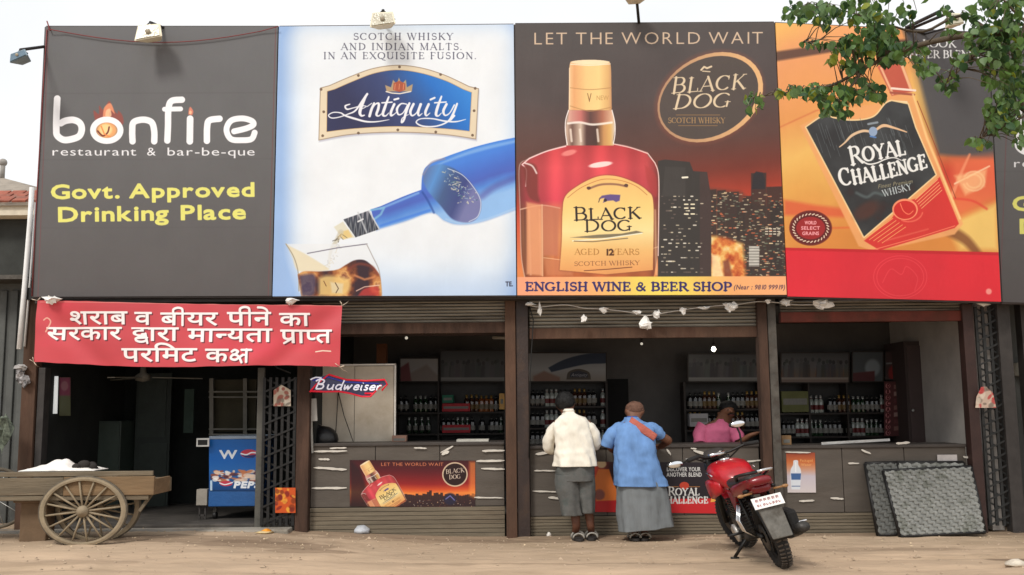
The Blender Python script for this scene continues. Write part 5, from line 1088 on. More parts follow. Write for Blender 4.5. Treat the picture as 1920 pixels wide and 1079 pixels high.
X0, X1, Z0, Z1 = prect(368, 392, 822, 838, .42); b = MB(); b.box(X0, X1, .42, .44, Z0, Z1); o = b.build('price_display', mat('off_white_frame', (206,206,202), .5), bev=.004); tag(o, 'tiny white framed display at the left of the blue freezer', 'display')
b = MB(); b.box(X0+.02, X1-.02, .416, .419, Z0+.02, Z1-.02); q = b.build('screen', BLK, o); 
X0, X1, Z0, Z1 = prect(368, 388, 918, 948, .5); t = root('stabiliser_box', ((X0+X1)/2, .5, .17), 'small whitish metal box on a stand left of the freezer', 'box'); b = MB(); b.box(X0, X1, .5, .62, Z0, Z1); b.build('case', mat('dirty_white_box', (150,144,134), .6), t, bev=.004); b = MB(); b.bar((X0+.03,.55,.172),(X0+.03,.55,Z0),.02,.02); b.bar((X1-.03,.55,.172),(X1-.03,.55,Z0),.02,.02); b.bar((X0+.03,.55,.22),(X1-.03,.55,.22),.02,.02); b.build('stand', DARKST, t)
b = MB()
for x in (392, 455): b.bar(pt(x+5,710,1.4), pt(x+5,822,1.4), .05, .04)
for y in (735, 745, 805, 815): b.bar(pt(392,y,1.38), pt(494,y,1.38), .03, .02)
tag(b.build('window_frame', mat('dim_white_frame', (110,108,100), .7)), 'dim whitish metal window frame behind the blue freezer', 'window frame')
b = MB(); pbox(b, 398, 480, 712, 810, 1.46, 1.5); tag(b.build('olive_screen', mat('olive_board', (54,50,34), .8)), 'dark olive board inside the window frame behind the freezer', 'board')
TUB = mat('dim_tube_light', (226,226,220), .4, emit=((230,232,230), .6))
b = MB(); b.tube([pt(105,706,.5), pt(103,776,.5)], .028, 8); tag(b.build('tube_light', TUB), 'upright white tube light just inside the left post', 'tube light')
poster('faded pink and green wall calendar beside the tube light', R(111,708,132,780), .6, lambda A: (A.fill((96,98,72)), A.poly(R(111,708,132,742), (130,60,84), 1, 4), A.ell(121, 724, 7, 9, (150,100,110), soft=.5)), 'calendar', 'calendar', k=3)
b = MB(); pbox(b, 140, 172, 752, 792, 1.9, 2.05); pbox(b, 148, 160, 742, 751, 1.95, 2.0); tag(b.build('wall_box', mat('olive_box', (96,92,62), .7), bev=.006), 'small olive box on the wall of the dark entrance', 'box')
t = root('steel_cupboard', pt(180, 960, 1.8), 'tall dull green steel cupboard in the dark entrance', 'cupboard'); b = MB(); pbox(b, 137, 224, 790, 968, 1.8, 2.3); b.build('carcass', mat('dull_green_steel', (62,72,66), .5), t, bev=.006)
for x0, x1 in ((140,180),(182,221)): b = MB(); pbox(b, x0, x1, 795, 962, 1.785, 1.799); b.build('door', mat('dull_green_door', (66,77,70), .5), t, bev=.003)
t = root('inner_door', pt(285, 960, 2.2), 'half-open dark green inner door', 'door'); b = MB(); pbox(b, 252, 318, 700, 962, 2.2, 2.24); b.build('leaf', mat('inner_door_green', (46,54,50), .6), t, bev=.004)
b = MB(); pbox(b, 259, 311, 712, 820, 2.185, 2.199); b.build('raised_panel', mat('inner_door_panel', (52,60,55), .6), t); b = MB(); pbox(b, 259, 311, 832, 950, 2.185, 2.199); b.build('raised_panel', mat('inner_door_panel', (52,60,55), .6), t)
b = MB(); pbox(b, 345, 363, 730, 812, 2.1, 2.13); tag(b.build('hanging_cloth', mat('green_grey_cloth', (64,80,72), .9)), 'greenish cloth hanging in the dark entrance', 'cloth')
t = root('ceiling_fan', pt(270, 712, 1.2), 'dusty grey ceiling fan inside the dark entrance', 'fan'); c = pt(268, 708, 1.2); b = MB(); b.lathe(c, (0,0,1), [(0,-.06),(.09,-.04),(.1,.02),(.04,.06),(.02,.3)], 14); b.build('motor', mat('dusty_fan', (112,108,98), .7), t)
for k in range(3):
    a = 2.1*k+.3; d = Vector((math.cos(a)*1.2, math.sin(a), -.03)); b = MB(); b.bar(c+d*.1, c+d*.62, .11, .012); b.build('blade', mat('dusty_fan', (112,108,98), .7), t)

# ---------------------------------------------------------------- wooden handcart
WOOD = mat('weathered_wood', (112,101,84), .9, .22, 5, streak=(.3,1,3), bump=.4, bscale=25, c2=(100,88,72)); WOODO = mat('orange_wood_plank', (122,100,74), .88, .2, 5, streak=(.3,1,3), c2=(120,96,70), bump=.3)
WHL = mat('dusty_wheel_wood', (140,126,104), .85, .15, 9, bump=.2); TYR = mat('dusty_rubber', (92,84,72), .85, .2, 12)
g0 = gpt(157, 1022); YA = g0.y
WC = pt(156, 959, YA); WZ0 = gz(WC.x, YA)-.012; RZ = WC.z-WZ0; RX_ = RZ*1.28
t = root('handcart', (WC.x, YA, WZ0), 'old wooden handcart with big spoked wheels by the entrance', 'cart')
def wheel(c, parent, full=True):
    def el(r, y, a): return Vector((c.x+math.cos(a)*RX_*r, c.y+y, c.z+math.sin(a)*RZ*r))
    N = 40; w = MB(); rings = []
    for i in range(N+1):
        a = 2*math.pi*i/N; rings.append([el(1, -.018, a), el(1, .018, a), el(.94, .026, a), el(.89, .022, a), el(.89, -.022, a), el(.94, -.026, a)])
    w.smooth = False; n = 6; vs = [p for r in rings for p in r]; w.add(vs, [(i*n+j, i*n+(j+1)%n, (i+1)*n+(j+1)%n, (i+1)*n+j) for i in range(N) for j in range(n)])
    ro = w.build('wheel', WHL, parent)
    t_ = MB(); rr = []
    for i in range(N+1):
        a = 2*math.pi*i/N; rr.append([el(1.03, -.012, a), el(1.03, .012, a), el(1.0, .02, a), el(1.0, -.02, a)])
    vs = [p for r in rr for p in r]; t_.add(vs, [(i*4+j, i*4+(j+1)%4, (i+1)*4+(j+1)%4, (i+1)*4+j) for i in range(N) for j in range(4)]); t_.build('tyre', TYR, ro)
    for k in range(16):
        a = 2*math.pi*(k+.35)/16; s = MB(); s.tube([el(.1, 0, a), el(.5, -.004, a), el(.9, 0, a)], [.012, .011, .010], 6); s.build('spoke', WHL, ro)
    h = MB(); h.lathe((c.x, c.y-.07, c.z), (0,1,0), [(0,0),(.02,0),(.035,.02),(.06,.04),(.06,.11),(.035,.13),(0,.14)], 14); h.build('hub', WHL, ro)
wheel(WC, t); c2_ = Vector((WC.x, YA+.36, WC.z)); wheel(c2_, t)
b = MB(); b.tube([WC, c2_], .022, 8); b.build('axle', DARKST, t)
YB = YA; YA = YA+.09
xr = pt(294, 900, YA).x; xl = pt(-240, 900, YA).x; zt, zb = pt(157, 884, YA-.03).z, pt(157, 929, YA-.03).z
for (xa, xb_, za, zb_, m) in ((xl, xr-.95, zb+.005, zt-.06, WOOD), (xr-.945, xr, zb, zt-.055, WOODO), (xl, xr-.02, zt-.05, zt, WOOD)):
    b = MB(); b.box(xa, xb_, YA-.065-(.01 if m is WOODO else 0), YA-.035, za, zb_); b.build('side_board', m, t, bev=.006)
b = MB(); b.box(xl, xr, YA+.41, YA+.45, zb, zt-.1); b.build('side_board', WOOD, t, bev=.006)
b = MB(); b.box(xr-.04, xr, YA-.03, YA+.405, zb, zt-.085); b.build('end_board', WOODO, t, bev=.006)
for i in range(5):
    b = MB(); y0 = YA-.03+i*.086; b.box(xl, xr-.045, y0, y0+.083, zb+.12+rnd.uniform(-.004,.004), zb+.15); b.build('plank', WOOD, t, bev=.003)
b = MB(); b.bar((xr-.05, YA, zb), (WC.x+.55, YA, zb-.17), .03, .03); b.bar((WC.x-.5, YA, zb), (WC.x-.1, YA, WC.z), .04, .03); b.build('brace', WOOD, t)
b = MB(); X0 = pt(48, 940, YA+.2).x; b.box(X0, X0+.28, YA+.1, YA+.3, gz(X0, YA)-.01, zb-.08); b.box(X0-.06, X0+.4, YA+.05, YA+.4, zb-.08, zb-.001); b.build('prop_block', mat('dark_wood_block', (106,86,66), .9), t, bev=.01)
b = MB(); b.box(xl, xr-.06, YA-.06, YA-.02, zb-.05, zb-.002); b.build('under_rail', WOOD, t, bev=.006)
# white heap on the cart
b = MB(); c = pt(120, 880, YA+.17); zt2 = zb+.2
def heap(u, v):
    x = (u-.5)*.8; y = (v-.5)*.36; h = .06*math.exp(-((x-.02)/.14)**2-(y/.12)**2)+.05*math.exp(-((x+.1)/.16)**2-(y/.12)**2)+.02+.02*mnoise.noise(Vector((x*14, y*12, 0)))
    e = min(u, 1-u, v, 1-v)*9; return Vector((c.x+x, c.y+y, zt2+.05+h*min(1, e)))
b.grid(heap, 40, 18); o = b.build('white_sheet', mat('white_cloth', (232,228,222), .8, .05), fix=False, solid=.006); tag(o, 'rumpled white sheet heaped on the handcart', 'cloth')
b = MB(); c = pt(160, 871, YA+.12); rr = random.Random(2)
for i in range(7): b.ball(c+Vector((rr.uniform(-.08,.09), rr.uniform(-.05,.05), -.03+rr.uniform(-.02,.05))), rr.uniform(.03,.055), 6, (1.2,1,.8))
tag(b.build('dark_bundle', mat('dark_cloth', (44,40,38), .9), bev=0), 'small dark bundle at the right end of the white sheet', 'bundle')
# second wheel / bicycle part cut off at the left edge
t = root('parked_bicycle', gpt(-14, 990), 'dark bicycle cut off by the left edge behind the handcart', 'bicycle'); p = gpt(-14, 990); c = Vector((p.x, p.y, p.z+.34))
b = MB(); b.tube([c+Vector((math.cos(a)*.42, 0, math.sin(a)*.34)) for a in [2*math.pi*i/32 for i in range(33)]], .02, 6, cap=False); b.build('tyre', TYR, t)
for k in range(10): a = 2*math.pi*k/10; b = MB(); b.tube([c, c+Vector((math.cos(a)*.4, 0, math.sin(a)*.32))], .005, 5); b.build('spoke', mat('spoke_metal', (180,180,176), .4, metal=.5), t)
b = MB(); b.tube([c, c+Vector((-.3,0,.55)), c+Vector((-.35,0,.6))], .018, 8); b.tube([c+Vector((-.3,0,.5)), c+Vector((-1.0,0,.45)), c+Vector((-1.05,0,0))], .018, 8); b.tube([c+Vector((-.3,0,.45)), c+Vector((-.75,0,-.02)), c+Vector((-1.05,0,0)), c+Vector((-.95,0,.55))], .018, 8); b.build('frame', BLK, t)
b = MB(); b.tube([c+Vector((-1.05+math.cos(a)*.42, 0, math.sin(a)*.34)) for a in [2*math.pi*i/32 for i in range(33)]], .02, 6, cap=False); b.build('tyre', TYR, t)
b = MB(); b.tube([c+Vector((-.5,-.02,.5)), c+Vector((-.2,-.2,.62)), c+Vector((-.1,-.25,.6))], .015, 8); b.build('handlebar', DARKST, t)
scrap(2, 812, 36, 60, 'greenish-white plastic sack hanging at the left edge', Y=-.3, m=mat('sack_plastic', (104,112,98), .5, .5, 20, c2=(60,68,56)), up=False, name='plastic_sack', cat='sack')
# ---------------------------------------------------------------- left neighbour and pole
t = root('neighbour_shed', (-7.5, .9, 0), 'dark metal-sheeted shed cut off by the left edge', 'shed')
xe = pt(52, 700, .9).x; b = MB(); b.box(-12, xe, .9, 4, -.02, pt(20, 532, .9).z); b.build('wall', mat('grey_shed', (84,86,84), .7, .15, 2), t)
for i in range(24):
    x = xe-.02-i*.14; b = MB(); b.box(x-.09, x, .87, .899, .0, pt(20, 545, .9).z); b.build('wall_sheet', mat('grey_shed_sheet', (88,90,88), .6, .2, 2, c2=(70,72,70)), t, bev=.012)
b = MB(); b.box(-12, xe+.1, .5, 4.1, pt(20, 532, .9).z+.002, pt(20, 524, .9).z); b.build('roof', GREYST, t)
t = root('tiled_house', (-15, 14, 0), 'cream house with an old grey and red tiled roof behind the left end', 'house')
def T(x, y): return pt(x, y, 14)
w0 = T(-260, 412); w1 = T(46, 412); b = MB(); b.box(w0.x, w1.x+.6, 14, 20, 0, T(20, 412).z); b.build('wall', mat('shaded_house_wall', (52,54,52), .9, .3, 1), t)  # veranda shade below the eave is put into this dark wall colour
b = MB(); b.box(w0.x, w1.x+2.0, 13.5, 20.5, T(20,411).z, T(20,392).z); b.build('eave', mat('cream_eave', (206,196,176), .8), t)
ez, rz = T(20, 392).z, pt(8, 336, 16.5).z; xr_ = w1.x+2.1; apex = pt(4, 336, 16.5).x
b = MB(); b.add([(w0.x,13.4,ez),(xr_,13.4,ez),(apex,16.5,rz),(w0.x,16.5,rz),(xr_,20.6,ez),(w0.x,20.6,ez)], [(0,1,2,3),(1,4,2),(3,2,4,5)]); ro = b.build('roof', mat('old_roof', (150,140,128), .9, .2, 2, c2=(120,112,104)), t, solid=.08)
n = 16
for i in range(n):
    for j in range(3):
        u = i*.42; x = xr_-.1-u-j*.25; f0, f1 = j/9, (j+1)/9; yA = 13.4+3.1*f0; zA = ez+(rz-ez)*f0; yB = 13.4+3.1*f1; zB = ez+(rz-ez)*f1
        b = MB(); b.bar((x-.2, yA, zA+.07), (x-.2, yB, zB+.1), .36, .05); b.build('tile', mat('red_roof_tile', (150,84,66), .85, .25, 3, c2=(120,100,88)), ro)
b = MB(); b.tube([(apex, 16.5, rz), (apex, 16.5, rz+.5)], .07, 8); b.ball((apex,16.5,rz+.5), .12, 6); b.build('finial', mat('finial_grey', (150,146,140), .8), ro)
b = MB(); b.tube([pt(60, 352, -.1), pt(56, 420, -.1), pt(46, 540, -.12), pt(36, 655, -.14)], .03, 10); b.tube([pt(67,380,-.02), pt(57,520,-.02), pt(46,650,-.02)], .012, 6)
tag(b.build('drain_pipe', mat('white_pvc', (232,232,232), .4, .05)), 'white plastic pipe slanting down the left end of the building', 'pipe')
b = MB(); pbox(b, 47, 62, 540, 562, -.1, .05); pbox(b, 66, 72, 430, 440, -.12, .0); tag(b.build('pipe_clamp', BLK), 'black clamp holding the white pipe to the left post', 'clamp')
# far right: second shop front sliver
t = root('right_shop_front', (6.6, .3, 0), 'dark neighbouring shop front cut off by the right edge', 'shop'); xa = pt(1912, 800, .35).x
b = MB(); b.box(xa-.1, 12, .4, 4, 0, 2.85); b.build('wall', mat('grey_shed', (84,86,84)), t); b = MB(); X0, X1, Z0, Z1 = prect(1908, 1990, 680, 705, .3); b.box(X0, X1, .25, .399, Z0, Z1); b.build('meter_box', mat('cream_box', (196,190,176), .6), t, bev=.01)
b = MB(); b.tube([((X0+X1)/2-.15, .3, Z0), ((X0+X1)/2-.2, .32, .3)], .012, 6); b.build('cable', BLK, t)
for x in (xa-.02, xa+2.6): b = MB(); b.box(x, x+.12, .1, .24, 0, 2.85); b.build('post', DARKST, t)
b = MB(); b.box(pt(1835,600,0).x+.1, 12, .12, 4, 2.86, 2.95); b.build('roof', DARKST, t)
# ---------------------------------------------------------------- woven cot frames
WEB = mat('grey_webbing', (132,133,129), .85, .18, 14, bump=.3, c2=(98,100,92)); WEBD = mat('dark_webbing', (94,95,92), .85, .2, 14)
def cot(q, Yt, Yb, n1, n2, label, web, thick=.03):
    P = [pt(q[0][0], q[0][1], Yt), pt(q[1][0], q[1][1], Yt), pt(q[2][0], q[2][1], Yb), pt(q[3][0], q[3][1], Yb)]
    dz = min(P[2].z, P[3].z)-.02
    t = root('woven_cot_frame', (P[2]+P[3])/2, label, 'cot frame')
    N = (P[1]-P[0]).cross(P[3]-P[0]).normalized(); N = N if N.y < 0 else -N
    for a, c in ((0,1),(1,2),(2,3),(3,0)): b = MB(); b.tube([P[a], P[c]], .022, 8); b.build('rail', BLK, t)
    def pos(u, v): return (P[0]*(1-u)+P[1]*u)*(1-v)+(P[3]*(1-u)+P[2]*u)*v
    def strap(k, n, horiz):
        f = (k+.5)/n; m = (n2 if horiz else n1); h = .465/n; b = MB(); up, dn = [], []
        K = m*2
        for i in range(K+1):
            g = -.012+1.024*i/K; s_ = math.cos(math.pi*(g*m)+math.pi*k)*.0055*(1 if horiz else -1); off = N*(s_+.016)
            if i in (0, K): off = N*-.026
            if horiz: up.append(pos(g, f-h)+off); dn.append(pos(g, f+h)+off)
            else: up.append(pos(f-h, g)+off); dn.append(pos(f+h, g)+off)
        vs = up+dn; L = len(up); b.smooth = True; b.add(vs, [(i, i+1, L+i+1, L+i) for i in range(L-1)])
        b.build('strap', web, t, fix=False, solid=.004)
    for k in range(n1): strap(k, n1, True)
    for k in range(n2): strap(k, n2, False)
    return t
cot([(1656,884),(1820,876),(1847,998),(1688,1006)], -.02, -.30, 20, 20, 'front grey woven cot frame leaning on the counter', WEB)
cot([(1682,868),(1806,868),(1826,990),(1700,996)], .045, -.16, 15, 14, 'woven cot frame just behind the front one, showing along its top', WEB)
cot([(1622,870),(1684,868),(1712,1000),(1646,1004)], .05, -.2, 18, 8, 'narrow dark woven frame at the left of the cot frames', WEBD)
# bits on the ground
for px, py, w, h, lb, c in ((677,993,32,14,'grey-blue crumpled plastic on the ground before the left counter',(186,190,196)), (1029,1003,8,8,'tiny white scrap on the dirt by the counter',(220,214,206)), (500,996,18,7,'orange peel lying on the dirt near the lattice gate',(230,150,40)), (498,998,34,4,'cream paper shred beside the orange peel',(214,190,140)), (1905,1056,46,12,'pale flat stone on the dirt at the right edge',(206,196,180))):
    g = gpt(px, py+h/2); s_ = ppm(g.y); b = MB(); r = random.Random(px); n = 9; rings = []
    for f, q in ((0, .9), (.5, 1), (1, .35)): rings.append([g+Vector((w/s_/2*q*math.cos(a)*(1+r.uniform(-.35,.3)), .8*w/s_/2*q*math.sin(a), h/s_*f*.8*(1+r.uniform(-.3,.3))+.004)) for a in [2*math.pi*j/n for j in range(n)]])
    b.loft(rings); tag(b.build('ground_litter' if px < 1900 else 'flat_stone', mat('litter_%d' % px, c, .6, .15, 20)), lb, 'litter' if px < 1900 else 'stone')
# cables under the fascia
b = MB(); b.tube([pt(470,640,-.1)]+[pt(x, y, -.1) for x, y in ((520,690),(545,700))], .008, 5); b.tube([pt(990,566,-.05), pt(1000,600,-.03), pt(994,700,-.03), pt(992,860,-.03)], .007, 5); tag(b.build('post_cable', BLK), 'thin black cable running down beside the double post', 'cable')
# ---------------------------------------------------------------- people
ST = 1.26
SKIN = mat('brown_skin', (112,74,54), .55, .12, 9, bump=.1); SKIN2 = mat('dark_brown_skin', (96,60,44), .55, .12, 9, bump=.1); HAIR = mat('black_hair', (10,9,9), .6, .3, 40, bump=.6, bscale=120); HAIRG = mat('grey_brown_stubble', (104,74,60), .8, .2, 40)
def body(joints, links, m, name='body', parent=None, X0=0):
    # joints: name -> (x, y, z, radius) in true proportion, grown into one surface
    ks = list(joints); idx = {k: i for i, k in enumerate(ks)}
    me = bpy.data.meshes.new(name); me.from_pydata([joints[k][:3] for k in ks], [(idx[a], idx[c]) for a, c in links], [])
    o = bpy.data.objects.new(name, me); col.objects.link(o)
    o.modifiers.new('s', 'SKIN'); sv = me.skin_vertices[0].data
    for i, k in enumerate(ks): r = joints[k][3]; sv[i].radius = (r, r) if not isinstance(r, tuple) else r; sv[i].use_root = (k == 'pelvis')
    q = o.modifiers.new('u', 'SUBSURF'); q.levels = 2; q.render_levels = 2
    bpy.context.view_layer.update(); me2 = bpy.data.meshes.new_from_object(o.evaluated_get(bpy.context.evaluated_depsgraph_get()))
    vs = [Vector((X0+(v.co.x-X0)*ST, v.co.y, v.co.z)) for v in me2.vertices]; fs = [list(p.vertices) for p in me2.polygons]
    bpy.data.objects.remove(o); b = MB(); b.smooth = True; b.add(vs, fs); return b.build(name, m, parent)
def hand(J, L, key, w, d, side, X0):
    # palm and five fingers from the wrist w along direction d
    d = Vector(d).normalized(); s = Vector((0,0,1)).cross(d).normalized()*side; w = Vector(w)
    J[key+'p'] = (*(w+d*.05), .026); L.append((key, key+'p')); J[key+'q'] = (*(w+d*.085), .024); L.append((key+'p', key+'q'))
    for i, (o_, ln) in enumerate(((-.026,.058),(-.009,.07),(.009,.066),(.026,.05))):
        a = w+d*.10+s*o_; J[f'{key}f{i}a'] = (*a, .0095); J[f'{key}f{i}b'] = (*(a+d*ln*.55), .0085); J[f'{key}f{i}c'] = (*(a+d*ln*.9+Vector((0,0,-ln*.35))), .0075)
        L += [(key+'q', f'{key}f{i}a'), (f'{key}f{i}a', f'{key}f{i}b'), (f'{key}f{i}b', f'{key}f{i}c')]
    a = w+d*.035-s*.035; J[key+'ta'] = (*a, .011); J[key+'tb'] = (*(a+d*.03-s*.02), .009); L += [(key+'p', key+'ta'), (key+'ta', key+'tb')]
def person(label, X0px, Y0, jp, skin, extra=None, group=None, stoop=0):
    base = pt(*X0px, Y0); z0 = gz(base.x, Y0) if Y0 < .2 else .12; s_ = ppm(Y0); X0 = base.x
    t = root('person', (X0, Y0, z0), label, 'person')
    J, L = {}, []
    for k, (px, py, dy, r) in jp.items():
        p = pt(px, py, Y0); p = CAM+(p-CAM)*((Y0+dy-CAM.y)/(Y0-CAM.y)); J[k] = (X0+(p.x-X0)/ST, Y0+dy, max(p.z, z0+.02), r)
    return t, J, L, X0, z0
CORE = [('pelvis','spine'),('spine','chest'),('chest','neck'),('neck','skull'),('skull','head'),('head','crown'),('chest','ls'),('ls','le'),('le','lw'),('chest','rs'),('rs','re'),('re','rw'),('pelvis','lh'),('lh','lk'),('lk','la'),('la','lt'),('pelvis','rh'),('rh','rk'),('rk','ra'),('ra','rt')]
def EARS(J, L):
    for s_ in (-1, 1): J['ear%d' % s_] = (J['head'][0]+s_*.088, J['head'][1]-.005, J['head'][2]-.02, .016); L.append(('head', 'ear%d' % s_))
def ring(px, py, hw, dep, Y, n=48, dy=0, dx=0):
    c = pt(px, py, Y); s_ = ppm(Y); return [Vector((c.x+hw/s_*math.copysign(abs(math.cos(a))**.8, math.cos(a)), Y+dy+dep*math.copysign(abs(math.sin(a))**.85, math.sin(a)), c.z+dx*math.cos(a))) for a in [2*math.pi*j/n for j in range(n)]]
def cloth(rings, m, name, parent, amp=.012, freq=(9, 9, 3), seed=0, cap=False, fold=0):
    # interpolate rings, add wrinkles
    K = 9; out = []; R_ = rings
    for i in range(len(R_)-1):
        for k in range(K):
            f = k/K; f = f*f*(3-2*f) if 0 else f; P0 = R_[max(i-1,0)]; P1 = R_[i]; P2_ = R_[i+1]; P3_ = R_[min(i+2, len(R_)-1)]
            out.append([.5*((2*b)+(c-a)*f+(2*a-5*b+4*c-d)*f*f+(-a+3*b-3*c+d)*f**3) for a, b, c, d in zip(P0, P1, P2_, P3_)])
    out.append(R_[-1]); nn = len(out)
    for i, r in enumerate(out):
        c = sum(r, Vector())/len(r)
        for j, p in enumerate(r):
            d = (p-c); d.z = 0; d = d.normalized() if d.length > 1e-6 else d; g = i/nn
            w = mnoise.noise(Vector((p.x*freq[0]+seed, p.y*freq[1], p.z*freq[2])))*amp + mnoise.noise(Vector((p.x*22+seed, p.y*22, p.z*16)))*amp*.35
            w += amp*1.5*(.28-abs(mnoise.noise(Vector((p.x*9+seed+p.z*3, p.y*9, p.z*3.2)))))
            if fold: w += fold*g*math.sin(2*math.pi*j/len(r)*7+seed+mnoise.noise(Vector((g*2, j*.3, seed)))*2)
            r[j] = p+d*w
    b = MB(); b.loft(out, cap=cap); return b.build(name, m, parent, solid=.004)
def sleeve(pts, rs, m, parent, Y0, name='sleeve', seed=1):
    P = []
    for px, py, dy in pts: p = pt(px, py, Y0); P.append(CAM+(p-CAM)*((Y0+dy-CAM.y)/(Y0-CAM.y)))
    b = MB(); n = 14; P2_ = smooth([tuple(p) for p in P], 5); R2 = np.interp(np.linspace(0, 1, len(P2_)), np.linspace(0, 1, len(rs)), rs)
    b.tube([Vector(p) for p in P2_], [r*(1+.02*math.sin(i*1.3+seed)) for i, r in enumerate(R2)], n, cap=False)
    for i, v in enumerate(b.v): b.v[i] = v+Vector(mnoise.noise_vector(v*16))*.014
    return b.build(name, m, parent, solid=.004)
def haircap(p, r, m, parent, sc_=(1,1,1), seed=0, name='hair'):
    b = MB(); b.ball((0,0,0), r, 12, (sc_[0]*ST*.95, sc_[1], sc_[2]))
    for i, v in enumerate(b.v): b.v[i] = v*(1+.13*mnoise.noise(v*26+Vector((seed,0,0))))+Vector(p)
    c_ = Vector(p); rh = random.Random(int(seed*7+1)); q = MB()
    for i in range(260):
        a, e = rh.uniform(0, 6.28), rh.uniform(-.2, 1.5); d = Vector((math.cos(a)*math.cos(e)*sc_[0]*ST*.95, math.sin(a)*math.cos(e)*sc_[1], math.sin(e)*sc_[2])); s0 = c_+d*r*1.0; s1 = c_+d*r*(1.05+.1*rh.random()*(1 if r > .09 else .2))+Vector((rh.uniform(-.01,.01), rh.uniform(-.01,.01), -.012)); u = Vector((.004,0,.002)); q.add([s0-u, s0+u, s1], [(0,1,2)])
    for v, f in ((q.v, q.f),): b.add(v, f)
    return b.build(name, m, parent, fix=False)
SAND = mat('grey_sandal', (150,146,138), .6, .3, 20); SOLE = mat('dark_sole', (50,46,44), .8)
def sandal(px, py, Y0, parent, ang=0, L_=.25):
    p = pt(px, py, Y0); z0 = gz(p.x, Y0)+.004; b = MB(); n = 12
    P = [(math.cos(a)*.052*ST*(1+.15*math.sin(a)), math.sin(a)*L_/2) for a in [2*math.pi*i/n for i in range(n)]]
    b.prism([(p.x+x*math.cos(ang)-y*math.sin(ang), Y0+x*math.sin(ang)+y*math.cos(ang), z0) for x, y in P], (0,0,.024)); b.build('sandal', SOLE, parent)
    b = MB(); b.tube([(p.x+math.cos(a)*.058*ST, Y0+.05, z0+.02+math.sin(a)*.07) for a in [math.pi*i/8 for i in range(9)]], .013, 6); b.tube([(p.x+math.cos(a)*.048*ST, Y0-.09, z0+.03+math.sin(a)*.05) for a in [math.pi*i/8 for i in range(9)]], .01, 6); b.build('strap', SAND, parent)

# customer in white shirt, back to us
Y1 = -.30
t, J, L, X0, z0 = person('man in a cream-white shirt and grey knee-length trousers leaning on the counter', (1085, 900), Y1,
  {'pelvis':(1080,882,0,.12),'spine':(1077,845,.02,.11),'chest':(1072,806,.05,.12),'neck':(1066,779,.09,.05),'skull':(1062,765,.13,.07),'head':(1059,753,.16,.085),'crown':(1058,744,.17,.06),
   'ls':(1043,797,.05,.055),'le':(1032,838,.10,.042),'lw':(1040,838,.36,.03),'rs':(1102,796,.05,.055),'re':(1117,832,.08,.042),'rw':(1108,838,.36,.03),
   'lh':(1070,890,0,.085),'lk':(1076,942,.02,.055),'la':(1081,988,-.02,.038),'lt':(1078,1001,.08,.034),'rh':(1091,890,0,.085),'rk':(1101,942,.03,.052),'ra':(1108,990,.02,.036),'rt':(1109,1002,.12,.03)}, SKIN2)
EARS(J, L); L += CORE; hand(J, L, 'lw', J['lw'][:3], (0.3,1,-.1), 1, X0); hand(J, L, 'rw', J['rw'][:3], (-.3,1,-.1), -1, X0)
body(J, L, SKIN2, 'body', t, X0)
SHW = mat('cream_shirt_cloth', (230,224,210), .85, .08, 8, bump=.4, bscale=9, streak=(1.4,1.4,.45)); LUN1 = mat('grey_check_lungi', (92,92,90), .85, .12, 10, bump=.2, c2=(78,84,82))
cloth([ring(1068,769,9,.07,Y1,dy=.09), ring(1069,775,12,.085,Y1,dy=.08), ring(1070,780,18,.10,Y1,dy=.065), ring(1071,787,29,.125,Y1,dy=.05), ring(1072,798,34,.14,Y1,dy=.04), ring(1074,815,33,.145,Y1,dy=.02), ring(1077,838,33,.14,Y1), ring(1078,858,37,.16,Y1,dy=-.01), ring(1078,874,40,.17,Y1,dy=-.01)], SHW, 'shirt', t, .032, seed=3, fold=.009)
b = MB(); b.loft([ring(1067,767,8,.068,Y1,20,dy=.09), ring(1067,772,11,.078,Y1,20,dy=.085)], cap=False); b.build('collar', SHW, t, solid=.008)
sleeve([(1058,800,.05),(1043,801,.05),(1034,813,.06),(1029,828,.07),(1029,841,.11),(1037,844,.22)], [.05,.062,.066,.062,.06,.05], SHW, t, Y1)
sleeve([(1088,800,.05),(1104,801,.05),(1112,811,.05),(1116,823,.06),(1117,834,.1),(1111,840,.2)], [.05,.062,.064,.058,.055,.045], SHW, t, Y1, seed=4)
cloth([ring(1079,866,35,.15,Y1), ring(1078,880,36,.155,Y1), ring(1078,902,35,.15,Y1,dy=.0)], LUN1, 'shorts_seat', t, .012, seed=8)
cloth([ring(1063,890,21,.14,Y1), ring(1063,915,21,.135,Y1,dy=-.01), ring(1068,940,20,.125,Y1,dy=-.01), ring(1072,966,19,.12,Y1,dy=-.01)], LUN1, 'shorts_leg', t, .014, seed=5, fold=.006)
cloth([ring(1097,890,18,.13,Y1,dy=.02), ring(1098,915,17.5,.125,Y1,dy=.03), ring(1100,940,15,.12,Y1,dy=.03), ring(1101,962,13,.11,Y1,dy=.03)], LUN1, 'shorts_leg', t, .014, seed=9, fold=.006)
haircap(Vector((X0+(J['head'][0]-X0)*ST, J['head'][1]-.02, J['head'][2]+.0)), .098, HAIR, t, (.95,1.12,1.16), 1)
sandal(1084, 1003, Y1-.02, t, .15); sandal(1109, 1001, Y1+.03, t, -.1)
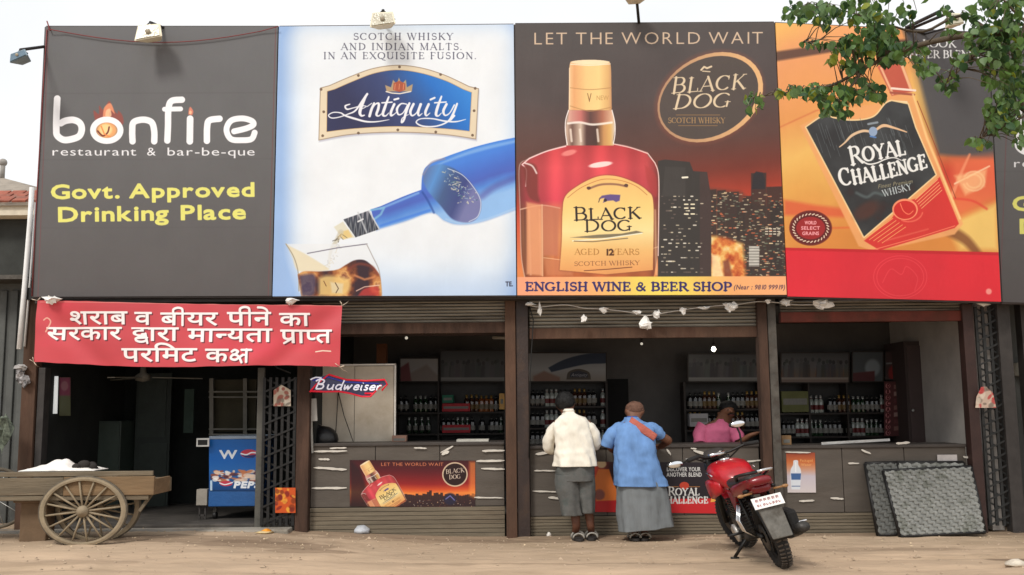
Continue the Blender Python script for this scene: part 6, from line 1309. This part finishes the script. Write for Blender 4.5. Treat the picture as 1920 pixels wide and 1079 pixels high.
# customer in blue shirt
Y2 = -.34
t, J, L, X0, z0 = person('stocky man in a sky-blue shirt and long grey lungi with a red shoulder towel', (1198, 900), Y2,
  {'pelvis':(1200,895,0,.13),'spine':(1194,850,.02,.12),'chest':(1190,815,.07,.13),'neck':(1189,790,.12,.055),'skull':(1189,779,.15,.072),'head':(1190,770,.18,.083),'crown':(1191,763,.19,.058),
   'ls':(1162,806,.07,.058),'le':(1144,838,.12,.043),'lw':(1150,846,.36,.032),'rs':(1222,808,.07,.058),'re':(1255,827,.14,.046),'rw':(1238,838,.36,.034),
   'lh':(1190,905,0,.09),'lk':(1192,955,.02,.058),'la':(1190,992,-.0,.038),'lt':(1190,1003,.1,.03),'rh':(1212,905,0,.09),'rk':(1210,955,.03,.055),'ra':(1208,992,.0,.038),'rt':(1208,1003,.1,.03)}, SKIN)
EARS(J, L); L += CORE; hand(J, L, 'lw', J['lw'][:3], (0.2,1,-.1), 1, X0); hand(J, L, 'rw', J['rw'][:3], (-.8,.6,-.05), -1, X0)
body(J, L, SKIN, 'body', t, X0)
SHB = mat('sky_blue_cloth', (104,142,194), .85, .12, 7, bump=.4, bscale=8, streak=(1.4,1.4,.45)); LUN2 = mat('blue_grey_lungi', (116,121,124), .85, .12, 8, bump=.5, bscale=8, streak=(2,2,.3))
cloth([ring(1188,783,10,.075,Y2,dy=.13), ring(1189,789,14,.09,Y2,dy=.12), ring(1190,795,27,.12,Y2,dy=.1), ring(1191,802,35,.145,Y2,dy=.08), ring(1192,815,36,.165,Y2,dy=.06), ring(1192,840,36,.175,Y2,dy=.02), ring(1193,865,38,.178,Y2), ring(1198,890,43,.185,Y2,dy=-.01), ring(1203,911,49,.195,Y2,dy=-.01,dx=-.004)], SHB, 'shirt', t, .032, seed=13, fold=.009)
b = MB(); b.loft([ring(1188,781,9,.072,Y2,20,dy=.13), ring(1188,787,12,.084,Y2,20,dy=.125)], cap=False); b.build('collar', mat('deep_blue_cloth', (50,84,150), .85), t, solid=.008)
sleeve([(1180,806,.07),(1162,805,.07),(1150,814,.08),(1142,825,.1),(1137,836,.12)], [.06,.074,.08,.078,.074], SHB, t, Y2); sleeve([(1204,806,.07),(1221,805,.07),(1232,811,.09),(1240,818,.12)], [.06,.074,.072,.064], SHB, t, Y2, seed=7)
cloth([ring(1202,900,43,.17,Y2), ring(1204,920,46,.175,Y2), ring(1207,945,48,.18,Y2), ring(1210,970,49,.185,Y2,dx=.01), ring(1213,991,49,.19,Y2,dx=.035)], LUN2, 'long_lungi', t, .014, seed=18, fold=.016)
TOW = mat('red_towel', (178,98,84), .9, .15, 14, bump=.4, bscale=60)
def towel(u, v):
    px, py = 1181+46*u+6*(v-.5)*-1.2, 789+32*u+(14-3*u)*(v-.5); c = pt(px, py, Y2); return Vector((c.x, Y2-.118+.11*(1-u)**2+.02*u+.03*abs(u-.5)-.012*math.cos((v-.5)*3)+.004*mnoise.noise(Vector((u*8, v*6, 2))), c.z))
b = MB(); b.grid(towel, 24, 8); b.build('shoulder_towel', TOW, t, fix=False, solid=.012)
haircap(Vector((X0+(J['head'][0]-X0)*ST, J['head'][1]-.004, J['head'][2]+.018)), .088, HAIRG, t, (1,1.0,.98), 2)
sandal(1190, 1003, Y2, t, .1); sandal(1208, 1003, Y2+.01, t, -.1)
# shopkeeper in pink, facing us
Y3 = 1.0
t, J, L, X0, z0 = person('shopkeeper in a pink shirt bending over the counter behind the motorcycle', (1345, 900), Y3,
  {'pelvis':(1342,885,.12,.12),'spine':(1341,852,.1,.11),'chest':(1342,812,0,.12),'neck':(1354,789,-.05,.052),'skull':(1361,779,-.08,.068),'head':(1366,769,-.1,.082),'crown':(1367,761,-.1,.06),
   'ls':(1318,806,0,.055),'le':(1314,836,-.06,.042),'lw':(1330,838,-.26,.03),'rs':(1368,806,0,.055),'re':(1388,830,-.08,.042),'rw':(1408,816,-.2,.03),
   'lh':(1332,890,.12,.085),'lk':(1332,935,.12,.055),'la':(1332,970,.12,.038),'lt':(1332,976,.02,.03),'rh':(1354,890,.12,.085),'rk':(1354,935,.12,.055),'ra':(1354,970,.12,.038),'rt':(1354,976,.02,.03)}, SKIN)
J['nose_root'] = (J['head'][0]+.012, J['head'][1]-.085, J['head'][2]-.01, .016); J['nose_tip'] = (J['head'][0]+.014, J['head'][1]-.105, J['head'][2]-.03, .012); L += [('head','nose_root'),('nose_root','nose_tip')]
for s_ in (-1, 1): J['ear%d' % s_] = (J['skull'][0]+s_*.082, J['skull'][1]+.02, J['skull'][2]+.03, .012); L.append(('skull', 'ear%d' % s_))
L += CORE; hand(J, L, 'lw', J['lw'][:3], (0.6,-1,-.1), 1, X0); hand(J, L, 'rw', J['rw'][:3], (.7,-.6,.3), -1, X0)
body(J, L, SKIN, 'body', t, X0)
PNK = mat('pink_shirt_cloth', (196,98,132), .85, .1, 8, bump=.25, bscale=18)
cloth([ring(1352,786,8,.075,Y3,dy=-.04), ring(1350,792,14,.09,Y3,dy=-.03), ring(1345,798,24,.12,Y3,dy=-.01), ring(1342,808,30,.145,Y3), ring(1340,828,32,.15,Y3,dy=.03), ring(1341,860,33,.15,Y3,dy=.08), ring(1342,885,34,.155,Y3,dy=.12)], PNK, 'shirt', t, .014, seed=23)
sleeve([(1322,802,0),(1314,815,-.02),(1313,832,-.06)], [.11,.095,.08], PNK, t, Y3); sleeve([(1364,802,0),(1378,814,-.03),(1386,827,-.07)], [.11,.095,.08], PNK, t, Y3, seed=5)
cloth([ring(1343,878,32,.15,Y3,dy=.12), ring(1343,925,31,.14,Y3,dy=.12), ring(1343,968,30,.14,Y3,dy=.12)], LUN1, 'trousers', t, .01, seed=4)
hc = Vector((X0+(J['head'][0]-X0)*ST, J['head'][1], J['head'][2])); haircap(hc+Vector((0,.03,.03)), .092, HAIR, t, (1,1,.95), 3)
b = MB()
for s_ in (-1, 1): b.ball(hc+Vector((.015+s_*.036, -.078, .0)), .011, 5, (1.2,.6,.7))
b.build('eyes', mat('dark_eyes', (16,12,12), .2), t); b = MB(); b.tube([hc+Vector((.018+x*.045, -.088+abs(x)*.02, -.048-abs(x)*.008)) for x in (-1,-.5,0,.5,1)], .008, 6); b.build('moustache', HAIR, t)
b = MB(); b.tube([hc+Vector((.018+x*.028, -.086+abs(x)*.01, -.064)) for x in (-1,0,1)], .006, 6); b.build('lips', mat('dark_lips', (110,56,52), .5), t)
# ---------------------------------------------------------------- motorcycle (local: x right, y forward, z up)
RED = mat('red_tank_paint', (180,18,34), .36, .15, 6, bump=.04, spec=.5, coat=.25, c2=(150,30,36)); DRED = mat('dark_red_plastic', (120,20,30), .35, .1, 4, bump=0, coat=.3); RUB = mat('black_rubber', (34,33,33), .85, .2, 16); RUBD = mat('dusty_tread', (84,76,68), .95, .2, 14, bump=.4)
ENG = mat('engine_grey', (66,64,62), .5, .25, 10, metal=.4, c2=(56,54,52)); CHR = mat('chrome', (210,210,212), .15, .05, 4, metal=1, bump=0); MUD = mat('dusty_grey_mudguard', (108,106,101), .8, .25, 8, c2=(76,72,66)); SEATM = mat('black_seat_vinyl', (38,36,36), .5, .1, 10); SILV = mat('silver_paint', (186,184,180), .35, .08, 6, metal=.5)
g = gpt(1471, 1064); f_ = gpt(1408, 1030); dirv = Vector(((f_.x-g.x)/ST, f_.y-g.y, 0)); HEAD = math.atan2(-dirv.x, dirv.y); LEAN = math.radians(-16)
t = root('motorcycle', g, 'red motorcycle leaning on its side stand before the counters, seen from behind', 'motorcycle')
M = Matrix.Translation(g) @ Matrix.Diagonal((ST, 1, 1, 1)) @ Matrix.Rotation(HEAD, 4, 'Z') @ Matrix.Rotation(LEAN, 4, 'Y')
def mb(): b = MB(); b.x = M; return b
WR = .295; WB = 1.28
def mwheel(c, w, parent, steer=0):
    c = Vector(c); ax = Vector((math.cos(steer), math.sin(steer), 0))
    b = mb(); pr = [(WR-.09, -w*.45), (WR-.05, -w*.95), (WR-.02, -w*.85), (WR, -w*.4), (WR+.004, 0), (WR, w*.4), (WR-.02, w*.85), (WR-.05, w*.95), (WR-.09, w*.45)]
    b.lathe(c, ax, pr, 36); o = b.build('wheel', RUB, parent)
    b = mb(); u = Vector((-ax.y, ax.x, 0))
    for i in range(44):
        a = 2*math.pi*i/44; r = u*math.cos(a)+Vector((0,0,1))*math.sin(a); tg = -u*math.sin(a)+Vector((0,0,1))*math.cos(a)
        for s_ in (-1, 1): b.bar(c+r*(WR+.003)+ax*s_*w*.12, c+r*(WR-.012)+ax*s_*w*.8+tg*.012, .014, .012, tuple(r))
    b.build('tread', RUBD, o)
    b = mb(); b.lathe(c, ax, [(WR-.085, -w*.4), (WR-.115, -w*.34), (WR-.115, w*.34), (WR-.085, w*.4)], 30); b.build('rim', BLK, o)
    b = mb()
    for i in range(6): a = 2*math.pi*i/6; r = u*math.cos(a)+Vector((0,0,1))*math.sin(a); b.bar(c+r*.03, c+r*(WR-.1), .03, .03, tuple(ax))
    b.tube([c-ax*.05, c+ax*.05], .045, 12); b.build('alloy_spokes', BLK, o)
    b = mb(); b.lathe(c-ax*.06, ax, [(.05, 0), (.12, 0), (.12, .006), (.05, .006)], 24); b.build('brake_disc', ENG, o)
mwheel((0,0,WR), .05, t); STE = .25; FC = Vector((0, WB, WR)); mwheel(FC, .043, t, STE)
U = lambda P: [Vector(p) for p in P]
# frame and engine
b = mb(); b.tube(U([(0,.98,.86),(0,.9,.5),(0,.78,.25),(0,.4,.24),(0,.3,.5),(0,.42,.72),(0,.95,.84)]), .025, 8); b.tube(U([(.1,.42,.68),(.1,-.25,.76)]), .016, 8); b.tube(U([(-.1,.42,.68),(-.1,-.25,.76)]), .016, 8); b.tube(U([(-.07,.35,.33),(-.07,0,.3)]), .02, 8); b.tube(U([(.07,.35,.33),(.07,0,.3)]), .02, 8); b.build('frame', BLK, t)
b = mb(); b.box(-.13,.13,.38,.72,.22,.42); b.box(-.16,.16,.45,.62,.24,.36); b.build('engine', ENG, t, bev=.03)
for i in range(7): b = mb(); b.box(-.1,.1,.56+i*.012,.76+i*.012,.42+i*.026,.434+i*.026); b.build('cooling_fin', ENG, t)
b = mb(); b.tube(U([(-.17,.52,.3),(-.15,.52,.3)]), .085, 18); b.tube(U([(-.15,.66,.29),(-.16,.66,.29)]), .05, 14); b.build('clutch_cover', SILV, t)
b = mb(); b.tube(U([(.1,.78,.45),(.13,.86,.35),(.14,.7,.2),(.16,.4,.18),(.17,.2,.22)]), .02, 8); b.tube(U([(.17,.22,.22),(.19,-.05,.3),(.2,-.22,.35)]), [.035,.05,.048], 14); b.build('exhaust', ENG, t); b = mb(); b.bar((.2,.15,.31),(.225,-.15,.385),.06,.01); b.build('heat_shield', CHR, t)
# tank
def oval(y, z, w, h, n=18, p=.75, xo=0): return [Vector((xo+w*math.copysign(abs(math.cos(a))**p, math.cos(a)), y, z+h*math.copysign(abs(math.sin(a))**p, math.sin(a)))) for a in [2*math.pi*j/n for j in range(n)]]
b = mb(); b.loft([oval(.36,.76,.06,.05), oval(.42,.79,.115,.085), oval(.52,.82,.15,.115), oval(.66,.84,.17,.13), oval(.8,.85,.165,.12), oval(.9,.85,.12,.09), oval(.95,.85,.06,.05)]); b.build('tank', RED, t)
for s_ in (-1, 1):
    b = mb(); b.loft([oval(.52,.74,.02,.05,12,xo=s_*.14), oval(.7,.73,.03,.09,12,xo=s_*.175), oval(.88,.7,.03,.1,12,xo=s_*.17), oval(1.0,.66,.01,.05,12,xo=s_*.13)]); b.build('tank_shroud', RED, t)
b = mb(); b.lathe((0,.72,.965), (0,0,1), [(0,0),(.045,0),(.045,.018),(.035,.024),(0,.024)], 18); b.build('fuel_cap', CHR, t)
b = mb(); b.tube([Vector((-.172,.55,.86)), Vector((-.178,.68,.885)), Vector((-.168,.8,.875))], .006, 5); b.tube([Vector((.172,.55,.86)), Vector((.178,.68,.885))], .006, 5); b.build('tank_emblem', CHR, t)
# seat, side panels, tail
b = mb(); b.loft([oval(.40,.80,.06,.02), oval(.34,.79,.12,.045), oval(.2,.785,.14,.05), oval(.02,.80,.13,.05), oval(-.12,.83,.09,.045), oval(-.24,.85,.055,.03)]); b.build('seat', SEATM, t)
for s_ in (-1, 1):
    b = mb(); b.add(U([(s_*.13,.42,.72),(s_*.13,.36,.5),(s_*.15,.2,.56),(s_*.13,.12,.7),(s_*.10,.42,.72),(s_*.10,.36,.5),(s_*.11,.2,.56),(s_*.10,.12,.7)]), [(0,1,2,3),(7,6,5,4),(0,4,5,1),(1,5,6,2),(2,6,7,3),(3,7,4,0)]); b.build('side_panel', DRED, t, bev=.01)
    b = mb(); b.loft([oval(.16,.72,.02,.045,12,xo=s_*.125), oval(0,.75,.025,.055,12,xo=s_*.13), oval(-.2,.80,.025,.05,12,xo=s_*.085), oval(-.36,.84,.015,.03,12,xo=s_*.045)]); b.build('tail_panel', DRED, t)
    b = mb(); b.tube(U([(s_*.10,-.02,.84),(s_*.13,-.2,.9),(s_*.11,-.34,.92),(0,-.37,.92)]), .014, 8); b.build('grab_rail', CHR if s_ > 0 else BLK, t)
b = mb(); b.loft([oval(-.3,.84,.07,.035), oval(-.36,.84,.085,.04), oval(-.39,.84,.07,.03)]); b.build('tail_light', DRED, t)
b = mb(); b.loft([oval(-.22,.76,.09,.05), oval(-.33,.77,.06,.035)]); b.build('tail_cowl', DRED, t)
for s_ in (-1, 1):
    b = mb(); b.tube(U([(s_*.08,-.3,.74),(s_*.15,-.31,.74)]), .01, 6); b.ball((s_*.165,-.31,.74), .02, 6, (1.3,.8,.8)); b.build('indicator', mat('indicator_amber', (150,110,70), .3), t)
# plate, mudguard
PA = MB(); b = mb(); b.add(U([(-.11,-.36,.605),(.11,-.36,.605),(.11,-.335,.70),(-.11,-.335,.70),(-.11,-.352,.603),(.11,-.352,.603),(.11,-.327,.698),(-.11,-.327,.698)]), [(0,1,2,3),(7,6,5,4),(0,4,5,1),(1,5,6,2),(2,6,7,3),(3,7,4,0)]); b.build('number_plate', mat('plate_white', (236,236,234), .4, .02), t)
pl = t.children[-1]
for r_i, (zz, n) in enumerate(((.672, 6), (.63, 8))):
    b = mb(); rr = random.Random(9+r_i); w = .18/n
    for i in range(n):
        x = -.09+i*w+.004; yy = -.3625+(zz-.60)*.25
        for q in range(3):
            if rr.random() < .75: b.bar((x+w*.1, yy, zz-.012+q*.011), (x+w*.7, yy, zz-.012+q*.011), .004, .002, (0,1,0))
        b.bar((x+w*.1, yy, zz-.013), (x+w*.1, yy, zz+.011), .004, .002, (0,1,0))
    b.build('plate_lettering', mat('plate_red', (150,50,60), .5), pl)
b = mb(); vs = []; n = 14
for i in range(n+1):
    a = math.radians(150-118*i/n); r = WR+.055
    for j, (x, k) in enumerate(((-.085,-.022),(-.05,0),(.05,0),(.085,-.022))): vs.append((x, -math.cos(math.pi-a)*-1*r*-1 if 0 else -r*math.cos(math.radians(30+ (118*i/n)) )*1.0 if 0 else r*math.cos(math.radians(60+118*i/n)), WR+(r+k)*math.sin(math.radians(60+118*i/n))))
b.smooth = True; b.add(vs, [(i*4+j, i*4+j+1, (i+1)*4+j+1, (i+1)*4+j) for i in range(n) for j in range(3)]); b.build('rear_mudguard', BLK, t, fix=False, solid=.008)
b = mb(); b.add(U([(-.085,-.33,.60),(.085,-.33,.60),(.075,-.39,.33),(-.075,-.39,.33),(-.08,-.25,.62),(.08,-.25,.62),(.07,-.36,.33),(-.07,-.36,.33)]), [(0,1,2,3),(7,6,5,4),(0,4,5,1),(1,5,6,2),(2,6,7,3),(3,7,4,0)]); b.build('mud_flap', MUD, t, bev=.01)
# shocks, saree guard, footrests
for s_ in (-1, 1):
    b = mb(); b.tube(U([(s_*.11,.02,.32),(s_*.11,.1,.68)]), .012, 6); b.tube([Vector((s_*.11+math.cos(a)*.028, .045+.0011*a*1.2+math.sin(a)*.028, .38+a*.0042)) for a in [i*.6 for i in range(100)]], .006, 4); b.build('rear_shock', BLK, t)
for i in range(3): b = mb(); b.tube(U([(-.15,.05-i*.05,.62),(-.2,.02-i*.05,.5),(-.19,.0-i*.05,.4),(-.13,.02-i*.05,.34)]), .008, 6); b.build('guard_rod', CHR, t)
for P in ([(-.12,.3,.33),(-.26,.28,.33)], [(.12,.3,.33),(.26,.28,.33)], [(.14,.05,.42),(.24,.03,.42)]): b = mb(); b.tube(U(P), .014, 6); b.build('footrest', BLK, t)
b = mb(); b.box(.13,.21,-.14,.1,.3,.5); b.build('side_guard', RUB, t, bev=.03)
# fork, headlamp, handlebar, mirrors
for s_ in (-1, 1):
    b = mb(); b.tube(U([(s_*.085,WB,WR),(s_*.085,WB-.13,.62),(s_*.085,WB-.27,.98)]), [.024,.024,.016], 8); b.build('fork_leg', BLK, t)
b = mb(); vs = []
for i in range(11):
    a = math.radians(35+105*i/10); r = WR+.04
    for x, k in ((-.06,-.02),(-.03,0),(.03,0),(.06,-.02)): vs.append((x, WB+r*math.cos(a)*1.0, WR+(r+k)*math.sin(a)))
b.smooth = True; b.add(vs, [(i*4+j, i*4+j+1, (i+1)*4+j+1, (i+1)*4+j) for i in range(10) for j in range(3)]); b.build('front_mudguard', RED, t, fix=False, solid=.008)
b = mb(); b.loft([oval(1.02,.88,.05,.05), oval(1.08,.88,.1,.1), oval(1.18,.87,.11,.11), oval(1.22,.87,.095,.095)]); b.build('headlamp', BLK, t); b = mb(); b.loft([oval(1.0,.99,.08,.02), oval(1.1,1.02,.09,.05), oval(1.18,1.0,.08,.02)]); b.build('dashboard', DARKST, t)
HC = Vector((0, .99, .98)); hs = Matrix.Rotation(STE, 3, 'Z')
def H_(x, y, z): return HC+hs @ Vector((x, y, z))
b = mb(); b.tube([H_(-.31,-.15,.06),H_(-.22,-.12,.07),H_(-.12,-.02,.03),H_(0,0,.02),H_(.12,-.02,.03),H_(.22,-.12,.07),H_(.31,-.15,.06)], .013, 8); b.build('handlebar', BLK, t); b = mb(); b.tube([H_(-.07,-.01,.035),H_(0,0,.03),H_(.07,-.01,.035)], .022, 8); b.build('handlebar_clamp', CHR, t)
for s_ in (-1, 1):
    b = mb(); b.tube([H_(s_*.325,-.155,.06),H_(s_*.21,-.115,.07)], .021, 8); b.build('grip', RUB, t)
    b = mb(); b.tube([H_(s_*.2,-.1,.06),H_(s_*.3,-.06,.07)], .007, 6); b.build('lever', SILV, t)
    b = mb(); mx_, mz_ = (.23, .25) if s_ > 0 else (.42, .02); b.tube([H_(s_*.2,-.1,.08),H_(s_*(mx_*.6+.1),-.06,mz_*.6+.03),H_(s_*mx_,-.07,mz_)], .008, 6); mo = b.build('mirror', BLK, t)
    b = mb(); c = H_(s_*mx_,-.09,mz_+.03); b.ball(c, .06, 8, (1.15,.3,.62)); b.build('mirror_housing', BLK, mo); b = mb(); c = H_(s_*mx_,-.112,mz_+.03); b.ball(c, .052, 8, (1.15,.12,.6)); b.build('mirror_glass', mat('mirror_sky', (225,228,232), .04, .02, metal=1, bump=0), mo)
b = mb(); b.tube(U([(0,1.0,.9),(.05,1.04,.96),(-.15,.93,1.0)]), .01, 6); b.tube(U([(-.2,.9,1.03),(-.1,1.06,.95),(.0,1.12,.8)]), .007, 6); b.tube(U([(.2,.95,1.03),(.1,1.1,.93),(.0,1.12,.8)]), .007, 6); b.build('control_cable', BLK, t)
# side stand reaches the ground on the left
top = M @ Vector((-.1, .42, .26)); Mi = M.inverted(); ftw = gpt(1378, 1049); b = MB(); b.tube([top, ftw+Vector((0,0,.02))], .016, 8); b.tube([ftw+Vector((-.04,0,.01)), ftw+Vector((.04,0,.01))], .014, 6); b.build('side_stand', BLK, t)
# ---------------------------------------------------------------- tree reaching in from the right
BARK = mat('grey_bark', (98,86,72), .95, .25, 8, bump=.6, bscale=20)
LV = [mat('leaf_green_mid', (92,124,60), .5, .2, 6, bump=.1, spec=.4), mat('leaf_green_dark', (56,88,50), .5, .2, 6, bump=.1, spec=.4), mat('leaf_green_bluish', (104,134,84), .45, .2, 6, bump=.1, spec=.5), mat('leaf_yellow_green', (140,150,52), .5, .2, 6, bump=.1)]
for m in LV:
    m.node_tree.nodes['Principled BSDF'].inputs['Roughness'].default_value = .5
    n_ = m.node_tree; tl = n_.nodes.new('ShaderNodeBsdfTranslucent'); mx_ = n_.nodes.new('ShaderNodeMixShader'); mx_.inputs[0].default_value = .35; o_ = [q for q in n_.nodes if q.type == 'OUTPUT_MATERIAL'][0]
    n_.links.new(n_.nodes['Principled BSDF'].inputs['Base Color'].links[0].from_socket, tl.inputs[0]); n_.links.new(n_.nodes['Principled BSDF'].outputs[0], mx_.inputs[1]); n_.links.new(tl.outputs[0], mx_.inputs[2]); n_.links.new(mx_.outputs[0], o_.inputs[0])
YT = -2.9
t = root('leafy_tree', (8.4, -2.6, 0), 'broad-leaved green tree whose branches hang in at the top right corner', 'tree')
def lp(x, y, dy=0): return pt(x, y, YT+dy)
b = MB(); b.tube([(8.4,-2.6,-.1),(8.35,-2.65,1.2),(8.15,-2.7,2.6),(7.7,-2.8,4.0),(7.2,-2.9,5.6),(7.0,-2.7,7.2)], [.26,.2,.17,.14,.1,.04], 14); b.build('trunk', BARK, t)
br = [[Vector((7.9,-2.75,3.4)), lp(2080,120), lp(1960,70), lp(1860,62), lp(1780,72), lp(1700,92), lp(1620,128), lp(1560,160), lp(1490,172), lp(1415,182)],
      [lp(1860,62), lp(1800,30,.2), lp(1730,60,.3), lp(1660,45,.3), lp(1580,20,.2), lp(1500,12)], [lp(2080,120), lp(1980,180), lp(1900,230,.1), lp(1835,262,.1)],
      [lp(1700,92), lp(1640,96,.1), lp(1560,86,.2), lp(1505,80)], [lp(1620,128), lp(1590,170,-.1), lp(1560,205,-.1)], [Vector((7.4,-2.9,5.2)), lp(2050,-60), lp(1900,-10), lp(1760,-30), lp(1600,-20)], [lp(1860,62), lp(1820,110), lp(1770,160)], [lp(1960,70), lp(1900,20,-.2), lp(1850,-40,-.2)]]
for P in br:
    b = MB(); Q = smooth([tuple(p) for p in P], 4); b.tube([Vector(p) for p in Q], list(np.linspace(.045 if P is br[0] or P is br[5] else .018, .004, len(Q))), 7); b.build('branch', BARK, t)
def leaf_geo():
    pts = [(0,0),(.30,.10),(.46,.34),(.38,.66),(.18,.88),(0,1.12),(-.18,.88),(-.38,.66),(-.46,.34),(-.30,.10)]
    v = [(x, y, abs(x)*.28-.18*(y-.4)**2) for x, y in pts]+[(0,.35,-.02),(0,.75,-.03)]
    f = [(0,1,10),(1,2,10),(2,3,10),(3,11,10),(3,4,11),(4,5,11),(5,6,11),(6,7,11),(7,10,11),(7,8,10),(8,9,10),(9,0,10)]
    return v, f
lv, lf = leaf_geo(); LM = []
for m in LV:
    me = bpy.data.meshes.new('leaf'); me.from_pydata(lv, [], lf); me.materials.append(m); me.polygons.foreach_set('use_smooth', [True]*len(lf)); LM.append(me)
clus = [(1495,18,26,22,16),(1545,22,34,26,24),(1610,14,40,24,26),(1655,50,28,34,22),(1520,78,18,10,7),(1590,84,50,22,30),(1650,90,46,28,34),(1705,96,36,20,18),(1600,118,26,12,12),(1485,168,16,10,7),(1525,168,26,14,16),(1565,176,34,22,28),(1610,166,36,24,26),(1565,204,30,10,12),(1655,172,16,14,6),(1412,186,18,22,9),(1462,172,8,6,3),
        (1735,124,24,14,9),(1775,150,20,22,11),(1860,30,60,40,46),(1895,95,34,44,34),(1830,70,26,26,16),(1895,180,28,40,26),(1870,225,26,24,16),(1838,262,22,10,8),(1800,110,20,16,7),(1700,20,22,20,7),(1910,30,30,50,20),(1560,108,14,5,4),(1775,20,16,16,5),(1660,70,34,24,20),(1625,60,30,24,12),(1910,260,12,16,5),(1900,140,24,40,16),(1880,60,44,30,24),(1865,200,26,30,14),(1780,60,10,10,4),(1870,130,30,40,24),(1900,220,20,30,14),(1850,90,24,24,14)]
cand = []; rl = random.Random(12)
for cx, cy, rx, ry, n in clus:
    for i in range(int(n*2.7)):
        a = rl.random()*6.283; r = math.sqrt(rl.random()); cand.append((cx+rx*r*math.cos(a), cy+ry*r*math.sin(a), rl.uniform(-.35, .3), rl.uniform(.05, .088), True, rl.random()))
for i in range(260): cand.append((rl.uniform(1925, 2250), rl.uniform(-60, 280), rl.uniform(-.6,.6), rl.uniform(.08,.13), False, rl.random()))
for i in range(160): cand.append((rl.uniform(1500, 2250), rl.uniform(-160, -8), rl.uniform(-.6,.6), rl.uniform(.08,.13), False, rl.random()))
cand.sort(key=lambda c: (not c[4], -c[3])); crown = MB(); 
lvv = [Vector(q) for q in lv]
for k, (x, y, dy, sz, vis, q) in enumerate(cand):
    p = lp(x, y, dy); mi = 3 if (q < .06 or (1540 < x < 1580 and 100 < y < 116)) else (0 if q < .45 else (1 if q < .72 else 2))
    rot = Matrix.Rotation(rl.uniform(0, 6.28), 3, 'Z') @ Matrix.Rotation(rl.uniform(-2.6, -1.0), 3, 'X') @ Matrix.Rotation(rl.uniform(-.9, .9), 3, 'Y')
    if k < 298 and vis:
        o = bpy.data.objects.new('leaf', LM[mi]); col.objects.link(o); o.parent = t; o.location = p-Vector(ORG[t.name]); o.rotation_euler = rot.to_euler(); o.scale = (sz*1.1, sz, sz)
    else:
        crown.use(LV[mi]); crown.smooth = True; crown.add([p+rot @ (v*sz) for v in lvv], lf)
BP = [p for P in br for p in [Vector(q) for q in smooth([tuple(v_) for v_ in P], 6)]]
tw = MB()
for k, c_ in enumerate(cand):
    if c_[4] and k % 4 == 0:
        p = lp(c_[0], c_[1], c_[2]); q = min(BP, key=lambda v_: (v_-p).length_squared)
        if (q-p).length < .6: tw.tube([q, q.lerp(p, .5)+Vector((0,0,.03)), p], [.006,.004,.0025], 4, cap=False)
tag(tw.build('twigs', BARK, t), kind='stuff')
tag(crown.build('crown', None, t, fix=False), kind='stuff')
